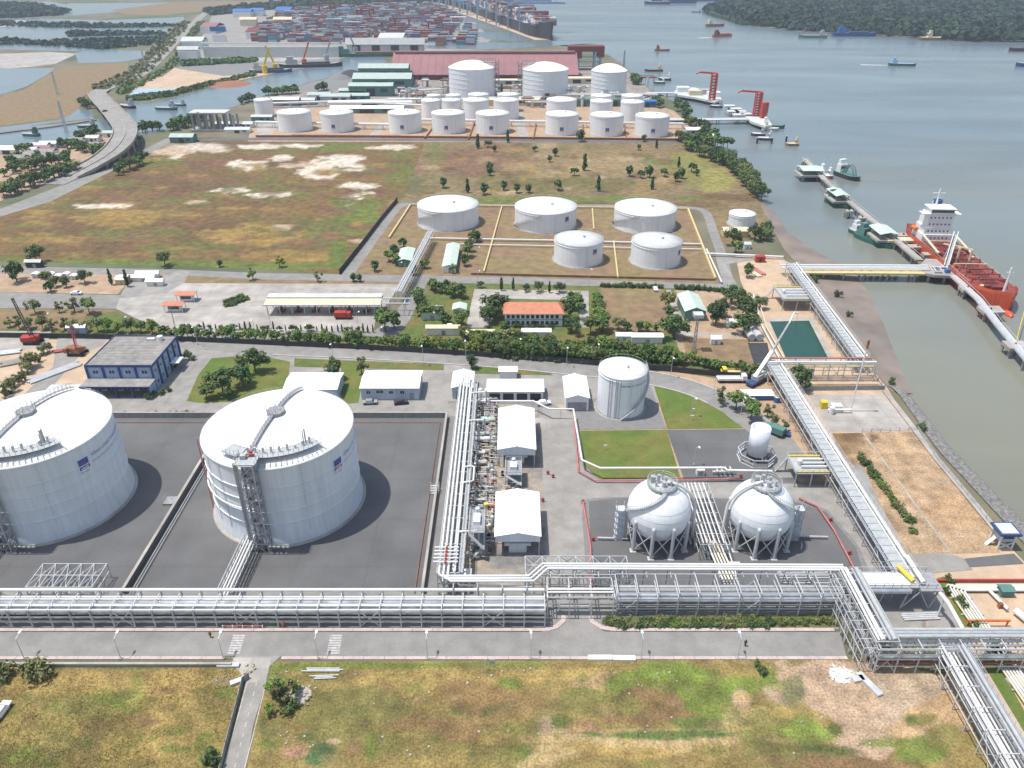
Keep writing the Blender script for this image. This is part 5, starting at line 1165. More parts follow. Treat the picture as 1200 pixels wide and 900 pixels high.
def canopy(label, x0, x1, y0, y1, he, hr, gab, n=4):
	t = thing('canopy', label, 'canopy', ((x0 + x1) / 2, (y0 + y1) / 2, 0), 'white gabled canopies in the process area')
	b = MB(); b.gable(x0, x1, y0, y1, he + .08, hr + .08, 'y', .25, .15); rf = b.build('roof', 'white_roof', t)
	b = MB(); b.beam(((x0 + x1) / 2, y0 - .25, hr + .1), ((x0 + x1) / 2, y1 + .25, hr + .1), .5, .08); b.build('ridge_cap', 'white_roof', rf)
	for y in (y0, y1):
		b = MB(); xm = (x0 + x1) / 2; q = .12 if y == y0 else -.12
		v = [(x0, y, he - gab), (x1, y, he - gab), (x1, y, he), (xm, y, hr), (x0, y, he)]
		b.add(v + [(p[0], p[1] + q, p[2]) for p in v], [(0, 1, 2, 3, 4), (9, 8, 7, 6, 5), (0, 5, 6, 1)]); b.build('gable_panel', 'tank_wall', t)
	for i in range(n + 1):
		y = y0 + .2 + (y1 - y0 - .4) * i / n
		for x in (x0 + .2, x1 - .2): b = MB(); b.beam((x, y, 0), (x, y, he), .26); b.build('column', 'steel', t)
	for x in (x0 + .05, x1 - .05):
		b = MB(); b.box(x - .05, x + .05, y0 + .3, y1 - .3, he - gab, he - .1); b.build('side_panel', 'tank_wall', t)
	for k in range(3):
		y = y0 + (y1 - y0) * (k + .5) / 3; b = MB(); b.rbox((x0 + (x1 - x0) * .5, y, 1.), 4, 3, 1.9); b.tube([(x0 + 2, y - 1, 2.2), (x1 - 2, y - 1, 2.2)], .5, 10)
		ob = b.build('compressor', 'tank_wall', None, xf=((x0 + x1) / 2, y, 0)); tag(ob, '%s grey compressor sheltered under the %s' % (ordw(k + 1), 'far white canopy' if y0 > 150 else 'near white canopy'), 'compressor', 'compressors under the white canopies')
canopy('far white gabled canopy above the process strip', -3.6, 6.1, 165.2, 185.4, 5.9, 6.9, 1.9)
canopy('near white gabled canopy beside the lattice frame', -3.7, 6.3, 131.4, 147, 5.9, 6.9, 1.7)
shed('white-roofed open shed with grey gable beside the pink pipes', 15.9, 22.6, 193.6, 206.2, 4.6, 5.6, 'tank_wall', doors=((16.4, 5.6, 3.0),), name='shed')
shed('large white-roofed pale blue workshop in front of the curved road', -45.6, -28.2, 200, 210.6, 4.2, 5., 'pale_blue', axis='x', name='workshop', doors=((-31, 1.4, 2.4),), wins=((-44, 1.3, 2.1, 1.1), (-41, 2.2, 2.3, 1.1), (-37.2, 1.3, 2.1, 1.1), (-33.8, 1.3, 2.1, 1.1)))
shed('white-roofed low building peeking out behind the whole domed tank', -68.6, -52.8, 199.6, 209.6, 4., 4.7, 'pale_blue', axis='x', name='workshop', doors=((-55, 1.2, 2.3),), wins=((-58, 1.4, 2, 1.1),))
t = shed('small white-roofed blue hut right of the large workshop', -18.1, -12.0, 200.6, 210.4, 4., 4.9, 'pale_blue', axis='y', name='hut', doors=((-17, 2.2, 2.6),))
t = shed('long low white-roofed open garage near the middle rack top', -7.4, 9.4, 199.4, 206.6, 3.4, 3.9, 'tank_wall', axis='x', name='garage')
for k in range(4):
	b = MB(); b.box(-6.8 + k * 4.1, -3.6 + k * 4.1, 199.3, 199.36, .1, 2.6); b.build('bay_opening', 'dark', t)
t = shed('little white pump house behind the garage, partly hidden', -4, 1.5, 213, 216, 2.8, 3.2, 'white', axis='x', name='pump_house')
x0, x1, y0, y1, h = -130.2, -110.2, 206.2, 226.2, 8.3
t = thing('office_building', 'blue two-storey building with worn grey roof and navy frame', 'building', ((x0 + x1) / 2, y0, 0))
b = MB(); b.box(x0, x1, y0, y1, 0, h); b.build('wall', 'blue_wall', t)
b = MB(); b.box(x0 - .2, x1 + .2, y0 - .2, y1 + .2, h, h + .12); rf = b.build('roof', 'grey_roof', t)
b = MB()
for k in range(19): yy = y0 + .6 + k * 1.08; b.box(x0 + .3, x1 - .3, yy - .06, yy + .06, h + .12, h + .2)
b.build('roof_ribs', 'grey_roof', rf)
b = MB(); b.cyl((x1 - 4, y1 - 2.5, h + .12), .9, 1.5, 12); b.rbox((x1 - 7, y1 - 2.6, h + .5), 2.4, .9, .7); b.build('roof_vent', 'white', rf)
b = MB()
for y in (y0 - .3, y1 + .1): b.box(x0 - .35, x1 + .35, y, y + .22, h - .3, h + .45)
for x in (x0 - .35, x1 + .13): b.box(x, x + .22, y0 - .08, y1 + .1, h - .3, h + .45)
b.build('parapet', 'navy', t)
for i in range(5):
	x = x0 + (x1 - x0) * i / 4; b = MB(); b.box(x - .3, x + .3, y0 - .42, y0 - .02, 0, h - .31); b.build('pillar', 'navy', t)
for i in range(1, 6):
	y = y0 + (y1 - y0) * i / 5; b = MB(); b.box(x1 + .02, x1 + .42, y - .3, y + .3, 0, h - .31); b.build('pillar', 'navy', t)
rect_windows(t, [(x0 + 1.6 + 5 * i, x0 + 3.4 + 5 * i, 5.6, 6.9, y0) for i in range(4)], frame='white')
rect_windows(t, [(y0 + 1.2 + 4 * i, y0 + 2.6 + 4 * i, z, z + 1.4, x1) for i in range(5) for z in (1.4, 5.2)], axis='y', out=1)
b = MB(); b.box(x0 - .5, x1 + .6, y0 - 5.4, y0 - .45, 3.9, 4.15); b.build('veranda_roof', 'grey_roof', t)
b = MB(); b.box(x0 - .55, x1 + .65, y0 - 5.6, y0 - 5.42, 3.7, 4.2); b.build('veranda_fascia', 'navy', t)
for i in range(5):
	x = x0 + (x1 - x0) * i / 4; b = MB(); b.box(x - .25, x + .25, y0 - 5.3, y0 - 4.85, 0, 3.88); b.build('veranda_column', 'navy', t)
b = MB(); b.box(x1 + .05, x1 + .3, y0 - 4.8, y0 - .45, 0, 3.88); b.build('veranda_side', 'blue_wall', t)
for i in range(4): b = MB(); b.box(x0 + 1 + 5 * i, x0 + 4 + 5 * i, y0 - .05, y0 - .012, .1, 2.6); b.build('door', 'dark', t)
b = MB(); b.box(x1 + .45, x1 + 3.2, y0 + 11, y0 + 15.4, 3.2, 3.45); b.build('porch_roof', 'tank_wall', t)
t2 = thing('container_office', 'grey flat roof block beside blue building, behind the cut-off tank', 'portable office', (-136, 201, 0))
b = MB(); b.box(-141, -131.2, 198, 204, 0, 2.8); b.build('wall', 'tank_wall', t2); b = MB(); b.box(-141.2, -131, 197.8, 204.2, 2.8, 3); b.build('roof', 'roof_light', t2); b = MB(); b.box(-137, -136, 197.9, 197.98, .1, 2.2); b.build('door', 'navy', t2)
x0, x1, y0, y1 = -2.6, 18.2, 251.6, 260.8
t = thing('office_building', 'long white two-storey office with orange tiled hip roof', 'building', (8, 252, 0))
b = MB(); b.box(x0, x1, y0, y1, 0, 5.2); b.build('wall', 'white', t)
b = MB(); e = .6; b.add([(x0 - e, y0 - e, 5.2), (x1 + e, y0 - e, 5.2), (x1 + e, y1 + e, 5.2), (x0 - e, y1 + e, 5.2), (x0 + 1.6, 256.2, 7.6), (x1 - 1.6, 256.2, 7.6)], [(0, 1, 5, 4), (1, 2, 5), (2, 3, 4, 5), (3, 0, 4), (0, 3, 2, 1)]); b.build('roof', 'orange_roof', t)
rect_windows(t, [(x0 + .8 + 1.75 * i, x0 + 1.75 + 1.75 * i, z, z + 1.2, y0) for i in range(11) for z in (.9, 3.3)], frame='navy')
b = MB(); b.box(7.2, 8.6, y0 - .06, y0 - .01, .05, 2.3); b.build('door', 'dark', t)
b = MB(); b.box(x0 - .05, x1 + .05, y0 - .09, y0 - .005, 2.6, 2.8); b.build('band', 'navy', t)
t = thing('loading_canopy', 'very long flat cream loading canopy across the pale car park', 'canopy', (-70, 264, 0))
b = MB(); b.gable(-91.5, -49, 261.0, 268.8, 4.6, 5.2, 'x', .3, .2); b.build('roof', 'cream', t)
b = MB(); b.box(-91.8, -48.8, 265.2, 269, 5.25, 5.6); b.build('roof_strip', 'roof_light', t)
b = MB(); b.box(-92, -48.6, 260.4, 260.65, 4.2, 4.7); b.build('gutter', 'white', t)
for i in range(10):
	for y in (261.6, 268.4): b = MB(); x = -91 + 4.6 * i; b.beam((x, y, 0), (x, y, 4.6), .3); b.build('column', 'steel', t)
for i in range(6): b = MB(); x = -88 + 6.4 * i; b.box(x, x + 2.6, 263.6, 266.4, 0.08, .5); b.box(x + 1, x + 1.6, 264.5, 265.4, .5, 2.2); b.build('loading_island', 'maroon', t)
t = thing('pipe_portal', 'white frame of two pipes joining the loading canopy to the slanting bridge', 'pipe frame', (-44, 262, 0))
for y in (261, 265.6): b = MB(); b.beam((-48.5, y, 4.9), (-37.5, y, 4.9), .4); b.build('pipe', PW, t)
for x in (-46, -40): b = MB(); b.beam((x, 261, 0), (x, 261, 4.8), .25); b.beam((x, 265.6, 0), (x, 265.6, 4.8), .25); b.beam((x, 261, 4.5), (x, 265.6, 4.5), .25); b.build('frame', 'steel_light', t)
rack('slanting covered pipe bridge over the cross road to the bunded yard', P(468, 357), P(505, 284), 3.2, [4.8], 6., [(-.8, 5.2, .35, SL, 'grey_pipe'), (0, 5.2, .35, SL, 'grey_pipe'), (.9, 5.2, .35, SL, 'grey_pipe')], brace=0)
for i, (u, v) in enumerate(((220, 352), (206, 364))):
	p = P(u, v); t = thing('gate_booth', ('far' if i == 0 else 'near') + ' one of two small booths with red roofs on the car park', 'booth', p, 'red-roofed booths on the car park')
	b = MB(); b.rbox(p + Vector((0, 0, 1.5)), 4.6, 2.4, 2.8); b.build('wall', 'white', t)
	b = MB(); b.gable(p.x - 3.6, p.x + 3.6, p.y - 2., p.y + 2., 3., 3.8, 'x', .2); b.build('roof', 'orange_roof', t)
	b = MB(); b.box(p.x - 2, p.x + 2, p.y - 1.26, p.y - 1.21, 1.1, 2.2); b.build('window', 'glass', t)
	for s in (-1, 1): b = MB(); b.beam((p.x + 3.3 * s, p.y - 1.7, 0), (p.x + 3.3 * s, p.y - 1.7, 3), .2); b.beam((p.x + 3.3 * s, p.y + 1.7, 0), (p.x + 3.3 * s, p.y + 1.7, 3), .2); b.build('column', 'white', t)
def pshed(label, u0, u1, vf, vb, he, wallm, roofm, axis='x', name='shed', rise=.7, wins=0, group=None):
	vm = vf; a = P(u0, vf); c = P(u1, vf); y0 = a.y
	y1 = P(u0, vb, he).y
	return shed(label, a.x, c.x, y0, max(y1, y0 + 2), he, he + rise, wallm, roofm, axis, name, group, wins=tuple((a.x + (c.x - a.x) * (k + .3) / wins, (c.x - a.x) / wins * .4, he * .4, he * .3) for k in range(wins)), doors=((a.x + (c.x - a.x) * .45, min(1.4, (c.x - a.x) * .2), he * .6),), ridge=he > 3)
G4 = 'small sheds and houses of the middle compound'
pshed('pale green roofed long shed left of the pipe bay in bunded yard', 466, 482, 313, 291, 3, 'green_wall', 'pale_green', 'y', group=G4)
pshed('pale green roofed long shed right of the pipe bay in bunded yard', 519, 534, 320, 286, 3, 'white', 'pale_green', 'y', group=G4)
pshed('cream-roofed kiosk among trees beside the belt road', 494, 517, 375, 358, 3, 'pale_green', 'pale_green', 'x', group=G4)
pshed('narrow pale green shed right of the cream kiosk', 531, 546, 371, 356, 3, 'white', 'pale_green', 'y', group=G4)
pshed('long cream-roofed shed below the kiosk, in front of the trees', 500, 539, 393, 383, 3, 'white', 'cream', 'x', group=G4)
pshed('cream-roofed carport with dark front, left of the orange roof office', 547, 579, 400, 386, 3, 'glass', 'cream', 'x', group=G4)
pshed('white roofed shed just below the orange roof office', 612, 645, 396, 387, 2.6, 'tank_wall', 'white_roof', 'x', group=G4)
pshed('white roofed shed left part of white pair beyond curved road', 722, 740, 401, 391, 2.6, 'tank_wall', 'white_roof', 'x', group=G4)
pshed('white roofed long shed beyond the tall flat-topped tank', 740, 776, 403, 390, 2.8, 'tank_wall', 'white_roof', 'x', group=G4)
pshed('pale green roofed hall beside the bare brown plot', 802, 826, 376, 345, 4, 'green_wall', 'pale_green', 'y', name='hall', rise=1.4, group=G4)
pshed('small white hut in the bare ground between big trees', 851, 862, 384, 376, 2.4, 'white', 'white_roof', 'x', group=G4)
pshed('small white hut in the dry plot below the footpath', 833, 844, 404, 396, 2.4, 'white', 'white_roof', 'x', group=G4)
pshed('cream roofed house beside the small lone tank', 848, 877, 278, 266, 3, 'pale_yellow', 'cream', 'x', name='house', group=G4)
pshed('little pale hut below the cream roofed house', 872, 879, 292, 284, 2.4, 'white', 'roof_light', 'x', group=G4)
pshed('white cabin beside the left road, blue trimmed', 80, 101, 391, 382, 2.6, 'pale_blue', 'white_roof', 'x', group=G4)
pshed('white nursery roof, long one in the left compound', 160, 186, 325.5, 321, 2, 'white', 'white_roof', 'x', group=G4)
pshed('white nursery roof, second in the left compound', 155, 181, 330, 325, 2, 'white', 'white_roof', 'x', group=G4)
pshed('wide white shed at the tip of the left compound', 172, 191, 335.5, 327, 2.2, 'white', 'white_roof', 'x', group=G4)
pshed('pale yellow house in the left compound', 136, 148, 334, 322, 2.4, 'pale_yellow', 'white_roof', 'x', name='house', group=G4)
for k in range(6): pshed('small white stall, %s from left in the left compound' % ordw(k + 1), 38 + k * 9, 44 + k * 9, 326 + (k % 2) * 2, 320 + (k % 2) * 2, 1.8, 'white', 'white_roof', 'y', name='stall', rise=.3, group=G4)
pshed('long grey roof parked beside the left tree, by the cross road', 31, 49, 314, 308, 2.8, 'dark', 'roof_light', 'x', group=G4)
p = P(1172, 638); t = thing('watchtower', 'white watchtower with blue-edged flat roof at the shore wall', 'watchtower', p)
b = MB()
for sx in (-1.6, 1.6):
	for sy in (-1.6, 1.6): b.beam(p + Vector((sx, sy, 0)), p + Vector((sx, sy, 4)), .3)
b.beam(p + Vector((-1.6, -1.6, .2)), p + Vector((1.6, -1.6, 2)), .2); b.beam(p + Vector((1.6, -1.6, .2)), p + Vector((-1.6, -1.6, 2)), .2); b.build('leg_frame', 'white', t)
b = MB(); b.rbox(p + Vector((0, 0, 3.2)), 3.2, 3.2, 2); b.build('cabin', 'pale_blue', t)
b = MB(); b.rbox(p + Vector((0, -1.63, 3.5)), 2.4, .06, .9); b.build('window', 'glass', t)
b = MB(); b.rbox(p + Vector((0, 0, 4.5)), 4.8, 4.6, .5); b.build('roof_edge', 'navy', t)
b = MB(); b.rbox(p + Vector((0, 0, 4.8)), 3.8, 3.6, .12); b.build('roof', 'roof_light', t)
b = MB(); b.beam(p + Vector((-3.4, 0, 0)), p + Vector((-1.8, 0, 2.3)), .9, .2); b.build('stair', 'white', t)
surface('dark_lot', [(1130, 655), (1188, 649), (1200, 661), (1136, 665)], .1, 'asphalt_dark')
surface('shore_road', [(1060, 650), (1110, 648), (1130, 655), (1140, 668), (1090, 672), (1100, 690), (1195, 870), (1240, 960), (1190, 960), (1085, 722), (1062, 668), (985, 548), (1010, 545)], .085, 'asphalt_worn')
surface('verge', [(1098, 678), (1106, 676), (1148, 745), (1136, 745)], .12, 'lawn')
surface('verge', [(1150, 775), (1166, 772), (1215, 860), (1206, 868)], .12, 'lawn')
def fence(label, path, h=1.8, post=3., m='grating', px=True, z=0, name='fence', mesh=True):
	pts = [P(*q) for q in path] if px else [Vector((*q, 0)) for q in path]
	t = thing(name, label, 'fence', pts[0]); b = MB(); b2 = MB()
	for a, c in zip(pts, pts[1:]):
		n = max(1, int((c - a).length / post))
		for k in range(n): p = a.lerp(c, k / n); b = MB(); b.beam(p, p + Vector((0, 0, h)), .16); b.build('post', m, t)
		for zz in (.3, .6, .95): b2.beam(a + Vector((0, 0, h * zz)), c + Vector((0, 0, h * zz)), .06)
		if mesh == 'solid': b2.beam(a + Vector((0, 0, h * .5)), c + Vector((0, 0, h * .5)), .1, h)
	b2.build('fence_panel', m, t)
fence('dark solid fence along the left side of bunded yard road', [(398, 322), (425, 288), (447, 259), (466, 236)], 2.4, 3, 'dark', mesh='solid')
fence('dark long fence in front of the tree belt', [(-60, 395), (100, 397), (200, 399.5), (300, 404), (430, 410), (560, 418), (680, 427), (800, 437), (905, 448)], 2.0, 3, 'dark', mesh='solid')
fence('dark fence beside the dashed lane at lower left', [(292, 795), (285, 800), (262, 890), (245, 960)], 1.5, 2, 'wall_conc', mesh='solid')
fence('pale fence round the bare shore yard', [(1010, 507), (1075, 505), (1098, 540), (1140, 590), (1170, 628)], 1.5, 2.6, 'steel_light')
fence('grey wall across the top of the concrete pad', [(944, 458), (1036, 457)], 1.6, 3, 'grating', mesh='solid')
fence('fence up the shore side from pad to pond corner', [(1036, 458), (1022, 436), (1003, 418)], 1.5, 3, 'wall_conc')
wall('low pale wall at field edge left of the dashed lane', [(-300, 780.5), (272, 781)], .35, .8, px=True)
wall('white tank yard pipe sleeper wall along far farm, brown brick', [(300, 161), (440, 161.5), (620, 163), (800, 165)], .8, 1.6, 'rust', cap=False, px=True)
wall('low yellow bund wall along the left of middle tank yard', [(481, 241.5), (456, 280)], .7, 1.1, 'pale_yellow', cap=False, px=True)
wall('low yellow bund wall along the back of middle tank yard', [(481, 241.5), (806, 246.5)], .7, 1.1, 'pale_yellow', cap=False, px=True)
wall('low yellow bund wall down the right of middle tank yard', [(806, 246.5), (838, 328)], .8, 1.2, 'pale_yellow', cap=False, px=True)
wall('low pale wall along the front of middle tank yard', [(552, 322), (838, 329)], .6, 1., 'bund_soil', cap=False, px=True)
wall('yellow divider wall right of the leftmost wide tank', [(588, 244), (567, 320)], .6, 1., 'pale_yellow', cap=False, px=True)
wall('yellow divider wall between middle and right wide tanks', [(694, 246), (696, 270)], .6, 1., 'pale_yellow', cap=False, px=True)
wall('pale divider wall between the two smaller front tanks', [(719, 284), (724, 327)], .6, 1., 'pale_yellow', cap=False, px=True)
zpipe('upper of two long white pipes crossing the middle tank yard', [(502, 279), (640, 281.5), (822, 286)], .42, PW, .9, 0)
zpipe('lower of two long white pipes crossing the middle tank yard', [(540, 286), (640, 288), (822, 292)], .28, PW, .9, 0)
zpipe('white pipe linking middle tank yard to the jetty bridge', [(826, 297), (918, 301)], .5, PW, 1.2, 0)
zpipe('thin white pipe down beside the reservoir pond, left side', [(883, 345), (892, 380), (915, 423)], .3, PW, 1.2, 0)
zpipe('second thin pale pipe down beside the reservoir pond', [(889, 352), (898, 383), (921, 423)], .25, 'cream', 1.2, 0)
zpipe('pale pipe beside the right bund wall of middle yard', [(828, 292), (846, 331)], .4, PW, .8, 0)
def mast(label, u, vb, vt, w=.9, m='steel', head=None, name='mast', group=None):
	p = P(u, vb); h = HZ(vb, vt); t = thing(name, label, name.replace('_', ' '), p, group); b = MB()
	if w > .3:
		for sx in (-1, 1):
			for sy in (-1, 1): b.beam(p + Vector((sx * w / 2, sy * w / 2, 0)), p + Vector((sx * w * .22, sy * w * .22, h)), w * .14)
		n = max(4, int(h / 2))
		for k in range(n):
			a = k / n; c = (k + 1) / n; wa = w / 2 * (1 - .56 * a); wc = w / 2 * (1 - .56 * c)
			for q in range(4):
				s = [(-1, -1), (1, -1), (1, 1), (-1, 1)]; A = s[q]; B_ = s[(q + 1) % 4]
				b.beam(p + Vector((A[0] * wa, A[1] * wa, h * a)), p + Vector((B_[0] * wc, B_[1] * wc, h * c)), w * .09); b.beam(p + Vector((A[0] * wa, A[1] * wa, h * a)), p + Vector((B_[0] * wa, B_[1] * wa, h * a)), w * .09)
		b.build('lattice', m, t)
	else: b.tube([p, p + Vector((0, 0, h))], [w / 2, w / 4], 8); b.build('pole', m, t)
	if head:
		b = MB(); b.rbox(p + Vector((0, 0, h)), head, head, head * .35); b.build('head', 'steel_light', t)
	return t, p, h
p = P(993, 484); h = HZ(484, 412)
t2 = thing('flare_mast', 'tall slim white flare pole with rusty tip on the concrete pad', 'flare stack', p + Vector((1.2, 1, 0)))
b = MB(); b.tube([p + Vector((1.2, 1, 0)), p + Vector((1.4, 1, h + 1))], .2, 8); b.build('pole', 'white', t2)
b = MB(); b.tube([p + Vector((1.4, 1, h + .5)), p + Vector((1.4, 1, h + 3.2))], .36, 8); b.build('tip', 'rust', t2)
b = MB(); b.rbox(p + Vector((-3, 1.5, 1)), 3, 2, 2); b.cyl(p + Vector((-5, -.5, .1)), .7, 2.2, 8); b.tube([p + Vector((-6, 0, 1.2)), p + Vector((1, 0, 1.2))], .3, 8); b.build('ignition_skid', 'white', t2)
b = MB(); b.rbox(p + Vector((-6.2, 3, 1.2)), 1.8, 1.8, 2.2); b.build('cabinet', 'yellow', t2)
mast('lattice flood light tower with round head in the dry plot', 813, 410, 369, 1.0, head=3.2, name='light_tower')
t, p, h = mast('thin dark mast with small head by the car park', 206, 387, 360, .35, 'steel', name='light_tower')
def hull_mesh(mb, L_, B, D, bowf=.18, sternf=.1, keel=-.6, n=26, sheer=.06, z0=0., m_hull=0, m_deck=1, bul=.0):
	"""hull along +y (bow at +y), waterline at z0, deck at height D"""
	prof = []
	for i in range(n + 1):
		s = i / n; y = -L_ / 2 + L_ * s
		if s < sternf: w = .62 + .38 * math.sin(PI / 2 * s / sternf)
		elif s > 1 - bowf: q = (s - (1 - bowf)) / bowf; w = max(0.02, (1 - q ** 2.2))
		else: w = 1.
		rise = D + L_ * sheer * max(0, (s - .8) / .2) ** 2 * .5 + L_ * sheer * .3 * max(0, (.12 - s) / .12)
		prof.append((y, w, rise))
	vs = []; fs = []; ms = []
	for y, w, r in prof:
		wl = w * (.9 if w < 1 else 1)
		vs += [(-B / 2 * w * .5, y * .97, keel), (-B / 2 * wl, y * .985, 0), (-B / 2 * w, y, r), (B / 2 * w, y, r), (B / 2 * wl, y * .985, 0), (B / 2 * w * .5, y * .97, keel)]
	for i in range(n):
		a = i * 6; b_ = a + 6
		for k in range(5):
			fs.append((a + k, b_ + k, b_ + k + 1, a + k + 1)); ms.append(m_deck if k == 2 else m_hull)
	fs.append((0, 1, 2, 3, 4, 5)); ms.append(m_hull); e = n * 6; fs.append((e + 5, e + 4, e + 3, e + 2, e + 1, e)); ms.append(m_hull)
	vs = [(x, y, z + z0) for x, y, z in vs]
	for f, m in zip(fs, ms): pass
	o = len(mb.v); mb.v += vs
	for f, m in zip(fs, ms): mb.f.append([i + o for i in f]); mb.mi.append(m); mb.sm.append(False)
	return prof
def place(o, loc, rz): o.location = loc; o.rotation_euler = (0, 0, rz)
t = thing('tanker_ship', 'orange-red tanker with white bridge moored at the jetty', 'tanker ship')
L_, B, D = 89., 16.0, 5.0
b = MB(); prof = hull_mesh(b, L_, B, D, .2, .1, -1.5, 40, .05, 0, 0, 1); b.build('hull', ['ship_red', 'deck_red'], t)
b = MB(); hull_mesh(b, L_ * .998, B + .08, .55, .2, .1, -1.5, 40, 0, 0, 0, 0); b.build('boot_stripe', 'ship_boot', t)
b = MB()
for s in (-1, 1):
	pr_ = [(s * B / 2 * w * .99, y * .995, r) for y, w, r in prof]
	for a, c in zip(pr_, pr_[1:]):
		hgt = 1.3 if a[1] > L_ * .33 or a[1] < -L_ * .38 else .35
		b.add([a, c, (c[0], c[1], c[2] + hgt), (a[0], a[1], a[2] + hgt)], [(0, 1, 2, 3)])
b.build('bulwark', 'ship_red', t)
b = MB(); b.tube([(0, L_ / 2 - 3, -.2), (0, L_ / 2 + 1.8, .1), (0, L_ / 2 + 3.2, .2)], [1.5, 1.4, .5], 12); b.build('bulbous_bow', 'ship_red', t)
b = MB(); yb = -L_ / 2
b.box(-6.6, 6.6, yb + 10, yb + 21, D, D + 3); b.box(-6.0, 6.0, yb + 10.6, yb + 20.4, D + 3, D + 6); b.box(-5.4, 5.4, yb + 11, yb + 20, D + 6, D + 9); b.box(-5.4, 5.4, yb + 12, yb + 20, D + 9, D + 12)
hs = b.build('superstructure', 'white', t)
b = MB(); b.box(-8.4, 8.4, yb + 15.5, yb + 20.3, D + 11.9, D + 12.3); b.box(-5, 5, yb + 13, yb + 20, D + 12.3, D + 14.4); br = b.build('bridge', 'white', t)
b = MB(); b.box(-4.8, 4.8, yb + 20.02, yb + 20.12, D + 12.9, D + 13.9); b.box(-5.12, -5.02, yb + 14, yb + 19.5, D + 12.9, D + 13.9); b.build('bridge_window', 'glass', br)
for k, z in enumerate((1.2, 4.2, 7.2, 10.2)):
	for i in range(6):
		b = MB(); yy = yb + 20.02 + (.98 if k == 0 else .4 if k == 1 else 0); x = -4.4 + i * 1.7; b.box(x, x + .6, yy, yy + .05, D + z, D + z + .7); b.build('window', 'glass', hs)
b = MB(); b.box(-5.6, 5.6, yb + 12.6, yb + 20.6, D + 14.4, D + 14.6); b.build('bridge_roof', 'white_roof', br)
b = MB(); b.lathe((-2.2, yb + 8.2, 0), [(1.9, D), (1.8, D + 14)], 14); f = b.build('funnel', 'white', t)
b = MB(); b.lathe((-2.2, yb + 8.2, 0), [(1.95, D + 10), (1.95, D + 11.6)], 14); b.build('funnel_band', 'red', f)
b = MB(); b.lathe((-2.2, yb + 8.2, 0), [(1.9, D + 13.9), (2.0, D + 15.4), (1.2, D + 15.4)], 14); b.disc((-2.2, yb + 8.2, D + 15.2), 1.9, 14); b.build('funnel_cap', 'navy', f)
b = MB(); b.tube([(1, yb + 14, D + 14.4), (1, yb + 14, D + 22)], [.5, .25], 8); b.beam((-1.6, yb + 14, D + 20), (3.6, yb + 14, D + 20), .4, .3); b.beam((-1, yb + 14, D + 18), (3, yb + 14, D + 18), .3); b.tube([(4.6, yb + 18, D + 14.4), (4.6, yb + 18, D + 17.6)], .25, 6); b.build('radar_mast', 'white', t)
b = MB(); b.tube([(0, L_ / 2 - 7, D), (0, L_ / 2 - 7, D + 11)], [.6, .3], 8); b.beam((-1.3, L_ / 2 - 7, D + 9), (1.3, L_ / 2 - 7, D + 9), .3); b.build('fore_mast', 'white', t)
b = MB()
for x in (-2.2, -1.1, 0, 1.1, 2.2): b.tube([(x, yb + 24, D + 1.3), (x, L_ / 2 - 16, D + 1.3)], .25, 6)
b.build('deck_pipes', 'deck_red', t)
rr_ = random.Random(4)
for k in range(9):
	y = yb + 26 + k * 5.6; b = MB(); b.tube([(-6.6, y, D + 1.8), (6.6, y, D + 1.8)], .22, 6)
	for x in (-6.6, 6.6): b.beam((x, y, D), (x, y, D + 1.8), .3)
	b.build('cross_pipe', rr_.choice(['deck_red', 'cream', 'maroon', 'deck_red']), t)
for k in range(22):
	y = yb + 25 + rr_.uniform(0, 52); x = rr_.uniform(-6.5, 6.5); b = MB()
	if rr_.random() < .5: b.cyl((x, y, D), rr_.uniform(.5, 1.), rr_.uniform(.6, 1.6), 10)
	else: b.rbox((x, y, D + .7), rr_.uniform(1, 2.6), rr_.uniform(.8, 2), rr_.uniform(1, 1.8))
	b.build('tank_hatch' if k % 2 else 'deck_locker', rr_.choice(['maroon', 'deck_red', 'cream', 'pale_yellow', 'deck_red', 'red']), t)
for s in (-1, 1):
	b = MB(); x = s * 7.0
	b.beam((x, yb + 22, D + 3.4), (x, yb + 40, D + 1.2), .9, .5); b.build('deck_rail_trunk', 'cream', t)
for y, x in ((2, 2.), (4, -2)):
	b = MB(); b.tube([(x, y, D), (x, y, D + 6)], .5, 8); b.beam((x, y, D + 6), (x + .5, y - 13, D + 3.2), .6, .6); b.build('deck_crane', 'cream', t)
b = MB()
for x in (-3.4, 3.4): b.cyl((x, L_ / 2 - 13, D), 1., 1.4, 10)
b.rbox((0, L_ / 2 - 11.5, D + .8), 5, 2, 1.6); b.build('windlass', 'maroon', t)
b = MB()
for s in (-1, 1):
	y = yb + 22
	while y < L_ / 2 - 18:
		b.beam((s * B / 2 * .98, y, D), (s * B / 2 * .98, y, D + 1.1), .1); y += 2.4
	b.beam((s * B / 2 * .98, yb + 22, D + 1.1), (s * B / 2 * .98, L_ / 2 - 18, D + 1.1), .08)
b.build('deck_railing', 'cream', t)
for s in (-1, 1):
	b = MB(); b.tube([(s * 7.2, yb + 11, D + 3.6), (s * 7.2, yb + 15, D + 3.6)], [.9, .9], 8); b.build('lifeboat', 'orange', t)
b = MB(); b.box(-5.5, 5.5, yb + 3, yb + 9, D, D + .12); b.cyl((-5, yb + 5, D), .7, 1.2, 8); b.rbox((4, yb + 5, D + .6), 2.4, 1.4, 1.2); b.build('poop_gear', 'green_wall', t)
place(t, (190., 309.5, SEA), PI - .06)
t = thing('gangway_tower', 'grey gangway lattice leaning from the jetty platform to the tanker', 'gangway', (181, 300, 3))
a = Vector((180.5, 301.5, 3)); c = Vector((186.5, 311.5, 14)); 
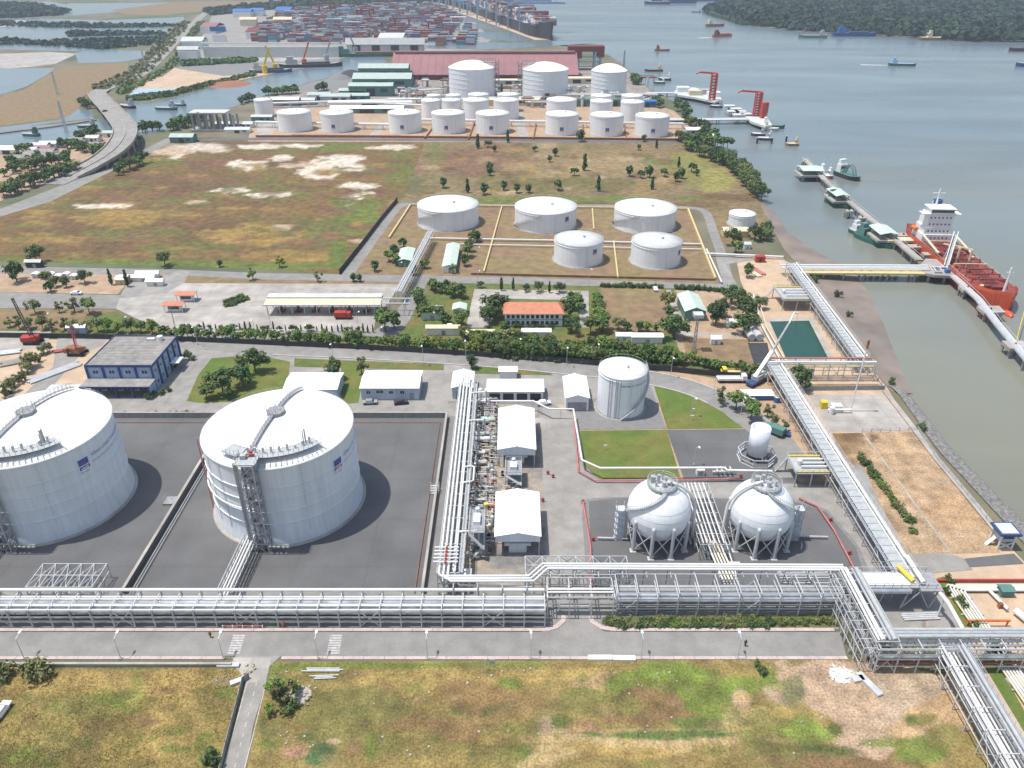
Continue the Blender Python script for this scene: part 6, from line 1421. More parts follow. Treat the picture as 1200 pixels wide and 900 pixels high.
for dx in (-.9, .9):
	b = MB()
	for dz in (0, 1.5):
		b.beam(a + Vector((dx, 0, dz)), c + Vector((dx, 0, dz)), .3)
	for k in range(9): b.beam(a.lerp(c, k / 9) + Vector((dx, 0, 0)), a.lerp(c, (k + 1) / 9) + Vector((dx, 0, 1.5)), .18)
	b.build('truss', 'steel_light', t)
b = MB(); b.beam(a, c, 1.7, .12); b.build('tread', 'grating_light', t)
b = MB(); b.beam((184, 311, 3), (186.5, 311.5, 13.5), .5); b.beam((182, 305, 3), (184.5, 309, 10), .4); b.build('prop', 'steel', t)
def jetty(label, pts, w, z, pile=9, m='concrete', name='jetty', rail=True, group=None, th=.7):
	t = thing(name, label, 'jetty', (*pts[0], 0), group); pts = [Vector(p) for p in pts]
	b = MB(); strip(None, pts, w, z - th, z, '', px=False, mb=b); b.build('deck', m, t)
	for a, c in zip(pts, pts[1:]):
		n = max(1, int((c - a).length / pile)); d = (c - a).normalized(); nn = Vector((-d.y, d.x))
		for k in range(n):
			p = a.lerp(c, (k + .5) / n); b = MB()
			for s in (-1, 1): q = p + nn * s * w * .36; b.tube([(q.x, q.y, SEA - 2), (q.x, q.y, z - th)], .32, 6)
			b.beam((*(p - nn * w * .5), z - th - .25), (*(p + nn * w * .5), z - th - .25), .6, .5); b.build('pile_bent', 'wall_conc', t)
		if rail:
			b = MB()
			for s in (-1, 1): o = nn * s * (w / 2 - .15); b.beam((*(a + o), z + 1), (*(c + o), z + 1), .1)
			b.build('handrail', 'steel_light', t)
	return t
t = jetty('concrete jetty bridge carrying white pipes straight out to the tanker', [(116, 300.6), (150, 300.2), (172, 299.6)], 6.6, 2.6, 8, 'pale_yellow', rail=False)
for i, (o, r, zz) in enumerate(((1.5, .42, 3.4), (.5, .3, 3.3), (2.6, .45, 3.8), (-.6, .25, 3.2))):
	b = MB(); b.tube([(112, 300.6 + o, zz), (150, 300.2 + o, zz), (173, 299.8 + o, zz)], r, 8); b.build('white_pipe', PW, t)
for k in range(14): b = MB(); x = 117 + k * 4; b.beam((x, 299.6, 2.9), (x, 303.9, 2.9), .3); b.build('pipe_sleeper', 'steel', t)
t = thing('jetty_platform', 'concrete loading platform at the jetty head beside the tanker', 'jetty head', (178, 301, 0))
b = MB(); b.prism([(170, 296.6), (173, 294.4), (184, 293), (185.2, 297), (185.2, 312), (178, 313.6), (172, 306), (170, 304)], 1.7, 2.8); b.build('deck', 'concrete', t)
for x, y in ((172, 297), (178, 296), (183.5, 296), (183.5, 304), (176, 304), (183.5, 310)): b = MB(); b.tube([(x, y, SEA - 2), (x, y, 1.7)], .6, 8); b.build('pile', 'wall_conc', t)
for i in range(4): b = MB(); b.tube([(174 + i * 1.3, 299, 2.9), (174 + i * 1.3, 302, 3.6), (181, 301 + i * .6, 3.6)], .22, 6); b.build('manifold_pipe', PW if i != 2 else 'blue', t)
b = MB(); b.rbox((179, 297, 3.6), 1.8, 1.6, 1.6); b.build('control_box', 'blue', t)
b = MB(); b.rbox((175, 296.4, 3.2), 3, .8, .8); b.build('pipe_rack_base', 'steel', t)
jetty('narrow trestle walkway with pipes running along the moorings upriver', [(184.5, 492), (180, 440), (177.5, 395), (176.4, 350), (174.8, 312)], 3.2, 2.8, 8, 'concrete')
jetty('grey walkway from the jetty head down to the mooring dolphins', [(180, 294), (177.8, 270), (172.8, 247), (166.2, 212), (160, 180)], 2.6, 3.0, 14, 'steel_light')
def dolphin(x, y, sx, sy, label, z=2.6):
	t = thing('mooring_dolphin', label, 'mooring dolphin', (x, y, 0), 'concrete mooring dolphins of the jetty')
	b = MB(); b.prism([(x - sx / 2, y - sy / 2), (x + sx / 2, y - sy / 2 + .6), (x + sx / 2 + .8, y + sy / 2), (x - sx / 2 + .6, y + sy / 2)], z - 1.2, z); b.build('cap', 'concrete', t)
	for a in (-.35, .35):
		for c in (-.35, .35): b = MB(); b.tube([(x + sx * a, y + sy * c, SEA - 2), (x + sx * a, y + sy * c, z - 1.2)], .45, 7); b.build('pile', 'wall_conc', t)
	b = MB(); b.cyl((x, y, z), .4, .6, 8); b.build('bollard', 'dark', t)
dl = [(182.6, 345.5, 7, 5, 'dolphin slab level with the tanker stern'), (182.2, 330, 9, 4.5, 'long dolphin slab beside the tanker hull, aft'), (183.5, 320, 8, 4, 'dolphin slab just upriver of the jetty head'), (179.6, 281.5, 6, 5, 'first dolphin below the jetty head on the walkway'), (177.6, 261, 8, 6.5, 'largest dolphin halfway along the tanker bow'), (170.2, 232, 7, 6, 'dolphin holding the yellow bow rope'), (174, 372, 4, 4, 'dolphin left of trestle above green boats'), (171.5, 383, 3.6, 4, 'small dolphin left of trestle, near roofed landing'), (175, 420, 4, 3.4, 'dolphin left of trestle between two green roofs'), (183, 486, 3, 3, 'dolphin at the far tip of the trestle'), (178.6, 463, 4, 3.4, 'dolphin by the red boats on the trestle'), (158, 196, 6, 5, 'dolphin near the right edge of the photo')]
for x, y, sx, sy, lb in dl: dolphin(x, y, sx, sy, lb)
b = MB(); p0 = Vector((170.2, 232, 3.2)); p1 = Vector((190.8, 262, 5))
b.tube([p0.lerp(p1, k / 8) + Vector((0, 0, -1.2 * math.sin(PI * k / 8))) for k in range(9)], .16, 5); tag(b.build('mooring_rope', 'yellow'), 'yellow mooring rope from the tanker bow down to a dolphin', 'rope')
b = MB(); p0 = Vector((180, 281, 3.2)); p1 = Vector((187.5, 290, 4.2)); b.tube([p0, p0.lerp(p1, .5) - Vector((0, 0, .4)), p1], .12, 5); tag(b.build('mooring_rope', 'cream'), 'short pale mooring rope beside the jetty head', 'rope')
def landing(x0, y0, sx, sy, lb):
	t = thing('landing_stage', lb, 'landing stage', (x0, y0, 0), 'green-roofed landings on the trestle')
	b = MB(); b.box(x0 - sx / 2 - 1.5, x0 + sx / 2 + 1.5, y0 - sy / 2 - 1, y0 + sy / 2, 1.4, 2.4); b.build('deck', 'concrete', t)
	b = MB(); b.gable(x0 - sx / 2, x0 + sx / 2, y0 - sy / 2, y0 + sy / 2, 5.2, 6, 'y' if sy > sx else 'x', .4, .2); b.build('roof', 'pale_green', t)
	for a in (-.45, .45):
		for c in (-.45, .45): b = MB(); b.beam((x0 + sx * a, y0 + sy * c, 2.4), (x0 + sx * a, y0 + sy * c, 5.2), .3); b.build('column', 'green_wall', t)
	for a in (-.4, .4): b = MB(); b.tube([(x0 + sx * a, y0, SEA - 2), (x0 + sx * a, y0, 1.4)], .4, 6); b.build('pile', 'wall_conc', t)
landing(176.6, 458, 12, 12, 'green-roofed landing at the far end of the trestle'); landing(174.4, 407, 7, 14, 'green-roofed landing midway along the trestle'); landing(172.6, 345, 8, 13, 'green-roofed landing nearest the jetty head')
b = MB(); b.box(172, 184, 337, 342, 1.6, 2.6); tag(b.build('landing_slab', 'cream'), 'pale slab between near landing and tanker stern', 'jetty slab')
t = thing('fender_row', 'row of dark fender frames beside the jetty bridge', 'fenders', (158, 305, 0))
for k in range(6): b = MB(); b.rbox((150 + k * 2.6, 306, .6), 1.4, 1.2, 2.4); b.build('fender', 'maroon', t)
def boat(u, v, L_, B, D, ang, hullm, deckm, label, cab=None, cat='boat', group=None, house='white', load=None, name='boat', wake=0, arch=False):
	p = P(u, v, SEA); t = thing(name, label, cat, (0, 0, 0), group)
	b = MB(); hull_mesh(b, L_, B, D, .3, .15, -.3, 14, .05, 0, 0, 1); b.build('hull', [hullm, deckm], t)
	ch = B * .55; y0 = -L_ * (.3 if cab is None else cab)
	b = MB(); b.box(-B * .32, B * .32, y0 - L_ * .09, y0 + L_ * .09, D, D + ch); b.box(-B * .26, B * .26, y0 - L_ * .07, y0 + L_ * .03, D + ch, D + ch * 1.6); b.build('cabin', house, t)
	b = MB(); b.box(-B * .28, B * .28, y0 + L_ * .09, y0 + L_ * .09 + .06, D + ch * .4, D + ch * .75); b.build('window', 'glass', t)
	if load: b = MB(); b.box(-B * .38, B * .38, y0 + L_ * .16, y0 + L_ * .6, D, D + B * .18); b.build('hold', load, t)
	b = MB(); b.tube([(0, y0, D + ch), (0, y0, D + ch * 2.6)], .1, 5); b.build('mast', 'white', t)
	if arch:
		b = MB(); pp = [(B * .1, L_ * (-.1 + .5 * k / 8), D + 6 * math.sin(PI * k / 8)) for k in range(9)]
		b.tube(pp, .4, 6); b.tube([(B * .35, q[1], q[2]) for q in pp], .4, 6); b.build('boom', 'green_wall', t)
	place(t, p, ang); t.location.z = SEA + .05
	if wake:
		q = MB(); n = 6; 
		q.add([(-B * .3, -L_ * .5, SEA + .05), (B * .3, -L_ * .5, SEA + .05), (B * .9, -L_ * .5 - wake, SEA + .05), (-B * .9, -L_ * .5 - wake, SEA + .05)], [(0, 3, 2, 1)])
		w_ = q.build('wake', 'wake', kind='structure'); w_.location = (p.x, p.y, 0.02); w_.rotation_euler = (0, 0, ang)
	return t
mat('wake', (.42, .46, .46), .6, .3, .3)
r_ = math.radians
boat(984, 241, 18, 6, 2., r_(-150), 'boat_green', 'boat_green', 'green work boat moored left of the trestle at the middle landing', house='boat_green')
boat(1023, 284, 21, 6.2, 2., r_(-155), 'boat_green', 'boat_green', 'large green work boat moored left of the near landing', house='green_wall', load='boat_green')
boat(1012, 277, 17, 5, 1.8, r_(-155), 'boat_green', 'steel', 'dark green boat rafted outside the large green one', house='tank_wall')
boat(993, 208, 20, 8, 2.4, r_(-160), 'dark', 'green_wall', 'dark barge with green arched boom behind far landing', house='white', arch=True)
boat(955, 207, 12, 6, 2.2, r_(95), 'orange', 'white', 'bright orange-red boat left of the far landing', house='white')
boat(966, 209, 9, 5, 2, r_(95), 'red', 'white', 'smaller red and white boat touching the far landing', house='white')
boat(928, 170.5, 9, 4.5, 1.6, r_(90), 'boat_wood', 'pale_yellow', 'lone small yellow-decked boat in open water', house='pale_yellow')
boat(905, 150, 18, 6, 2.4, r_(-100), 'boat_green', 'green_wall', 'dark green tug at the outer end of the red arm jetty', house='white')
boat(903, 153, 12, 5, 2, r_(-95), 'steel', 'cream', 'pale boat alongside the dark green tug', house='cream')
boat(888, 159, 10, 5, 1.8, r_(80), 'dark', 'roof_light', 'grey boat on mooring left of the pale boat', house='steel')
boat(896, 164, 11, 5, 1.8, r_(80), 'dark', 'roof_light', 'grey-roofed boat on mooring, nearest of that pair', house='roof_light')
boat(839, 126, 11, 5, 1.8, r_(80), 'dark', 'roof_light', 'small dark boat just below the upper red arm', house='steel')
boat(833, 122, 8, 4, 1.6, r_(80), 'dark', 'steel', 'tiny dark boat beside the upper jetty end', house='steel')
boat(779, 94, 13, 6, 2.2, r_(80), 'dark', 'roof_light', 'white-roofed boat, right of the two below small cape', house='white')
boat(773, 98, 11, 5, 2, r_(80), 'boat_green', 'roof_light', 'white-roofed boat, left of the two below small cape', house='white')
boat(766, 83.5, 20, 6, 2, r_(88), 'dark', 'boat_wood', 'low dark barge off the wooded cape', house='cream')
boat(776, 59.5, 20, 6, 2, r_(-85), 'rust', 'boat_wood', 'small brown boat in the open reach left of the island', house='rust')
boat(846.5, 43, 38, 8, 3, r_(-62), 'ship_red', 'maroon', 'red barge under way with short white wake', house='maroon', load='rust', wake=26)
boat(838, 31, 36, 8, 4, r_(-70), 'rust', 'boat_wood', 'brown boat beyond the red barge', house='cream')
boat(816, 14.5, 20, 6, 2, r_(80), 'blue', 'steel', 'tiny blue boat off the island tip', house='steel')
boat(952, 44.5, 42, 8, 4, r_(88), 'green_wall', 'steel', 'dark green barge near the island bank', house='steel')
boat(1001, 42.5, 66, 10, 5, r_(-92), 'navy', 'blue', 'long blue barge near the island bank', house='blue', load='navy', name='barge')
boat(1088, 47, 34, 10, 4, r_(88), 'boat_wood', 'cream', 'brown wooden ship with tall cream cabin by the island', house='cream', cab=0)
boat(1057, 77, 30, 7, 2.6, r_(-100), 'boat_green', 'crane_blue', 'teal boat under way in open river with white wake', house='crane_blue', wake=30)
boat(1197, 60, 34, 8, 4, r_(88), 'dark', 'maroon', 'dark barge cut by the right edge, upper one', house='steel')
boat(1203, 78, 26, 8, 4, r_(88), 'navy', 'steel', 'dark blue boat cut by the right edge, lower one', house='steel')
boat(911, 31.5, 26, 7, 3, r_(88), 'steel', 'white', 'white boat at the landing on the island shore', house='white')
boat(934.5, 34, 12, 6, 3, r_(88), 'white', 'white', 'tiny white boat against the island shore', house='white')
boat(770, 5, 60, 12, 6, r_(88), 'navy', 'steel', 'faint blue-grey ship at the top, left of island', house='steel', name='ship', cat='ship')
boat(790, 3.5, 110, 20, 12, r_(-86), 'navy', 'steel', 'long blue-grey ship at the very top left of island', house='tank_wall', name='ship', cat='ship')
boat(828, 1, 90, 18, 10, r_(88), 'navy', 'maroon', 'distant dark ship at the top edge above island', house='tank_wall', name='ship', cat='ship')
boat(37, 161.5, 14, 5, 1.8, r_(80), 'boat_green', 'steel', 'green boat in the left canal, nearer the edge', house='boat_green').location.z = .15
boat(103, 151.5, 14, 5, 1.8, r_(100), 'boat_green', 'steel', 'dark boat in the left canal near the bridge', house='steel').location.z = .15
boat(195, 130.5, 19, 6, 2, r_(85), 'boat_green', 'steel', 'long dark boat in the creek beyond the bridge', house='steel').location.z = .15
boat(211, 126, 11, 4, 1.6, r_(85), 'boat_green', 'steel', 'small dark boat further up the creek', house='steel').location.z = .15
boat(432, 67.5, 110, 9, 4, r_(-84), 'boat_green', 'green_wall', 'long dark green barge berthed at the creek quay', house='green_wall', load='rust', name='barge').location.z = .1
boat(365, 80, 70, 9, 3.5, r_(-78), 'dark', 'steel', 'dark barge with grab crane at creek quay', house='steel', load='dark', name='barge').location.z = .1
boat(318, 86.5, 45, 8, 3, r_(-80), 'navy', 'steel', 'dark blue barge at lower creek quay', house='steel', load='dark', name='barge').location.z = .1
boat(150, 128, 18, 6, 2, r_(60), 'dark', 'steel', 'dark boat tucked by the curved bridge', house='steel').location.z = .15
for i, (u, v) in enumerate(((887, 168), (921, 166), (904, 234 - 66), (1104, 318 - 70), (845.5, 168.5))):
	p = P(u, v, SEA); t = thing('mooring_buoy', 'dark mooring pile standing in water, %s from left' % ordw([2, 4, 3, 5, 1][i]), 'mooring pile', p, 'single mooring piles in the river'); b = MB(); b.tube([p - Vector((0, 0, 1)), p + Vector((0, 0, 3.6))], .7, 8); b.build('pile', 'dark', t); b = MB(); b.rbox(p + Vector((0, 0, 3.8)), 1.8, 1.8, .4); b.build('cap', 'steel', t)
def loading_arm(u, vb, vt, w, label, arm=None):
	p = P(u, vb, 2.); h = HY(p.y, vt) - 2; t = thing('loading_tower', label, 'loading tower', p, 'red loading towers on the far jetties'); b = MB()
	for s in (-1, 1):
		for q in (-1, 1): b.beam(p + Vector((s * w / 2, q * w / 2, 0)), p + Vector((s * w / 2, q * w / 2, h)), .8)
	n = 9
	for k in range(n + 1):
		z = h * k / n; b.rbox(p + Vector((0, 0, z)), w + .5, w + .5, .5)
		if k < n: b.beam(p + Vector((-w / 2, -w / 2, z)), p + Vector((w / 2, -w / 2, z + h / n)), .5)
	b.build('tower', 'loading_red', t)
	if arm: b = MB(); b.beam(p + Vector((w * .4, 0, h)), p + Vector((-arm, 0, h + 1)), 1.2, 1.4); b.beam(p + Vector((-arm, 0, h + 1)), p + Vector((-arm - 3, 0, h - .5)), .8); b.build('boom', 'loading_red', t)
	return t
loading_arm(834, 118, 86, 4.2, 'red loading tower on the upper jetty', 13); loading_arm(886, 136, 108, 4.2, 'red loading tower with boom on the lower jetty', 14); loading_arm(894, 139, 120, 4., 'shorter leaning red tower without boom on lower jetty')
q = lambda u, v: tuple(P(u, v, 2).xy)
jetty('pale concrete jetty bridge out to the red towers, lower one', [q(782, 140), q(830, 140), q(876, 139.5)], 8, 2.4, 11, 'roof_light')
jetty('pale concrete jetty out to the upper red tower', [q(757, 109), q(790, 109), q(812, 112)], 7, 2.4, 11, 'roof_light')
t = thing('jetty_platform', 'broad jetty head with sheds below the upper red tower', 'jetty head', (*q(825, 115), 0))
b = MB(); b.prism([q(790, 107), q(812, 103), q(842, 108), q(846, 118), (q(838, 120)), q(815, 115), q(795, 112)], 1, 2.6); b.build('deck', 'roof_light', t)
for k, (u, v) in enumerate(((800, 107), (814, 111), (826, 110), (836, 113))): p = P(u, v, 2.6); b = MB(); b.rbox(p + Vector((0, 0, 2)), 11, 9, 4); b.build('shed', ['white', 'cream', 'steel', 'white'][k], t)
for u, v in ((797, 113), (815, 117), (835, 121), (843, 118)): p = P(u, v, 0); b = MB(); b.tube([(p.x, p.y + 3, SEA - 2), (p.x, p.y + 3, 1)], .8, 7); b.build('pile', 'wall_conc', t)
t = thing('jetty_platform', 'jagged jetty head with pale dolphins at the lower red towers', 'jetty head', (*q(885, 140), 0))
b = MB(); b.prism([q(873, 137), q(898, 138), q(905, 147), q(897, 149), q(880, 143)], 1, 2.6); b.build('deck', 'roof_light', t)
for u, v in ((878, 143), (890, 146), (899, 149)): p = P(u, v, 0); b = MB(); b.tube([(p.x, p.y + 3, SEA - 2), (p.x, p.y + 3, 1)], .8, 7); b.build('pile', 'wall_conc', t)
for k, (u, v) in enumerate(((855, 123.5), (863, 127), (868, 130), (874, 133), (866, 134), (859, 130))):
	p = P(u, v, 2.6); t = thing('mooring_dolphin', 'pale mooring block in the chain left of lower red towers, %s' % ordw(k + 1), 'mooring dolphin', (p.x, p.y, 0), 'pale mooring blocks by the lower red towers')
	b = MB(); b.rbox(p + Vector((0, 0, -.6)), 9, 8, 1.4); b.build('cap', 'roof_light', t); b = MB(); b.tube([(p.x, p.y, SEA - 2), (p.x, p.y, 1.4)], 1.2, 8); b.build('pile', 'wall_conc', t)
def crown_mesh(seed, kind='round', n=900, leaf=.34):
	rr = random.Random(seed); clumps = []
	if kind == 'round':
		for k in range(13):
			a = rr.uniform(0, 2 * PI); q = rr.uniform(0, 1) ** .6 * 1.45; z = rr.uniform(2.0, 4.9); s = 1 - abs(z - 3.2) / 3.4
			clumps.append((Vector((q * math.cos(a) * s * 1.25, q * math.sin(a) * s * 1.25, z)), rr.uniform(.6, 1.1)))
	elif kind == 'spread':
		for k in range(15):
			a = rr.uniform(0, 2 * PI); q = rr.uniform(.2, 2.3); clumps.append((Vector((q * math.cos(a), q * math.sin(a), rr.uniform(2.6, 4.6) - q * .2)), rr.uniform(.6, 1.)))
	elif kind == 'slim':
		for k in range(12):
			z = 1.2 + k * .5; s = 1. - abs(z - 2.4) / 6; a = rr.uniform(0, 2 * PI); q = rr.uniform(0, .7) * s; clumps.append((Vector((q * math.cos(a), q * math.sin(a), z)), rr.uniform(.45, .8) * s + .15))
	elif kind == 'shrub':
		for k in range(9):
			a = rr.uniform(0, 2 * PI); q = rr.uniform(0, .9); clumps.append((Vector((q * math.cos(a), q * math.sin(a), rr.uniform(.35, 1.2))), rr.uniform(.35, .65)))
	elif kind == 'sparse':
		for k in range(9):
			a = rr.uniform(0, 2 * PI); q = rr.uniform(.3, 1.7); clumps.append((Vector((q * math.cos(a), q * math.sin(a), rr.uniform(1.6, 4.4))), rr.uniform(.4, .75)))
	b = MB()
	for i in range(n):
		c, r = rr.choice(clumps); d = Vector((rr.gauss(0, 1), rr.gauss(0, 1), rr.gauss(0, 1))); d.normalize(); q = r * rr.uniform(.55, 1.12) if rr.random() < .8 else r * rr.uniform(0, .6)
		p = c + d * q; p.z = max(.1, p.z)
		nn = (d + Vector((rr.gauss(0, .5), rr.gauss(0, .5), .5 + rr.gauss(0, .4)))).normalized(); t1 = nn.cross(Vector((rr.gauss(0, 1), rr.gauss(0, 1), rr.gauss(0, 1)))).normalized(); t2 = nn.cross(t1); s = leaf * rr.uniform(.6, 1.3)
		b.add([p + t1 * s, p + t2 * s * .7 + nn * s * .15, p - t1 * s, p - t2 * s * .7 + nn * s * .1], [(0, 1, 2, 3)])
	return b, clumps
def trunk_mesh(clumps, h, r, seed):
	rr = random.Random(seed); b = MB(); b.tube([(0, 0, -.1), (.06, .03, h * .5), (0, .05, h)], [r, r * .75, r * .45], 7)
	for c, q in clumps[:7]:
		s = Vector((0, 0, min(h * .9, c.z * .6))); b.tube([s, s.lerp(c, .5) + Vector((0, 0, .15)), c], [r * .42, r * .28, r * .12], 5)
	return b
PROTO = {}
def proto(kind, seed, leafm, n=900, leaf=.34):
	b, cl = crown_mesh(seed, kind, n, leaf)
	me = b.build('crown', leafm); t = trunk_mesh(cl, {'round': 3.2, 'spread': 3.0, 'slim': 5.2, 'shrub': .6, 'sparse': 2.8}[kind], .05 if kind == 'shrub' else .17, seed).build('trunk', 'bark')
	r = (me.data, t.data); bpy.data.objects.remove(me); bpy.data.objects.remove(t); return r
for nm_, kd, sd_, lm, n_, lf in (('r1', 'round', 1, 'leaf', 1100, .3), ('r2', 'round', 2, 'leaf', 1100, .3), ('r3', 'round', 3, 'leaf_dark', 1200, .3), ('s1', 'spread', 4, 'leaf', 1100, .3), ('s2', 'spread', 5, 'leaf_dark', 1200, .3), ('o1', 'spread', 6, 'leaf_olive', 900, .28), ('o2', 'sparse', 7, 'leaf_olive', 500, .26), ('l1', 'sparse', 8, 'leaf_light', 600, .26), ('c1', 'slim', 9, 'leaf_dark', 900, .26), ('c2', 'slim', 10, 'leaf_dark', 900, .26), ('b1', 'shrub', 11, 'leaf_dark', 420, .17), ('b2', 'shrub', 12, 'leaf', 420, .17), ('b3', 'shrub', 13, 'leaf_olive', 380, .17), ('r4', 'round', 14, 'leaf_light', 1000, .28)):
	PROTO[nm_] = proto(kd, sd_, lm, n_, lf)
TR = random.Random(77); TREES = {}; DEFER = []
def tree(kind, u, v, s, label, group, name='tree', parts=True, cat='tree', sz=None, w=None):
	p = P(u, v) if w is None else Vector(w); crown, trunk = PROTO[kind]
	if cat == 'tree' and not name == 'done':
		DEFER.append((s * F / (p.y * CS + CH * SN), kind, p, s, label, group, sz)); return
	sc = (s * TR.uniform(.88, 1.15), s * TR.uniform(.88, 1.15), s * (sz or 1) * TR.uniform(.9, 1.1)); rz = TR.uniform(0, 6.28)
	t = thing(name, label, cat, p, group); t.rotation_euler = (0, 0, rz); t.scale = sc
	o = bpy.data.objects.new('crown', crown); COL.objects.link(o); o.parent = t
	o = bpy.data.objects.new('trunk', trunk); COL.objects.link(o); o.parent = t
	return t
def trow(kinds, pts, s, where, group, name='tree', cat='tree', adj='', jit=1.5, sz=None, order='from left'):
	"""pts: list of (u,v) or an interpolated path (start,end,count)"""
	out = []
	for (a, c, n) in pts:
		for k in range(n):
			f = (k + .5) / n; out.append((a[0] + (c[0] - a[0]) * f + TR.uniform(-jit, jit), a[1] + (c[1] - a[1]) * f + TR.uniform(-jit, jit) * .5))
	if order == 'from left': out.sort()
	for i, (u, v) in enumerate(out):
		sc = s * TR.uniform(.75, 1.25); kd = TR.choice(kinds)
		look = 'big' if sc > s * 1.12 else 'small' if sc < s * .88 else 'mid-sized'
		tree(kd, u, v, sc, '%s %s%s, %s %s %s' % (look, adj, cat, ordw(i + 1), order, where), group, name, cat=cat, sz=sz)
trow(['s1', 'o1', 'o2', 'l1', 'r4', 's1', 'r2'], [((5, 384), (200, 392), 15), ((200, 396), (345, 402), 18), ((345, 402), (470, 409), 22), ((470, 408), (560, 414), 18)], .92, 'in the belt above the main road', 'trees of the belt above the main road', jit=2.5)
trow(['s1', 'r1', 'r2', 'r3', 's2', 'o1', 'r4'], [((560, 408), (690, 418), 26), ((570, 416), (700, 424), 24), ((690, 414), (800, 428), 20), ((560, 400), (612, 404), 7)], .98, 'in the dense thicket below the orange roof office', 'trees of the dense thicket', jit=3)
trow(['r4', 's1', 'l1', 'o1'], [((704, 420), (800, 430), 14), ((800, 426), (892, 440), 14)], .75, 'in the bright row behind the curved road', 'bright trees behind the curved road', jit=2.5)
trow(['c1', 's2'], [((230, 386), (345, 388), 17), ((345, 388), (440, 390), 16)], .42, 'in the clipped row on the car park front edge', 'clipped bushes on the car park edge', name='bush', cat='bush', adj='dark ', jit=1)
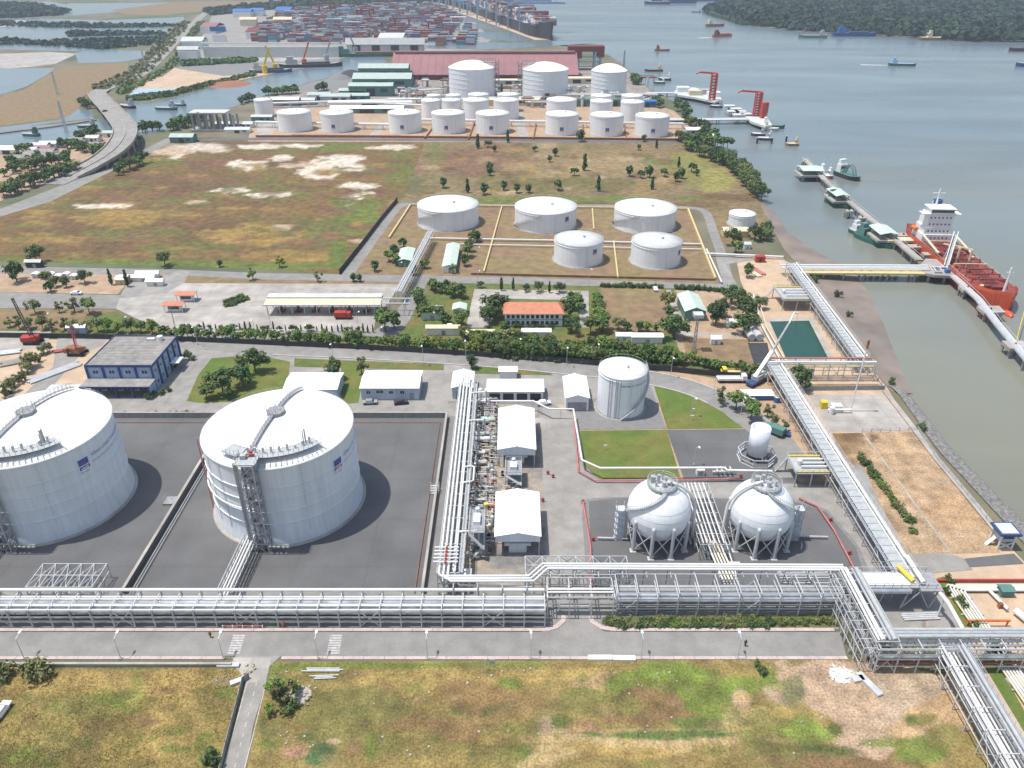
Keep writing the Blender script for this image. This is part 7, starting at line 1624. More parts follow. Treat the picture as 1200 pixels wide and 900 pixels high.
named = [('s2', 262, 462, 2.0, 'very large dark round tree left on the lawn beside blue building'), ('s2', 300, 437, 2.0, 'very large dark tree at the back of the lawn'), ('s2', 285, 452, 1.5, 'dark tree between the two very large lawn trees'), ('s1', 243, 468, 1.1, 'pale bush-like tree at the left lawn corner'), ('r3', 270, 468, .9, 'small round tree under the very large lawn tree'), ('r3', 393, 444, 1.5, 'dark tree behind the whole domed tank, beside lamp'), ('o2', 424, 438, 1.5, 'sparse olive tree between two white-roofed workshops'), ('r3', 553, 432, 1.1, 'round dark tree above the small hut'), ('s2', 20, 330, 2.0, 'large dark tree at far left beside the cross road'), ('s2', 44, 308, 1.8, 'large dark tree behind the long grey roof'), ('s2', 194, 312, 1.5, 'round dark tree alone at the lower edge of left field'), ('l1', 328, 313, 1.3, 'bright bush tree alone at the lower edge of left field'), ('r3', 258, 313, .7, 'small dark bush left of the bright one at field edge'), ('l1', 297, 328, 1.2, 'bright tree by the car park upper edge'), ('o2', 373, 330, 1.3, 'thin olive tree at the upper edge of the car park'), ('r3', 415, 330, .8, 'small dark tree at the car park upper edge, right'), ('r3', 422, 330, .7, 'smallest dark tree at car park upper edge'),
	('s1', 452, 389, 2.1, 'big spreading tree at the right corner of the car park'), ('r1', 462, 385, 1.4, 'tree just right of the big corner tree'), ('o1', 60, 342, 1.0, 'tree in front of the left compound, first'), ('s1', 105, 368, 1.6, 'light green tree below the wide left road, right one'), ('o2', 88, 366, 1.5, 'sparse tree below the wide left road, middle one'), ('o2', 70, 366, 1.3, 'sparse tree below the wide left road, left one'), ('o1', 42, 368, 1.4, 'olive tree by the dark crane boom'), ('s2', 100, 332, 1.3, 'dark tree in the left compound, middle'), ('c1', 131, 334, 1.2, 'slim dark tree in left compound beside yellow house'), ('c1', 150, 336, 1.3, 'slim dark tree right of the yellow house'), ('s1', 55, 333, 1.3, 'green tree in the left compound, left part'), ('s1', 66, 336, 1.1, 'green tree in the left compound beside the stalls'), ('r3', 78, 337, 1.1, 'small round tree among the stalls'),
	('s2', 579, 372, 2.1, 'large dark tree touching the left end of the orange roof office'), ('s2', 574, 380, 1.6, 'dark tree in front of the large one left of office'), ('s1', 585, 366, 1.5, 'tree behind the left corner of the office'), ('s2', 668, 374, 2.0, 'large tree at the right end of the orange roof office'), ('s1', 672, 364, 1.6, 'bright tree behind right end of the office'), ('s2', 670, 390, 1.6, 'dark tree in front of the right end of the office'), ('r4', 697, 366, 1.2, 'bright green tree left of the bare plot, far'), ('r4', 700, 378, 1.4, 'bright green tree left of the bare plot, middle'), ('s1', 705, 388, 1.7, 'large green tree at the lower left corner of bare plot'), ('s1', 692, 392, 1.5, 'green tree left of the large corner one'), ('o1', 782, 362, 1.5, 'olive tree at the right edge of bare plot'), ('r3', 784, 372, 1.0, 'dark tree between bare plot and footpath'), ('s2', 790, 397, 2.0, 'large dark tree beside the footpath bend'), ('r3', 786, 388, 1.4, 'dark tree above the large footpath tree'),
	('s2', 857, 356, 1.8, 'big dark shelter tree, farthest of the group right of the hall'), ('s2', 866, 362, 1.8, 'big dark shelter tree, second of the group right of hall'), ('s2', 874, 376, 2.0, 'big dark shelter tree, third of the group right of hall'), ('s2', 871, 392, 1.9, 'big dark shelter tree, nearest of the group right of hall'), ('r3', 838, 382, 1.9, 'dark tree just right of the pale green hall'), ('r3', 845, 372, 1.6, 'dark tree behind the one right of the hall'), ('o1', 890, 362, 1.3, 'round olive bush by the service pipes'), ('r3', 875, 325, 1.3, 'dark tree at the road fork near the sand'), ('s2', 858, 288, 1.8, 'dark tree left of the little pale hut'), ('s2', 884, 282, 1.6, 'dark tree right of the cream roofed house'), ('s1', 862, 296, 1.2, 'green tree below the cream roofed house'), ('s2', 896, 280, 1.2, 'dark tree on the shore near the lone tank'),
	('s2', 937, 455, 1.9, 'large dark round tree beside the diagonal deck and cross rack'), ('o2', 845, 474, 1.6, 'left tree of the row at the lawn tip'), ('s1', 862, 481, 1.5, 'middle tree of the row at the lawn tip'), ('s1', 879, 492, 1.6, 'right tree of the row beside the grey open cylinder'), ('o2', 899, 488, 1.2, 'thin shrub tree right of the lawn tip row'), ('o2', 906, 500, 1.1, 'thin shrub tree near the service road end'), ('o2', 918, 506, 1.0, 'olive shrub by the green truck'),
	('o2', 330, 822, 1.5, 'big pale tree beside the dashed lane near rubble heap'), ('l1', 322, 815, 1.2, 'light green tree just behind the big pale one'), ('l1', 345, 812, .8, 'small green tree right of the big pale one'), ('l1', 318, 836, .7, 'low green tree at the lane edge')]
for kd, u, v, s, lb in named:
	if lb: tree(kd, u, v, s * .86, lb, 'scattered trees round the plant')
for i, (u, v, s) in enumerate(((456, 307, 1.1), (462, 300, 1.), (473, 290, .9), (439, 318, .9), (548, 302, 1.2), (551, 295, 1.1), (555, 285, 1.3), (544, 312, 1.), (531, 320, .8), (484, 322, .9), (498, 315, .8), (560, 283, .9), (465, 311, .9))):
	tree('r3' if i % 2 else 's1', u, v, s, 'small tree beside the green-roofed sheds in bunded yard, %s' % ordw(i + 1), 'small trees by the green-roofed sheds')
trow(['c1', 's2'], [((560, 338), (565, 338), 1), ((582, 340), (664, 344), 6)], .75, 'on the strip behind the office yard', 'round bushes behind the office yard', name='bush', cat='bush', adj='dark ')
trow(['b1'], [((704, 336), (778, 337.5), 16), ((790, 338), (850, 342), 14)], 1.3, 'in the hedge dots along the cross road', 'hedge dots along the cross road', name='bush', cat='bush', jit=.6)
trow(['o1', 'r4'], [((720, 386), (775, 390), 5)], .8, 'at the front edge of bare plot', 'small trees at the front of bare plot')
trow(['b1', 'b2'], [((585, 383), (655, 385), 5)], 1.6, 'in front of the office wall', 'round shrubs before the office', name='bush', cat='bush')
trow(['s1', 'o1', 'r1'], [((700, 352), (704, 390), 6)], 1., 'down the left edge of bare plot', 'trees down the left edge of bare plot')
trow(['o1', 's1', 'r3'], [((500, 340), (545, 350), 7), ((488, 370), (545, 382), 8), ((545, 396), (560, 404), 4)], .95, 'in the garden left of the office', 'garden trees left of the office', jit=3)
trow(['s1', 'r3'], [((488, 350), (500, 376), 5)], 1.0, 'beside the belt road kink', 'trees beside the belt road kink')
sf = [(560, 174, 1.3), (572, 173, 1.), (595, 167, 1.2), (681, 166, 1.5), (755, 166, 1.), (519, 220, 1.1), (548, 226, 1.1), (567, 228, 1.2), (574, 206, 1.), (574, 201, 1.1), (685, 200, 1.4), (673, 206, 1.), (738, 207, 1.2), (750, 209, 1.), (761, 208, 1.3), (779, 207, 1.), (792, 213, 1.1), (799, 209, 1.1), (810, 202, 1.2), (816, 206, .8), (795, 196, .9), (769, 174, .9), (748, 176, .8), (651, 183, 1.), (644, 190, .8), (627, 178, .8), (701, 224, 1.2), (655, 223, 1.2), (764, 222, 1.), (590, 223, 1.), (605, 226, 1.), (620, 226, .9), (808, 170, 1.2), (580, 178, .8)]
sf.sort()
for i, (u, v, s) in enumerate(sf): tree(TR.choice(['s2', 'r3', 'c1']), u, v, s * 1.0, 'dark tree dotted on the scrub field, %s from left' % ordw(i + 1), 'dark trees dotted on the scrub field')
sh = []
for a, c, n in (((800, 170), (870, 205), 26), ((840, 182), (886, 222), 24), ((868, 208), (890, 232), 18), ((792, 168), (850, 172), 14), ((792, 124), (808, 137), 9), ((765, 122), (775, 126), 4), ((800, 138), (838, 166), 12), ((738, 95), (750, 100), 9), ((895, 275), (900, 285), 3)):
	for k in range(n): f = (k + .5) / n; sh.append((a[0] + (c[0] - a[0]) * f + TR.uniform(-5, 5), a[1] + (c[1] - a[1]) * f + TR.uniform(-2.5, 2.5)))
sh.sort()
for i, (u, v) in enumerate(sh): tree(TR.choice(['s2', 's1', 'r3', 'o1']), u, v, TR.uniform(1.1, 1.7), 'tree in the shore thicket beside the river, %s from left' % ordw(i + 1), 'trees of the shore thicket')
lv = []
for a, c, n, r in (((0, 232), (90, 200), 24, 5), ((5, 205), (80, 190), 18, 6), ((75, 172), (118, 182), 14, 5), ((90, 165), (112, 160), 9, 4), ((165, 155), (190, 153), 9, 3), ((15, 195), (35, 180), 8, 4), ((95, 122), (106, 128), 6, 2), ((150, 172), (160, 168), 5, 2), ((200, 154), (240, 140), 18, 3), ((282, 122), (298, 118), 8, 2), ((170, 190), (140, 205), 7, 3), ((310, 112), (350, 109), 16, 2), ((372, 108), (385, 104), 5, 1.5)):
	for k in range(n): f = (k + .5) / n; lv.append((a[0] + (c[0] - a[0]) * f + TR.uniform(-r, r), a[1] + (c[1] - a[1]) * f + TR.uniform(-r, r) * .5))
lv.sort()
for i, (u, v) in enumerate(lv): tree(TR.choice(['s2', 's1', 'r3', 'o1']), u, v, TR.uniform(1.0, 1.6), 'tree of the far left waterside groves, %s from left' % ordw(i + 1), 'trees of the left waterside groves')
trow(['b3', 'b1', 'b2', 'b3'], [((708, 729), (905, 729), 46), ((712, 733), (900, 734), 38)], .85, 'in the dry hedge below the right rack', 'shrubs of the dry hedge below the rack', name='shrub', cat='shrub', jit=2)
trow(['b3', 'b3', 'b2'], [((905, 730), (978, 730), 14)], .8, 'in the thin end of the dry hedge', 'shrubs at the thin end of the dry hedge', name='shrub', cat='shrub', jit=2)
trow(['b1', 'b2'], [((140, 486), (232, 486.5), 10)], .9, 'on the grass strip behind the left tank', 'shrubs on the strip behind tank yard', name='shrub', cat='shrub')
yv = [(1010, 540), (1014, 545), (1020, 552), (1025, 560), (1030, 566), (1036, 574), (1041, 580), (1046, 588), (1052, 596), (1056, 601), (1062, 609), (1066, 612), (1060, 606), (1068, 624), (1034, 570), (1049, 592), (1022, 556), (1008, 536)]
yv.sort(key=lambda q: q[1])
for i, (u, v) in enumerate(yv): tree(TR.choice(['b1', 'b2', 'b3']), u, v, 1.15, 'dark shrub in the row on the bare yard, %s from far end' % ordw(i + 1), 'dark shrubs in the bare yard row', name='shrub', cat='shrub')
for i, (u, v, s, lb) in enumerate(((6, 793, 2.2, 'grey-green bush at the left edge of the near field'), (38, 793, 2.2, 'grey-green bush by the low wall, second from left edge'), (50, 792, 2., 'grey-green bush by the low wall, third from left edge'), (250, 895, 1.7, 'dark bush at the foot of the lane fence'), (340, 832, 1.6, 'low bush beside the rubble heap'), (891, 786, 1.2, 'small sapling at the right of the near field'), (1108, 695, 1., 'round dark shrub in the verge, far'), (1125, 709, 1.4, 'round dark shrub in the verge, middle'), (1142, 738, 1.3, 'round dark shrub in the verge, near'), (1112, 683, 1.2, 'dark shrub at the top of the verge'), (276, 353, 1., ''), (1173, 772, 2., 'bush under the crossing rack at right'), (220, 418, 1.6, 'bush on the roundabout by the blue building'), (226, 422, 1.2, 'lighter bush on the roundabout'), (178, 466, 1.5, 'bush at the veranda corner of the blue building'), (190, 462, 1.3, 'bush beside the veranda of the blue building'), (198, 458, 1.1, 'small bush at the drive edge by blue building'), (948, 323, 1.6, 'small shrub on the mudflat near the bridge'), (954, 330, 1.8, 'dark shrub on the mudflat below the bridge'), (982, 347, 1.5, 'shrub out on the mudflat'), (995, 370, 1.2, 'lowest shrub out on the mudflat'), (1045, 450, 1.5, 'shrub at the fence near the revetment top'), (1080, 503, 1.4, 'shrub on the revetment'))):
	if lb: tree('b3' if 'grey' in lb or 'light' in lb else 'b1', u, v, s, lb, None, name='bush', cat='bush')
trow(['o1', 'o2', 'b3'], [((2, 470), (62, 405), 26)], .8, 'of the scruffy hedge in the crane yard', 'scruffy hedge in the crane yard', name='shrub', cat='shrub', jit=4)
trow(['b1', 'b2'], [((266, 360), (290, 350), 22), ((264, 356), (284, 348), 16)], .95, 'of the ring hedge on the car park island', 'ring hedge on the car park island', name='shrub', cat='shrub', jit=2)
trow(['b1'], [((590, 420), (790, 432), 20)], 1.2, 'of undergrowth along the long fence', 'undergrowth along the long fence', name='shrub', cat='shrub', jit=3)
DEFER.sort(key=lambda q: -q[0])
for a_, kind, p, s, label, group, sz in DEFER[:290]:
	t = tree(kind, 0, 0, s, label, group, 'done', cat='tree', sz=sz, w=p); t.name = 'tree'
LOW = {}
bF = MB()
for a_, kind, p, s, label, group, sz in DEFER[290:]:
	kd = {'r': 'round', 's': 'spread', 'o': 'spread', 'l': 'sparse', 'c': 'slim'}[kind[0]]; sd = hash(kind[1]) % 3 if False else int(kind[1])
	if (kd, sd) not in LOW: LOW[(kd, sd)] = crown_mesh(sd, kd, 170, .75)[0]
	lb_ = LOW[(kd, sd)]; a0_ = TR.uniform(0, 6.28); ca, sa = math.cos(a0_), math.sin(a0_)
	bF.add([(p.x + (x * ca - y * sa) * s, p.y + (x * sa + y * ca) * s, z * s) for x, y, z in lb_.v], lb_.f, m=0 if kind in ('r3', 's2', 'c1', 'c2') else 1)
	bF.tube([(p.x, p.y, -.1), (p.x, p.y, 3 * s)], .25, 5, m=2)
o = bF.build('tree_grove', ['leaf_dark', 'leaf', 'bark']); o['kind'] = 'stuff'; o['label'] = 'remaining small trees of the far groves and dense thickets'
def forest(label, poly, n, s, m, hh=6., name='forest', z0=0.):
	us = [p[0] for p in poly]; vs = [p[1] for p in poly]; rr = random.Random(len(label)); b = MB(); c = 0; w = [xy(P(*p)) for p in poly]
	x0, x1 = min(p.x for p in w), max(p.x for p in w); y0, y1 = min(p.y for p in w), max(p.y for p in w)
	def inp(x, y):
		q = False; j = len(w) - 1
		for i in range(len(w)):
			if (w[i].y > y) != (w[j].y > y) and x < (w[j].x - w[i].x) * (y - w[i].y) / (w[j].y - w[i].y) + w[i].x: q = not q
			j = i
		return q
	tries = 0
	while c < n and tries < n * 30:
		tries += 1; x = rr.uniform(x0, x1); y = y0 + (y1 - y0) * rr.random() ** 1.5
		if not inp(x, y): continue
		c += 1; r = s * rr.uniform(.6, 1.4); z = z0 + hh * rr.uniform(.3, .75) * (1 + .4 * noise.noise(Vector((x * .01, y * .01, 0))))
		for k in range(5):
			d = Vector((rr.gauss(0, 1), rr.gauss(0, 1), abs(rr.gauss(0, 1)) * .6)); d.normalize(); p = Vector((x, y, z)) + d * r * .6; t1 = d.cross(Vector((rr.gauss(0, 1), rr.gauss(0, 1), .3))).normalized(); t2 = d.cross(t1); q = r * rr.uniform(.4, .75)
			b.add([p + t1 * q, p + t2 * q + d * q * .3, p - t1 * q, p - t2 * q + d * q * .2], [(0, 1, 2, 3)])
	o = b.build(name, m); o['kind'] = 'stuff'; o['label'] = label; return o
forest('dark mangrove forest covering the island across the river', isl, 17000, 6.5, 'mangrove', 9)
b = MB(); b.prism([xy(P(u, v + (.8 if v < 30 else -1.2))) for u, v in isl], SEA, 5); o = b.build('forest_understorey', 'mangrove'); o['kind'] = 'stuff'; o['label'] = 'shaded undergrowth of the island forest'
forest('dark green wooded spit at the top left', [(-40, 5), (20, 5), (60, 10), (85, 14), (70, 18), (20, 21), (-40, 22)], 1500, 6, 'mangrove', 5, 'woodland')
forest('scrubby banks among the marsh water, top left', [(-60, 44), (60, 48), (180, 44), (200, 36), (190, 52), (120, 58), (40, 53), (-60, 52)], 800, 3.5, 'mangrove', 1.6, 'scrub')
forest('scrub along the far highway, left verge', [(168, 70), (185, 48), (215, 26), (225, 26), (205, 50), (185, 76), (160, 98), (120, 106), (105, 104), (140, 90)], 420, 2.6, 'leaf_olive', 1.8, 'scrub')
forest('scrub along the far highway, right verge', [(135, 108), (165, 97), (195, 78), (210, 55), (232, 26), (240, 26), (222, 52), (205, 78), (170, 100), (140, 112)], 360, 2.6, 'leaf', 2, 'scrub')
forest('green belt beyond the container terminal', [(240, 14), (330, 5), (480, 0), (520, 3), (480, 5), (340, 9), (250, 18)], 1300, 7, 'mangrove', 5, 'woodland')
forest('bushes on the creek bank below the sand yard', [(150, 118), (178, 117), (205, 112), (240, 103), (300, 89), (300, 87), (240, 100), (200, 110), (160, 115)], 420, 2.6, 'leaf', 2.4, 'scrub')
forest('thin reeds crossing the marsh', [(0, 26), (215, 30), (215, 32), (100, 33), (0, 31)], 400, 4, 'mangrove', 1.5, 'scrub')
forest('thin reeds lower in the marsh', [(80, 38), (190, 39), (190, 41), (80, 43)], 300, 4, 'mangrove', 1.5, 'scrub')
forest('bushes behind the far quay shed', [(215, 74), (300, 71), (300, 73), (215, 78)], 300, 3.5, 'leaf', 3, 'scrub')
def tufts(label, polys, n, m, h, seed, name='grass', nf=.05, thr=0.):
	rr = random.Random(seed); b = MB(); c = 0
	while c < n:
		poly = rr.choice(polys); us = [p[0] for p in poly]; vs = [p[1] for p in poly]; u = rr.uniform(min(us), max(us)); v = rr.uniform(min(vs), max(vs)); q = False; j = len(poly) - 1
		for i in range(len(poly)):
			if (poly[i][1] > v) != (poly[j][1] > v) and u < (poly[j][0] - poly[i][0]) * (v - poly[i][1]) / (poly[j][1] - poly[i][1]) + poly[i][0]: q = not q
			j = i
		if not q: continue
		p = P(u, v); c += 1
		if noise.noise(Vector((p.x * nf, p.y * nf, seed))) < thr: continue
		for k in range(4):
			a = rr.uniform(0, 6.28); d = Vector((math.cos(a), math.sin(a), 0)); s = h * rr.uniform(.5, 1.3); o = p + Vector((rr.uniform(-.35, .35), rr.uniform(-.35, .35), 0)); w = s * .22; n2 = Vector((-d.y, d.x, 0))
			b.add([o - n2 * w, o + n2 * w, o + d * s * .6 + Vector((0, 0, s))], [(0, 1, 2)])
	o = b.build(name, m); o['kind'] = 'stuff'; o['label'] = label
NF = [[(-5, 784), (272, 784), (284, 800), (262, 880), (255, 905), (-5, 905)], [(318, 780), (925, 778), (930, 850), (1000, 880), (1120, 905), (295, 905), (302, 860), (314, 805)]]
tufts('dry straw tufts over the near fields', NF, 9000, 'straw_blade' if False else 'dry', .26, 1, 'dry_grass', .05, -.15)
mat('green_blade', (.17, .22, .045), .9, .3, .5); mat('straw_blade', (.42, .32, .13), .9, .25, .5)
tufts('green grass tufts over the near fields', NF, 8000, 'green_blade', .26, 2, 'green_grass', .045, .02)
tufts('pale straw tufts over the near fields', NF, 10000, 'straw_blade', .28, 3, 'straw_grass', .06, 0.)
for kk, (m_, sd_, lb) in enumerate((('rubble', 31, 'pale stones and litter strewn over the near fields'),)):
	rr = random.Random(sd_); b = MB()
	for _ in range(150):
		u = rr.gauss(rr.choice([620, 1010, 960, 350, 500, 750]), 35); v = rr.gauss(rr.choice([790, 860, 800]), 14)
		if v < 776 or v > 898 or (283 < u < 316): continue
		p = P(u, v); s = rr.uniform(.12, .4); b.rbox(p + Vector((0, 0, s * .3)), s, s * rr.uniform(.6, 1.2), s * .6, rr.uniform(0, 3))
	o = b.build('stones', m_); o['kind'] = 'stuff'; o['label'] = lb
hw = [(60, 216, .3), (80, 207, .5), (105, 194, 3), (128, 180, 6), (142, 166, 8), (147, 152, 9), (140, 140, 9), (128, 126, 8), (118, 116, 5), (113, 109, 2), (122, 104, .6), (140, 98, .3), (165, 86, .3), (185, 69, .3), (205, 48, .3), (224, 30, .3), (243, 14, .3), (262, 9, .3)]
hp = [P(*q) for q in hw]
def sm3(p, k=5):
	out = []
	for i in range(len(p) - 1):
		p0 = p[max(i - 1, 0)]; p1 = p[i]; p2 = p[i + 1]; p3 = p[min(i + 2, len(p) - 1)]
		for j in range(k):
			t = j / k; out.append(.5 * ((2 * p1) + (p2 - p0) * t + (2 * p0 - 5 * p1 + 4 * p2 - p3) * t * t + (3 * p1 - p0 - 3 * p2 + p3) * t ** 3))
	out.append(p[-1]); return out
def ribbon(b, pts, off0, off1, th, dz=0., m=0):
	n = len(pts); vs = []
	for i in range(n):
		t = (pts[min(i + 1, n - 1)] - pts[max(i - 1, 0)]); t.z = 0; t.normalize(); nn = Vector((-t.y, t.x, 0))
		a = pts[i] + nn * off0 + Vector((0, 0, dz)); c = pts[i] + nn * off1 + Vector((0, 0, dz)); vs += [a, c, a - Vector((0, 0, th)), c - Vector((0, 0, th))]
	fs = []
	for i in range(n - 1):
		a = 4 * i; q = a + 4; fs += [(a, a + 1, q + 1, q), (a + 2, q + 2, q + 3, a + 3), (a, q, q + 2, a + 2), (a + 1, a + 3, q + 3, q + 1)]
	b.add(vs, fs, False, m)
brp = sm3(hp[1:10]); t = thing('highway_bridge', 'wide curved concrete road bridge sweeping over the left canal', 'bridge', hp[1])
b = MB(); ribbon(b, brp, -7.5, 7.5, 1.3); b.build('deck', 'asphalt_worn', t)
for s in (-7.7, -.3, 7.4): b = MB(); ribbon(b, brp, s, s + .45, 1.1, .9 if abs(s) > 1 else .5); b.build('parapet', 'concrete', t)
for i in range(4, len(brp) - 4, 3):
	p = brp[i]; b = MB()
	d = (brp[i + 1] - brp[i - 1]); d.z = 0; d.normalize(); nn = Vector((-d.y, d.x, 0))
	for s in (-5.5, 5.5): q = p + nn * s; b.tube([(q.x, q.y, 0), (q.x, q.y, p.z - 1.3)], .8, 8)
	b.beam(p - nn * 7 - Vector((0, 0, 1.7)), p + nn * 7 - Vector((0, 0, 1.7)), 1.4, .8); b.build('pier', 'concrete', t)
b = MB(); ribbon(b, sm3(hp[9:]), -7.5, 7.5, .25); b.build('highway', 'asphalt_worn', kind='structure')
b = MB(); ribbon(b, sm3(hp[:2]), -7.5, 7.5, .25); b.build('highway', 'asphalt_worn', kind='structure')
rr = random.Random(17)
def hut(u, v, w, d, h, label, roofm, wallm='white', group=None, name='house', axis='x'):
	p = P(u, v); t = thing(name, label, name.replace('_', ' '), p, group)
	b = MB(); b.box(p.x - w / 2, p.x + w / 2, p.y, p.y + d, 0, h); b.build('wall', wallm, t)
	b = MB(); b.gable(p.x - w / 2, p.x + w / 2, p.y, p.y + d, h + .05, h + min(w, d) * .18, axis, .4, .15); b.build('roof', roofm, t)
	b = MB(); b.box(p.x - w * .1, p.x + w * .1, p.y - .08, p.y - .02, .05, h * .75); b.build('door', 'dark', t)
	b = MB(); b.box(p.x + w * .22, p.x + w * .38, p.y - .08, p.y - .02, h * .4, h * .75); b.build('window', 'glass', t)
vil = [(8, 181, 26, 9, 'white_roof'), (46, 176, 11, 7, 'roof_light'), (56, 174, 12, 7, 'roof_light'), (66, 173, 9, 6, 'grey_roof'), (28, 186, 11, 8, 'grey_roof'), (40, 188, 14, 8, 'grey_roof'), (52, 184, 12, 8, 'grey_roof'), (50, 179, 10, 6, 'maroon_roof'), (88, 170, 10, 7, 'grey_roof'), (108, 167, 9, 7, 'roof_light'), (128, 161, 9, 6, 'green_roof'), (112, 175, 10, 6, 'grey_roof'), (20, 191, 9, 7, 'grey_roof'), (34, 181, 10, 6, 'roof_light'), (60, 189, 9, 6, 'grey_roof')]
vil.sort()
for i, (u, v, w, d, m) in enumerate(vil): hut(u, v, w, d, 3.2, 'small house of the canal village at far left, %s from left' % ordw(i + 1), m, 'white', 'houses of the canal village')
hut(213, 167.5, 16, 9, 4, 'hut with pale teal roof at the far left corner of the tank farm', 'green_roof', 'green_wall')
p = P(252, 154); t = thing('scaffold_tower', 'dark scaffolded plant with pale top beside the creek, left of far tanks', 'process plant', p)
for i in range(7):
	for j in range(2): b = MB(); x = p.x - 15 + i * 5; y = p.y + j * 9; h = 12 + rr.uniform(-2, 2); b.cyl((x, y, 0), .9, h, 8); b.build('column', 'grating', t)
b = MB(); b.box(p.x - 17, p.x + 10, p.y - 1, p.y + 12, 12.5, 13.4); b.build('platform', 'roof_light', t)
b = MB(); b.box(p.x - 17, p.x + 17, p.y - 2, p.y + 12, .05, 1.4); b.build('base', 'concrete', t)
for u, v, w, h in ((268, 150, 20, 3), (285, 150, 14, 3), (278, 156, 18, 2.5)): hut(u, v, w, 7, h, {268: 'long pale shed right of the dark scaffolded plant', 285: 'pale shed left of the slim far-left tank', 278: 'low pale shed in front near the far-left slim tank'}[u], 'roof_light', 'white', 'pale sheds left of the far tanks', 'shed')
fs = [(448, 104, 56, 22, 9, 'green_roof', 'green_wall', 'large pale green roofed hall left of the domed tanks'), (450, 96, 50, 18, 13, 'green_roof', 'green_wall', 'taller green roofed hall behind the large one'), (435, 113, 40, 12, 9, 'green_roof', 'green_wall', 'two tone green hall in front of the large hall'), (413, 113, 24, 9, 5, 'green_roof', 'green_wall', 'green roofed shed left of the two tone hall'), (415, 119, 26, 9, 5, 'green_roof', 'green_wall', 'green roofed shed, lower left of the halls'), (393, 120, 26, 10, 5, 'green_roof', 'steel', 'pale green roofed open shed behind the tank row'), (374, 118, 20, 9, 5, 'green_roof', 'white', 'pale green roofed shed at the left of the hall group'), (358, 123, 16, 8, 4, 'roof_light', 'green_wall', 'small pale shed beside the third tank'), (334, 124, 24, 9, 5, 'white_roof', 'green_wall', 'white roofed green shed by the second tank'), (307, 143, 16, 6, 4, 'roof_light', 'green_wall', 'little shed below the slim far-left tank'), (430, 133, 60, 9, 4, 'white_roof', 'green_wall', 'long white roofed shed between the front row tanks'), (434, 127, 70, 5, 5, 'white_roof', 'white', 'long thin white roof behind front row tanks'), (620, 122, 20, 7, 4, 'green_roof', 'green_wall', 'green cabin between the tank rows, centre'), (500 + 183, 125, 22, 6, 6, 'green_wall', 'green_wall', 'dark green box between tanks, centre right'), (721, 125, 18, 6, 6, 'green_wall', 'green_wall', 'dark green box between tanks, right'), (759, 126, 14, 6, 5, 'blue', 'blue', 'blue box at right end of tank rows'), (590, 124, 60, 6, 5, 'cream', 'cream', 'cream pipe shed below the domed tanks'), (676, 98, 40, 7, 5, 'cream', 'cream', 'cream shed between second and third domed tank'), (596, 99, 30, 6, 4, 'cream', 'steel', 'cream shed between the first two domed tanks'), (478, 101, 18, 8, 4, 'maroon_roof', 'white', 'small red roofed hut near the green halls')]
for u, v, w, d, h, rf, wl, lb in fs: hut(u, v, w, d, h, lb, rf, wl, 'plant sheds among the far tanks', 'shed')
for i in range(44):
	u = rr.uniform(455, 760); v = rr.uniform(96, 126); p = P(u, v); t = thing('process_unit', 'small grey process unit among the far tanks, %s of the clutter' % ordw(i + 1), 'process unit', p, 'process clutter among the far tanks')
	b = MB(); h = rr.uniform(3, 9); w = rr.uniform(5, 15)
	for s in (-1, 1):
		for q in (-1, 1): b.beam(p + Vector((s * w / 2, q * 2, 0)), p + Vector((s * w / 2, q * 2, h)), .5)
	b.beam(p + Vector((-w / 2, -2, h)), p + Vector((w / 2, -2, h)), .5); b.beam(p + Vector((-w / 2, 2, h)), p + Vector((w / 2, 2, h)), .5); b.build('frame', rr.choice(['steel', 'rust', 'steel_light', 'grating']), t)
	b = MB(); b.tube([p + Vector((-w * .7, 0, h * .8)), p + Vector((w * .7, 0, h * .8))], .9, 7); b.build('pipe', rr.choice(['pipe_white', 'steel_light', 'green_roof', 'rust', 'white']), t)
	b = MB(); b.cyl(p + Vector((rr.uniform(-w / 3, w / 3), 0, 0)), rr.uniform(.8, 2), h * rr.uniform(.6, 1.4), 8); b.build('vessel', rr.choice(['white', 'steel', 'grating', 'dark', 'cream']), t)
for k, (u0, v0, u1, v1) in enumerate(((300, 127, 500, 121), (455, 121, 760, 122), (470, 112, 540, 108), (560, 120, 640, 119), (650, 116, 770, 116), (395, 124, 500, 129), (490, 146, 800, 151), (300, 149, 470, 152))):
	rack('far low pipe rack among the tanks, %s of eight' % ordw(k + 1), P(u0, v0), P(u1, v1), 5, [3.4], 14, [(-1.4, 4, .5, PW, 'white_pipe'), (1, 4, .5, SL, 'pipe')], 'far pipe racks among the tanks', brace=0, post=.5, beamw=.4)
for k, (u, v, m_) in enumerate(((618, 165, 'green_roof'), (448, 150, 'red'), (500, 152, 'rust'))):
	pass
for i, (u0, v0, u1, v1) in enumerate(((498, 163, 512, 144), (549, 164, 556, 145), (625, 164, 628, 146), (684, 165, 683, 147), (735, 165, 731, 148), (342, 160, 470, 161))):
	wall('brown dividing wall of the far tank bays, %s from left' % ordw(i + 1), [(u0, v0), (u1, v1)], .7, 1.4, 'rust', cap=False, px=True)
mast('thin lattice mast by the right domed tank, near ship loader', 730, 92, 59, 2.2, 'grating', name='lattice_mast')
for i, (u, v) in enumerate(((828, 166), (812, 158))):
	hut(u, v, 10, 7, 3.5, ('blue-white pump hut at shore end of the far tank farm', 'small flat roofed hut near the lower jetty root')[i], 'white_roof', 'blue_wall', None, 'pump_house')
wy = P(0, 92)[1]
x0, x1 = P(463, 94).x - 3, P(672, 86).x; ya = 836; yb = 905; he = HY(ya, 86.5); hr = HY((ya + yb) / 2, 62)
t = thing('warehouse', 'huge maroon-roofed warehouse behind the far domed tanks', 'warehouse', ((x0 + x1) / 2, ya, 0))
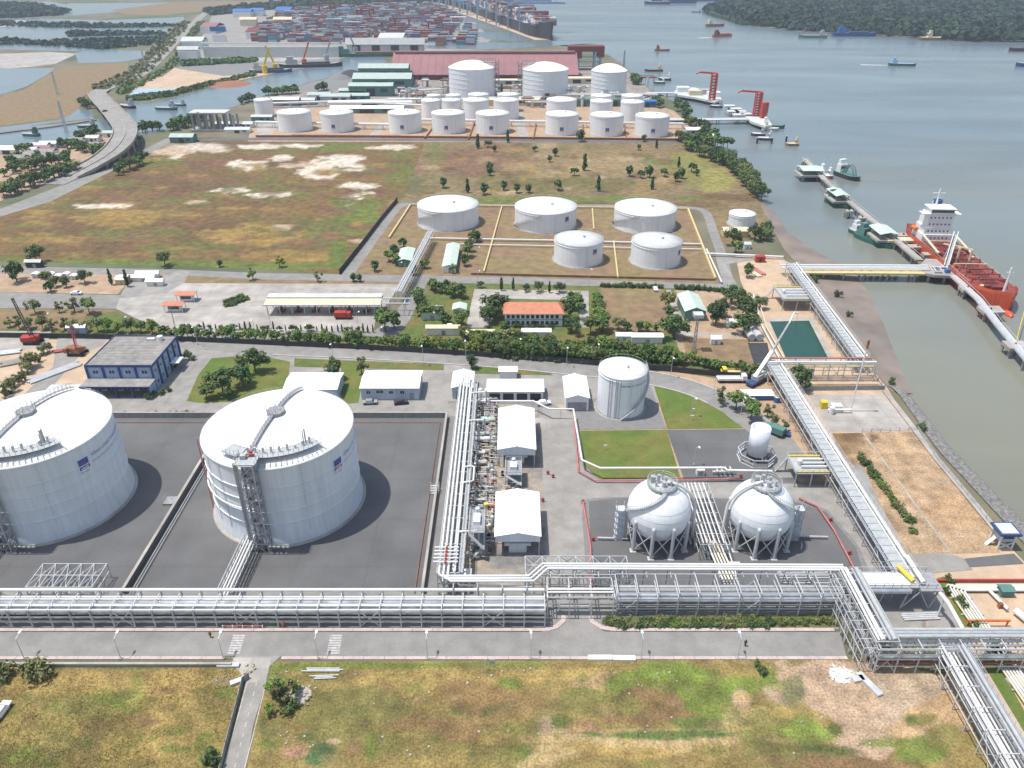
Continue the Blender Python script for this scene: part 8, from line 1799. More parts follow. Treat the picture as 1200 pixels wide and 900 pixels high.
b = MB(); ym = (ya + yb) / 2
b.add([(x0, ya, 0), (x0, yb, 0), (x0, yb, he), (x0, ym, hr), (x0, ya, he), (x1, ya, 0), (x1, yb, 0), (x1, yb, he), (x1, ym, hr), (x1, ya, he)], [(4, 3, 2, 1, 0), (5, 6, 7, 8, 9), (0, 5, 9, 4), (1, 2, 7, 6)]); b.build('wall', 'maroon', t)
b = MB(); b.gable(x0, x1, ya, yb, he + .3, hr + .3, 'x', 2, .6); rf = b.build('roof', 'maroon_roof', t)
b = MB(); b.box(x0, x1, ym - 3, ym + 3, hr - .2, hr + 1.8); b.build('ridge_vent', 'maroon_roof', rf)
for k in range(24):
	x = x0 + (x1 - x0) * (k + .5) / 24; b = MB(); b.add([(x - .5, ya - 1.8, he - .2), (x + .5, ya - 1.8, he - .2), (x + .5, ym, hr + .75), (x - .5, ym, hr + .75)], [(0, 1, 2, 3)]); b.build('roof_rib', 'maroon_roof', rf)
for k in range(9): b = MB(); x = x0 + (x1 - x0) * (k + .5) / 9; b.box(x - 4, x + 4, ya - .3, ya - .05, 0.1, he * .7); b.build('loading_door', 'dark', t)
p = P(686, 82); t = thing('ship_loader', 'maroon hooded ship loader on blue legs at the river end of warehouse', 'ship loader', p)
k_ = F / (p.y * CS + CH * SN)
W = 42 / k_; H = HY(p.y, 54)
for s in (-.42, -.2, .25, .42):
	b = MB()
	for q in (0, 12): b.beam(p + Vector((W * s, q, 0)), p + Vector((W * s, q, H * .72)), 2.0)
	for z in (.2, .4, .6): b.beam(p + Vector((W * s, 0, H * z)), p + Vector((W * s, 12, H * z)), 1.2)
	b.build('leg', 'crane_blue', t)
b = MB(); b.box(p.x - W * .5, p.x + W * .5, p.y - 3, p.y + 14, H * .78, H); b.box(p.x - W * .5, p.x - W * .12, p.y - 3, p.y + 14, H * .5, H * .78); b.box(p.x + W * .32, p.x + W * .5, p.y - 3, p.y + 14, H * .55, H * .78); b.build('hood', 'maroon', t)
b = MB()
for z in (.15, .35, .55): b.beam(p + Vector((-W * .42, 0, H * z)), p + Vector((W * .42, 0, H * z)), 1.1)
b.beam(p + Vector((-W * .42, 0, 0)), p + Vector((-W * .2, 0, H * .6)), .9); b.beam(p + Vector((W * .25, 0, 0)), p + Vector((W * .42, 0, H * .6)), .9); b.build('bracing', 'crane_blue', t)
def longshed(u0, u1, vf, vb, h, label, roofm, wallm, nd):
	a = P(u0, vf); c = P(u1, vf); y1 = P(u0, vb, h).y; t = thing('quay_shed', label, 'shed', ((a.x + c.x) / 2, a.y, 0), 'sheds and depots of the container port')
	b = MB(); b.box(a.x, c.x, a.y, y1, 0, h); b.build('wall', wallm, t)
	b = MB(); b.gable(a.x, c.x, a.y, y1, h + .2, h + 5, 'x', 1.5, .5); b.build('roof', roofm, t)
	for k in range(nd): b = MB(); x = a.x + (c.x - a.x) * (k + .5) / nd; b.box(x - 5, x + 5, a.y - .5, a.y - .1, .1, h * .7); b.build('door', 'dark', t)
longshed(241, 398, 67, 55, 12, 'very long grey-white quay shed, left one behind the creek', 'roof_light', 'roof_light', 7)
longshed(407, 497, 61.5, 49, 12, 'long grey-white quay shed, right one behind the creek', 'roof_light', 'roof_light', 4)
for i, (u0, u1, vf, vb, m, lb) in enumerate(((250, 266, 49, 41, 'blue', 'bright blue roofed depot left of container yard'), (278, 298, 19, 14, 'blue', 'blue roofed depot at the top, left'), (298, 312, 18, 13, 'blue', 'blue roofed depot at the top, second'), (323, 340, 18, 10, 'blue', 'blue hip roofed depot at the top, right'), (324, 344, 30, 24, 'cream', 'tan roofed shed under the blue hip roof'), (285, 303, 30, 24, 'cream', 'tan roofed shed left of the other tan one'), (222, 245, 55, 49, 'roof_light', 'pale shed by the highway'), (214, 236, 68, 60, 'roof_light', 'grey shed cluster beside the highway, near'), (248, 264, 36, 32, 'maroon_roof', 'red roofed shed beyond the blue depot'), (300, 312, 42, 38, 'maroon', 'dark red stack shed near the yard'), (432 + 20, 478, 48, 46, 'roof_light', 'pale shed in the container yard'))):
	longshed(u0, u1, vf, vb, 9, lb, m, 'white' if m != 'cream' else 'cream', 2)
cols = {'c_red': ((.30, .10, .085), 'rusty red'), 'c_maroon': ((.25, .06, .06), 'dark maroon'), 'c_blue': ((.13, .19, .28), 'blue'), 'c_grey': ((.50, .52, .54), 'pale grey'), 'c_white': ((.74, .74, .72), 'white'), 'c_teal': ((.10, .30, .30), 'teal'), 'c_orange': ((.42, .22, .13), 'orange')}
for k, (c, _) in cols.items(): mat(k, c, .7, .1, .2)
cyard = [(300, 50), (300, 40), (335, 16), (350, 14), (500, 6), (520, 12), (540, 24), (556, 40), (560, 52), (520, 56), (500, 49), (405, 48), (398, 52)]
cw_ = [xy(P(*p)) for p in cyard]
def inpoly(x, y, w):
	q = False; j = len(w) - 1
	for i in range(len(w)):
		if (w[i].y > y) != (w[j].y > y) and x < (w[j].x - w[i].x) * (y - w[i].y) / (w[j].y - w[i].y) + w[i].x: q = not q
		j = i
	return q
slots = []; names = list(cols); y = 1080
while y < 2300:
	bay = int((y - 1080) / 34); x = -620
	while x < 20:
		if bay % 1 == 0 and inpoly(x, y, cw_) and (int((x + 700) / 13.4) % 9) != 0 and rr.random() < .86:
			st = rr.choice([1, 2, 3, 4, 4]); fav = rr.choice(names[:4])
			for s in range(st): slots.append((x, y, s * 2.6 + .1, fav if rr.random() < .45 else rr.choice(names)))
		x += 13.4
	y += 2.9
	if (y - 1080) % 34 > 20: y += 14
boxes = {}
for k in names:
	b = MB(); b.box(-6.1, 6.1, -1.2, 1.2, 0, 2.6); o = b.build('tmp', k); boxes[k] = o.data; bpy.data.objects.remove(o)
tops = sorted(slots, key=lambda q: (q[1], -q[2]))
own = tops[:300]; rest = tops[300:]
for x, y, z, k in own:
	o = bpy.data.objects.new('shipping_container', boxes[k]); COL.objects.link(o); o.location = (x, y, z); tag(o, cols[k][1] + ' shipping container in the nearest stacks of the port yard', 'container', 'shipping containers in the near stacks, ' + cols[k][1])
b = MB()
for x, y, z, k in rest: b.box(x - 6.1, x + 6.1, y - 1.2, y + 1.2, z, z + 2.6, names.index(k))
o = b.build('container_stacks', names); o['kind'] = 'stuff'; o['label'] = 'far stacks of coloured containers filling the port yard'
print('containers', len(slots))
for i, (u, v) in enumerate(((306, 48), (322, 47), (338, 46), (352, 47), (368, 48), (310, 42), (345, 40), (365, 38), (318, 38), (508, 50), (520, 47), (530, 51), (545, 49))):
	p = P(u, v); b = MB()
	for q in range(5):
		for s in range(2): b.box(p.x - 6 * 2 + (q % 2) * 12.4, p.x + (q % 2) * 12.4, p.y + (q // 2) * 3, p.y + (q // 2) * 3 + 2.5, s * 2.62 + .1, s * 2.62 + 2.7, rr.randrange(3))
	o = b.build('container_block', ['c_maroon', 'c_blue', 'c_grey'], None, xf=(p.x, p.y, 0)); tag(o, 'small block of containers along the yard front, %s of the row' % ordw(i + 1), 'container block', 'small container blocks along the yard front')
def rtg(u, v, m, label, group, s=1.):
	p = P(u, v); t = thing('yard_crane', label, 'gantry crane', p, group); H = 18 * s; W = 22 * s
	for q in (-1, 1): b = MB(); b.beam(p + Vector((q * W / 2, -4, 0)), p + Vector((q * W / 2, -4, H)), 1.2); b.beam(p + Vector((q * W / 2, 4, 0)), p + Vector((q * W / 2, 4, H)), 1.2); b.build('leg', m, t)
	b = MB(); b.box(p.x - W / 2 - 2, p.x + W / 2 + 2, p.y - 4, p.y + 4, H, H + 1.6); b.build('girder', m, t)
for i in range(16): rtg(rr.uniform(345, 545), rr.uniform(12, 44), rr.choice(['white', 'crane_blue', 'maroon']), 'yard gantry crane above the container stacks, %s of sixteen' % ordw(i + 1), 'yard gantry cranes')
def sts(u, v, label, H=66):
	p = P(u, v); t = thing('quay_crane', label, 'quay crane', p, 'blue quay cranes along the container quay'); W = 22; m = 'crane_blue'
	for a in (-1, 1):
		b = MB()
		for c in (0, 26): b.beam(p + Vector((a * W / 2, c, 0)), p + Vector((a * W / 2, c, H * .62)), 2.2)
		b.beam(p + Vector((a * W / 2, 0, H * .25)), p + Vector((a * W / 2, 26, H * .25)), 1.8); b.beam(p + Vector((a * W / 2, 0, H * .25)), p + Vector((a * W / 2, 26, H * .58)), 1.4); b.build('leg', m, t)
	b = MB(); b.box(p.x - W / 2, p.x + W / 2, p.y - 1, p.y + 1, H * .25, H * .29); b.box(p.x - W / 2, p.x + W / 2, p.y - 1, p.y + 1, H * .6, H * .64); b.build('cross_beam', m, t)
	b = MB(); b.beam(p + Vector((-20, 13, H * .66)), p + Vector((60, 13, H * .66)), 5, 3); b.build('boom', m, t)
	b = MB(); b.beam(p + Vector((-2, 13, H * .66)), p + Vector((4, 13, H)), 1.8); b.beam(p + Vector((4, 13, H)), p + Vector((50, 13, H * .68)), .9); b.beam(p + Vector((4, 13, H)), p + Vector((-18, 13, H * .68)), .9); b.build('a_frame', m, t)
	b = MB(); b.box(p.x - 18, p.x - 6, p.y + 8, p.y + 18, H * .68, H * .78); b.build('machine_house', 'roof_light', t)
cr = [(512, 4), (520, 6.5), (528, 9), (537, 12), (545, 15), (554, 18), (566, 22), (577, 26), (589, 30), (603, 34), (617, 38)]
for i, (u, v) in enumerate(cr): sts(u, v, 'blue quay crane, %s from left along the container quay' % ordw(i + 1), 62)
def cship(pa, pb, B, D, label):
	a, c = P(*pa, SEA), P(*pb, SEA); d = (c - a); Ln = d.length; ang = math.atan2(d.y, d.x) - PI / 2; t = thing('container_ship', label, 'container ship', (0, 0, 0), 'container ships at the port quay')
	b = MB(); hull_mesh(b, Ln, B, D, .14, .05, -2, 24, .03, 0, 0, 1); b.build('hull', ['dark', 'steel'], t)
	b = MB(); hull_mesh(b, Ln * .999, B + .2, 2.2, .14, .05, -2, 24, 0, 0, 0, 0); b.build('boot_stripe', 'maroon', t)
	n = int(Ln / 15)
	for k in range(1, n - 1):
		y = -Ln / 2 + k * 15 + 4
		if k in (3,):
			b = MB(); b.box(-B * .45, B * .45, y - 5, y + 5, D, D + 30); b.build('bridge_tower', 'white', t); continue
		h = rr.choice([3, 4, 5, 6]); b = MB()
		for lev in range(h):
			for q in range(6): w = B * .92 / 6; x = -B * .46 + q * w; b.box(x, x + w - .3, y - 6, y + 6, D + lev * 2.8 + .2, D + lev * 2.8 + 2.9, rr.randrange(6))
		b.build('container_bay', ['c_red', 'c_maroon', 'c_blue', 'c_grey', 'c_orange', 'c_white'], t)
	place(t, (a + c) / 2, ang); t.location.z = SEA
cship((560, 14), (646, 48), 36, 17, 'loaded dark container ship, bow nearest, at the end of the quay'); cship((515, 0), (556, 13), 36, 16, 'container ship farther along the quay, behind the nearest one')
for i, (u, v, m) in enumerate(((357, 78, 'orange'), (323, 84, 'yellow'), (311, 86, 'yellow'), (417, 64, 'grating'), (383, 73, 'steel'))):
	p = P(u, v); t = thing('grab_crane', 'slim %s grab crane on the creek quay, %s of five' % ('orange' if m == 'orange' else 'yellow' if m == 'yellow' else 'grey', ordw(i + 1)), 'crane', p, 'grab cranes on the creek quay')
	b = MB(); b.cyl(p, 3, 8, 8); b.build('base', m, t); b = MB(); b.beam(p + Vector((0, 0, 8)), p + Vector((-7 if i % 2 else 8, 0, 26)), 1.6); b.build('boom', m, t)
for i, (u, v, r, h, m) in enumerate(((412, 89, 14, 6, 'dark'), (398, 92, 12, 4, 'gravel'), (268, 99, 22, 2.5, 'rust'), (455, 87, 14, 4, 'rust'))):
	p = P(u, v); b = MB(); b.lathe(p, [(r, 0), (r * .6, h * .7), (r * .2, h), (.01, h * 1.02)], 18); tag(b.build('stockpile', m, None, xf=p), ('black coal heap beside the creek', 'grey heap beside the black coal heap', 'reddish heap on the pale sand yard', 'brown heap near the green halls')[i], 'stockpile')
for i, (u, vb, vt) in enumerate(((68, 111, 84), (78, 155, 118), (170, 78, 58))): mast('faint lattice pylon at far left, %s from left' % ordw(i + 1), u, vb, vt, 1.7, 'steel_light', name='pylon', group='pylons at far left')
def lamp(u, vb, vt, label, group, arm=(0, 1.6)):
	p = P(u, vb); h = min(HZ(vb, vt), 14); t = thing('street_lamp', label, 'street lamp', p, group)
	b = MB(); b.tube([p, p + Vector((0, 0, h))], [.09, .05], 6); b.beam(p + Vector((0, 0, h)), p + Vector((arm[0], arm[1], h + .25)), .1); b.build('pole', 'steel_light', t)
	b = MB(); b.rbox(p + Vector((arm[0], arm[1], h + .22)), .45, .9, .16); b.build('lamp_head', 'white', t)
	b = MB(); b.box(p.x - .25, p.x + .25, p.y - .25, p.y + .25, 0, .35); b.build('base', 'concrete', t)
for i, u in enumerate((27, 140, 260, 371, 499, 620, 749, 862)): lamp(u + 2, 772.5, 749, 'street lamp on the near kerb of front road, %s from left' % ordw(i + 1), 'street lamps of the front road')
for i, (u, v) in enumerate(((391, 424), (496, 426), (546, 420), (362, 402), (450, 404), (610, 418), (664, 428), (700, 424), (786, 440), (836, 462), (868, 486), (232, 404), (300, 396))): lamp(u, v, v - 22, 'slim street lamp along the main road, %s in the list from blue building side' % ordw(sorted([391, 496, 546, 362, 450, 610, 664, 700, 786, 836, 868, 232, 300]).index(u) + 1), 'street lamps of the main road', (0, -1.4))
for i, (u, v) in enumerate(((318, 385), (420, 386), (500 - 60, 372), (470, 328), (560, 338), (690, 336), (60, 388), (150, 392), (560, 310), (813, 545), (810, 488))): lamp(u, v, v - 20, 'lone slim lamp or sensor pole, %s counted through the middle yards' % ordw(i + 1), 'slim poles of the middle yards', (.8, 0))
def wheels(t, L_, W, r, n=2, x0=None):
	for s in (-1, 1):
		for k in range(n):
			x = -L_ * .36 + L_ * .72 * k / (n - 1); b = MB(); b.tube([(x, s * (W / 2 - .28), r), (x, s * W / 2, r)], r, 10); b.build('wheel', 'tyre', t)
def truck(u, v, ang, L_, cabm, bodym, label, kind='box', w=2.4, group=None):
	p = P(u, v, .1); t = thing('truck', label, 'truck', (0, 0, 0), group)
	b = MB(); b.box(-L_ / 2, L_ / 2 - .2, -w * .4, w * .4, .55, .85); b.build('chassis', 'dark', t)
	b = MB(); b.box(L_ / 2 - 1.9, L_ / 2 - .3, -w / 2, w / 2, .7, 1.5); b.box(L_ / 2 - 1.9, L_ / 2 - .55, -w / 2 + .05, w / 2 - .05, 1.5, 2.5); c = b.build('cab', cabm, t)
	b = MB(); b.box(L_ / 2 - .54, L_ / 2 - .5, -w / 2 + .2, w / 2 - .2, 1.6, 2.35); b.build('windscreen', 'glass', c)
	b = MB()
	if kind == 'box': b.box(-L_ / 2, L_ / 2 - 2.1, -w / 2, w / 2, .9, 2.7)
	elif kind == 'tank': b.tube([(-L_ / 2, 0, 1.8), (L_ / 2 - 2.2, 0, 1.8)], 1.0, 12)
	else: b.box(-L_ / 2, L_ / 2 - 2.1, -w / 2, w / 2, .9, 1.1); b.box(-L_ / 2, L_ / 2 - 2.1, -w / 2, -w / 2 + .1, 1.1, 1.6); b.box(-L_ / 2, L_ / 2 - 2.1, w / 2 - .1, w / 2, 1.1, 1.6)
	b.build('cargo_bed', bodym, t); wheels(t, L_, w, .5, 3 if L_ > 6 else 2); place(t, p, ang); return t
def car(u, v, ang, m, label, z=.1):
	p = P(u, v, z); t = thing('parked_car', label, 'car', (0, 0, 0)); b = MB(); b.box(-2.1, 2.1, -.85, .85, .35, .9)
	b.add([(-1.5, -.8, .9), (1.2, -.8, .9), (1.2, .8, .9), (-1.5, .8, .9), (-1.1, -.65, 1.45), (.6, -.65, 1.45), (.6, .65, 1.45), (-1.1, .65, 1.45)], [(4, 5, 6, 7), (0, 1, 5, 4), (1, 2, 6, 5), (2, 3, 7, 6), (3, 0, 4, 7)]); b.build('body', m, t)
	b = MB(); b.add([(1.17, -.72, .95), (1.17, .72, .95), (.66, .6, 1.42), (.66, -.6, 1.42)], [(0, 1, 2, 3)]); b.build('windscreen', 'glass', t); wheels(t, 4.2, 1.7, .33); place(t, p, ang)
truck(403, 373, 0, 6.4, 'red', 'red', 'small red truck alone on the pale car park'); truck(860, 439, PI, 9, 'yellow', 'pale_yellow', 'yellow truck with long bed behind the white-bed truck', 'flat'); truck(858, 447, 0, 9.5, 'white', 'white', 'truck with long white bed beside the mobile crane', 'flat')
truck(906, 508, 2.4, 6, 'green_wall', 'green_wall', 'small green truck near the grey open cylinder'); car(917, 509, 2.6, 'navy', 'dark blue car behind the small green truck'); car(2, 836, 1.5, 'white', 'white car cut by the left edge in the near field'); car(90, 345, 0, 'white', 'white car on the wide left road', .1); car(552, 462, 1.4, 'white', 'white car near the hut and rack top'); car(470, 473, .2, 'dark', 'dark car beside the large workshop'); car(434, 473, .1, 'grating', 'grey car in front of the large workshop'); car(200, 433, 1.3, 'dark', 'black car beside the blue building porch'); car(528, 384, 0, 'white', 'white car by the long cream shed'); car(768, 340, 1.6, 'white', 'white car on the cross road near the hall'); car(637, 474, .2, 'white', 'white car on the plant road by the far canopy'); car(876, 470, .4, 'white', 'white car beside the row of three trees'); car(123, 131, 1.1, 'dark', 'dark car on the curved bridge', 8.3)
p = P(891, 308); t = thing('container_cabin', 'red container cabin at the head of the sand yard', 'cabin', p); b = MB(); b.box(p.x - 2, p.x + 2, p.y, p.y + 2.4, .1, 2.6); b.build('wall', 'red', t); b = MB(); b.box(p.x - 2.1, p.x + 2.1, p.y - .1, p.y + 2.5, 2.6, 2.75); b.build('roof', 'red', t); b = MB(); b.box(p.x - .5, p.x + .4, p.y - .06, p.y - .02, .2, 2.2); b.build('door', 'dark', t)
def stack(u, v, ang, n, L_, r, m, label, name='pipe_stack', cat='pipe stack'):
	p = P(u, v, .1); t = thing(name, label, cat, (0, 0, 0))
	for k in range(n): b = MB(); b.tube([(-L_ / 2 + R.uniform(-.6, .6), (k - n / 2) * r * 2.3, r), (L_ / 2 + R.uniform(-.6, .6), (k - n / 2) * r * 2.3, r)], r, 8); b.build('pipe', m, t)
	place(t, p, ang)
stack(883, 321, 1.9, 3, 9, .35, 'cream', 'cream pipes lying on the sand near the red cabin'); stack(888, 319, 1.9, 3, 8, .35, 'red_pipe', 'pink pipes lying beside the cream ones'); stack(63, 437, .9, 6, 16, .28, 'steel_light', 'grey steel pipes stacked below the red crane'); stack(74, 411, .35, 3, 6, .3, 'red', 'red crane sections lying left of the red crane'); stack(1077, 722, .05, 4, 8, .22, 'steel_light', 'pale pipes on the slab below head platform'); stack(378, 784.5, 0, 3, 7, .14, 'steel', 'three grey bars lying on the field by the road, upper pile'); stack(380, 793, .05, 3, 4.5, .14, 'steel', 'grey bars on the field by the road, lower pile'); stack(18, 424, .5, 5, 8, .35, 'concrete', 'grey concrete piles at the left edge of crane yard'); stack(12, 413, .3, 4, 7, .35, 'steel', 'dark piles above the concrete piles in crane yard')
for i, (u, v, w, d, a, lb, m) in enumerate(((703, 772.5, 4.6, 1.1, 0, 'left white slab lying on the near kerb', 'white'), (731, 773, 4.4, 1.1, -.02, 'right white slab lying on the near kerb', 'white'), (1018, 803, 1.3, 5.5, .4, 'grey plank slab on the sand patch', 'steel_light'), (1005, 797, 2.2, 1.2, .2, 'short grey slab beside the plank slab', 'steel_light'), (1192, 801, 3.6, 2.6, .3, 'grey concrete block by the right edge, on the verge', 'steel'), (268, 781, 4.2, 1., 0, 'pale culvert slab at the lane mouth', 'steel_light'), (278, 800, 2.4, 1., .5, 'pale slab on the lane fence corner', 'steel_light'))):
	p = P(u, v); b = MB(); b.rbox(p + Vector((0, 0, .35)), w, d, .55, a); tag(b.build('concrete_slab', m, None, xf=p), lb, 'slab')
p = P(569, 786); t = thing('road_sign', 'white post sign standing in the near field', 'sign', p); b = MB(); b.beam(p, p + Vector((0, 0, 3.2)), .14); b.build('post', 'white', t); b = MB(); b.rbox(p + Vector((1.3, 0, 2.4)), 1, .1, 1.2); b.build('panel', 'green_roof', t)
def heap(u, v, n, sp, label, m='rubble'):
	p = P(u, v); b = MB(); b.lathe(p, [(sp, 0), (sp * .5, .3), (.01, .5)], 12)
	for _ in range(n): q = p + Vector((R.gauss(0, sp * .5), R.gauss(0, sp * .4), R.uniform(0, .5))); s = R.uniform(.2, .6); b.rbox(q, s, s * .7, s * .5, R.uniform(0, 3), rx=R.uniform(-.5, .5))
	tag(b.build('rubble_heap', m, None, xf=p), label, 'rubble heap', kind='stuff' if False else None)
heap(352, 815, 90, 2.2, 'pale rubble heap beside the tree on the dashed lane'); heap(984, 791, 70, 2., 'white rubble on the sand near the scaffold frame', 'white'); heap(291, 785, 30, 1.4, 'scattered stones at the lane mouth')
heap(940, 500, 40, 1.4, 'debris below the diagonal deck', 'rubble')
def crawler(u, v, ang, boomdir, blen, bodym, boomm, label, rise=.8):
	p = P(u, v, .1); t = thing('crawler_crane', label, 'crane', p, None)
	b = MB()
	for s in (-1.5, 1.5): b.rbox(p + Vector((0, s, .55)), 5.4, .8, 1.0)
	b.build('track', 'tyre', t)
	b = MB(); b.rbox(p + Vector((-.5, 0, 1.9)), 5, 2.8, 1.6, ang); b.rbox(p + Vector((1.2, -1.2, 2.4)), 1.6, 1.2, 1.8, ang); b.build('cab', bodym, t)
	b = MB(); b.rbox(p + Vector((-3, 0, 1.8)), 1.4, 3, 1.6, ang); b.build('counterweight', bodym, t)
	d = Vector((boomdir[0], boomdir[1], 0)).normalized(); q = p + Vector((0, 0, 1.6)); e = q + d * blen * math.cos(rise) + Vector((0, 0, blen * math.sin(rise))); b = MB(); sd = Vector((-d.y, d.x, 0)) * .45
	up = (e - q).normalized().cross(sd.normalized()) * .45
	for s1 in (-1, 1):
		for s2 in (-1, 1): b.beam(q + sd * s1 + up * s2, e + sd * s1 * .5 + up * s2 * .5, .14)
	for k in range(16):
		a = q.lerp(e, k / 16); c = q.lerp(e, (k + 1) / 16)
		b.beam(a + sd + up, c - sd + up, .08); b.beam(a - sd - up, c + sd - up, .08); b.beam(a + sd - up, c + sd + up, .08)
	b.build('boom', boomm, t)
	b = MB(); b.beam(q + Vector((0, 0, 1)) - d * 2.5, q + Vector((0, 0, 5)) - d * 1.5, .2); b.beam(q + Vector((0, 0, 5)) - d * 1.5, e, .06); b.beam(e, e - Vector((0, 0, blen * .6)), .06); b.build('cable', 'dark', t)
crawler(40, 402, .2, (-.3, .25), 15, 'red', 'dark', 'crawler crane with tall black lattice boom at left', 1.1)
crawler(92, 415, -.3, (-.5, .9), 9, 'rust', 'red', 'brown crawler crane with short red boom beside blue building', .8)
p = P(886, 449, .1); t = thing('mobile_crane', 'white mobile crane with long boom reaching over the green pond', 'mobile crane', p)
b = MB(); b.rbox(p + Vector((0, 0, 1)), 8, 2.6, .8, .7); b.build('chassis', 'navy', t)
b = MB(); b.rbox(p + Vector((2.6, 2.2, 1.9)), 1.8, 2.4, 1.6, .7); b.build('cab', 'white', t)
b = MB(); b.rbox(p + Vector((0, 0, 2.3)), 3, 2.4, 1.6, .7); b.build('turret', 'steel', t)
for k in range(-2, 2):
	d = Vector((math.cos(.7), math.sin(.7), 0)); n2 = Vector((-d.y, d.x, 0))
	for s in (-1.3, 1.1): q = p + d * (k * 2 + 1) + n2 * s; b = MB(); b.tube([(q.x, q.y, .5), (q.x + n2.x * .3, q.y + n2.y * .3, .5)], .5, 10); b.build('wheel', 'tyre', t)
q0 = p + Vector((-1, -1, 2.6)); q1 = q0 + Vector((6.2, 6.2, 6)); b = MB(); b.beam(q0, q1, 1.1); b.build('boom_base', 'white', t)
q2 = q1 + Vector((6, 6, 7)); b = MB(); b.beam(q1, q2, .6); b.build('boom_extension', 'grating', t)
q3 = q2 + Vector((1.5, 1.5, 3)); b = MB(); b.beam(q2, q3, .35); b.beam(q3, q3 + Vector((1.3, 0, -.2)), .4); b.build('jib', 'white', t)
b = MB(); b.beam(q3 + Vector((1.3, 0, 0)), q3 + Vector((1.3, 0, -6)), .06); b.build('cable', 'dark', t)
shed('long low white roofed store with blue edge beside the sand', P(871, 469).x, P(905, 469).x, P(0, 469)[1], P(0, 469)[1] + 3.2, 1.8, 2.2, 'blue', 'white_roof', 'x', name='store', ridge=False)
p = P(910, 471); t = thing('drum', 'blue drum at the right end of the low white store', 'drum', p); b = MB(); b.cyl(p, .9, 1.8, 12); b.build('shell', 'blue', t); b = MB(); b.lathe(p, [(.95, 1.75), (.95, 1.9), (.2, 1.95)], 12); b.build('lid', 'steel', t)
surface('tank_pit', [(876, 402), (899, 402), (905, 428), (884, 428)], .11, 'dark')
for i, u in enumerate((880, 889)):
	p = P(u, 400); t = thing('horizontal_tank', '%s of two grey drum tanks above the dark pit' % ('left' if i == 0 else 'right'), 'tank', p, 'two grey drum tanks at the pit'); b = MB(); b.tube([p + Vector((0, -.5, 1.7)), p + Vector((0, 6, 1.7))], 1.3, 14); b.build('shell', 'steel_light', t)
	for yy in (.5, 4.5): b = MB(); b.rbox(p + Vector((0, yy, .4)), 2, .5, .8); b.build('saddle', 'concrete', t)
def person(u, v, top, leg, label):
	p = P(u, v, .1); o = None
	b = MB(); s = 1.
	b.lathe(p, [(.11, 0), (.13, .1), (.17, .5), (.2, .85), (.21, 1.05), (.24, 1.35), (.15, 1.48), (.07, 1.52), (.07, 1.56), (.11, 1.62), (.11, 1.7), (.01, 1.78)], 10)
	b.tube([p + Vector((-.23, 0, 1.4)), p + Vector((-.3, .03, 1.1)), p + Vector((-.27, -.08, .85))], [.06, .05, .04], 6); b.tube([p + Vector((.23, 0, 1.4)), p + Vector((.3, .03, 1.1)), p + Vector((.27, -.08, .85))], [.06, .05, .04], 6)
	for i, f in enumerate(b.f): b.mi[i] = 0
	o = b.build('person', top, None, xf=p); tag(o, label, 'person')
person(873, 757, 'dark', 'dark', 'person in dark clothes walking on the front road'); person(247, 747, 'rust', 'dark', 'person crouched near the red barriers under the rack') ; person(332, 735, 'orange', 'dark', 'worker in orange at the foot of the main rack')
t = thing('barrier', 'red and white barrier under the main rack near the crosswalk', 'barrier', P(285, 737)); p = P(285, 737)
b = MB(); b.beam(p + Vector((-4, 0, .9)), p + Vector((4, 0, .9)), .1); b.beam(p + Vector((-4, 0, .4)), p + Vector((4, 0, .4)), .1); b.build('rail', 'red_pipe', t)
for k in range(5): b = MB(); b.beam(p + Vector((-4 + 2 * k, 0, 0)), p + Vector((-4 + 2 * k, 0, 1)), .18); b.build('post', 'white', t)
for i, (u, v) in enumerate(((663, 718), (668, 718), (673, 718), (678, 718), (684, 718))):
	pass
p = P(673, 716); t = thing('gate', 'white rail gate between the kerbs under the pipe rack', 'gate', p); b = MB()
for z in (.5, 1., 1.5): b.beam(p + Vector((-3, 0, z)), p + Vector((3, 0, z)), .08)
for k in range(7): b.beam(p + Vector((-3 + k, 0, 0)), p + Vector((-3 + k, 0, 1.6)), .08)
b.build('rail', 'white', t)
for s in (-3.2, 3.2): b = MB(); b.beam(p + Vector((s, 0, 0)), p + Vector((s, 0, 1.9)), .25); b.build('post', 'white', t)
for i, (u, v) in enumerate(((709, 527), (812, 484), (811, 492))):
	p = P(u, v); t = thing('lawn_marker', 'small white marker on the lawns, %s from left' % ordw([1, 3, 2][i]), 'marker', p, 'white markers on the lawns'); b = MB(); b.beam(p, p + Vector((0, 0, 1.2)), .15); b.build('post', 'white', t); b = MB(); b.rbox(p + Vector((0, 0, 1.3)), .9, .2, .5); b.build('panel', 'white', t)
p = P(820, 556); t = thing('cabinet', 'white cabinet on the lot above the spheres', 'cabinet', p); b = MB(); b.box(p.x - 1, p.x + 1, p.y - .8, p.y + .8, 0, 1.9); b.build('body', 'white', t); b = MB(); b.box(p.x - .6, p.x + .6, p.y - .86, p.y - .82, .3, 1.6); b.build('door', 'steel', t)
p = P(848, 556); t = thing('valve_station', 'grey valve station right of the white cabinet', 'valve station', p)
for k in range(4): b = MB(); b.tube([p + Vector((-2 + k * 1.2, -1, .2)), p + Vector((-2 + k * 1.2, -1, 1.8)), p + Vector((-2 + k * 1.2, 1, 1.8))], .2, 7); b.build('pipe', SL, t)
b = MB(); b.beam(p + Vector((-3, 0, .9)), p + Vector((3, 0, .9)), .4); b.build('header', PW, t)
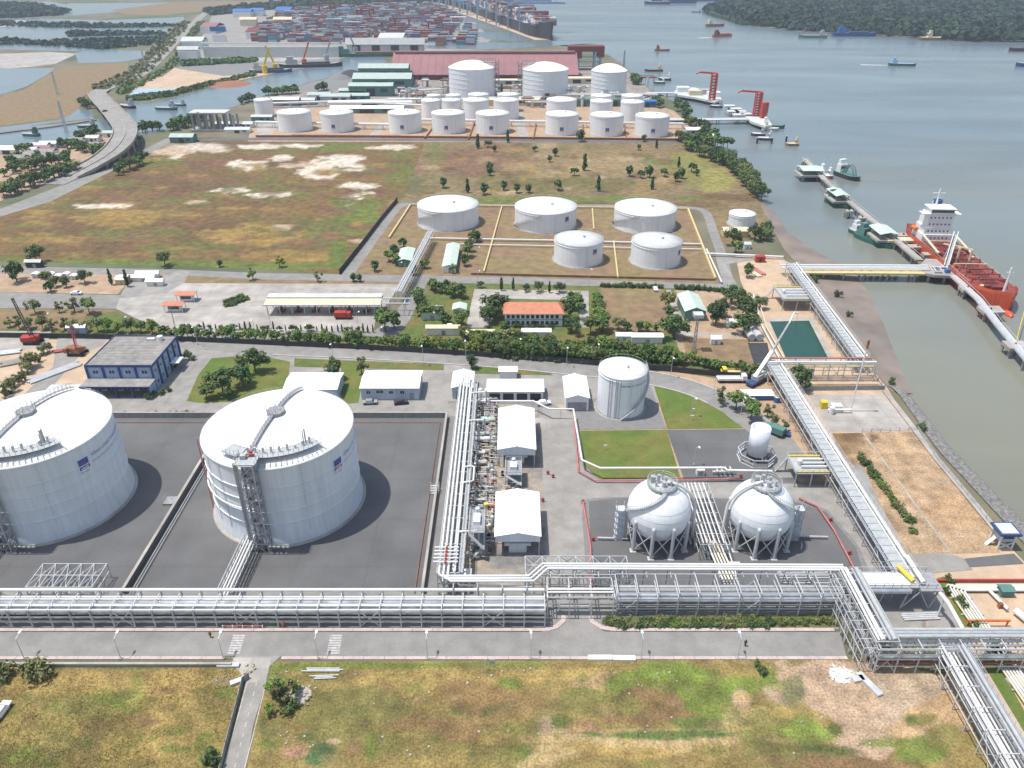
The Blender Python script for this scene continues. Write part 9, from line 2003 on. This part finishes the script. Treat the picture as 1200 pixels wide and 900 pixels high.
for i, (u, v) in enumerate(((495, 577), (205 * 2 + 105, 575))):
	p = P(u + 15, v); t = thing('wall_step', ('access steps over the right bund wall', 'second access platform at the bund wall')[i], 'steps', p); b = MB()
	for k in range(4): b.box(p.x - 1 + i * 1.2, p.x + 1, p.y - 1 + k * .5, p.y - .5 + k * .5, 0, .4 + k * .4)
	b.build('step', 'steel_light', t); b = MB(); b.beam(p + Vector((-1, -1, 1)), p + Vector((-1, 1, 2.6)), .08); b.beam(p + Vector((1, -1, 1)), p + Vector((1, 1, 2.6)), .08); b.build('rail', 'steel_light', t)
SUN_EL = math.radians(71.5)
w = bpy.data.worlds.new('World'); SC.world = w; w.use_nodes = True
N = w.node_tree.nodes; L = w.node_tree.links
sk = N.new('ShaderNodeTexSky'); sk.sky_type = 'NISHITA'; sk.sun_disc = False; sk.sun_elevation = SUN_EL; sk.sun_rotation = math.radians(-90); sk.air_density = 1.3; sk.dust_density = 2.; sk.ozone_density = 1.
L.new(sk.outputs[0], N['Background'].inputs['Color']); N['Background'].inputs['Strength'].default_value = .135
sd = bpy.data.lights.new('sun', 'SUN'); sd.energy = 3.9; sd.angle = math.radians(.6); sd.color = (1, .965, .90)
so = bpy.data.objects.new('sun', sd); COL.objects.link(so)
dirv = Vector((math.cos(SUN_EL), 0, -math.sin(SUN_EL)))      # light travels to +x and down
so.rotation_euler = dirv.to_track_quat('-Z', 'Y').to_euler(); so.location = (-300, 100, 500)
SC.view_settings.view_transform = 'Standard'; SC.view_settings.look = 'None'; SC.view_settings.exposure = .15; SC.view_settings.gamma = 1
HAZE = True
if HAZE:
	b = MB(); b.box(-3200, 3200, -60, 5200, SEA - 6, 145)
	m = bpy.data.materials.new('haze'); m.use_nodes = True; nt = m.node_tree; nt.nodes.clear()
	o = nt.nodes.new('ShaderNodeOutputMaterial'); v = nt.nodes.new('ShaderNodeVolumePrincipled')
	v.inputs['Color'].default_value = (.78, .88, 1., 1); v.inputs['Density'].default_value = .00014; v.inputs['Anisotropy'].default_value = .2
	nt.links.new(v.outputs[0], o.inputs['Volume']); MATS['haze'] = m
	h = b.build('haze', 'haze', kind='stuff'); h['label'] = 'thin pale blue haze over the plant and river'
SC.cycles.volume_bounces = 0
SC.cycles.max_bounces = 6; SC.cycles.diffuse_bounces = 2; SC.cycles.glossy_bounces = 2; SC.cycles.transparent_max_bounces = 4
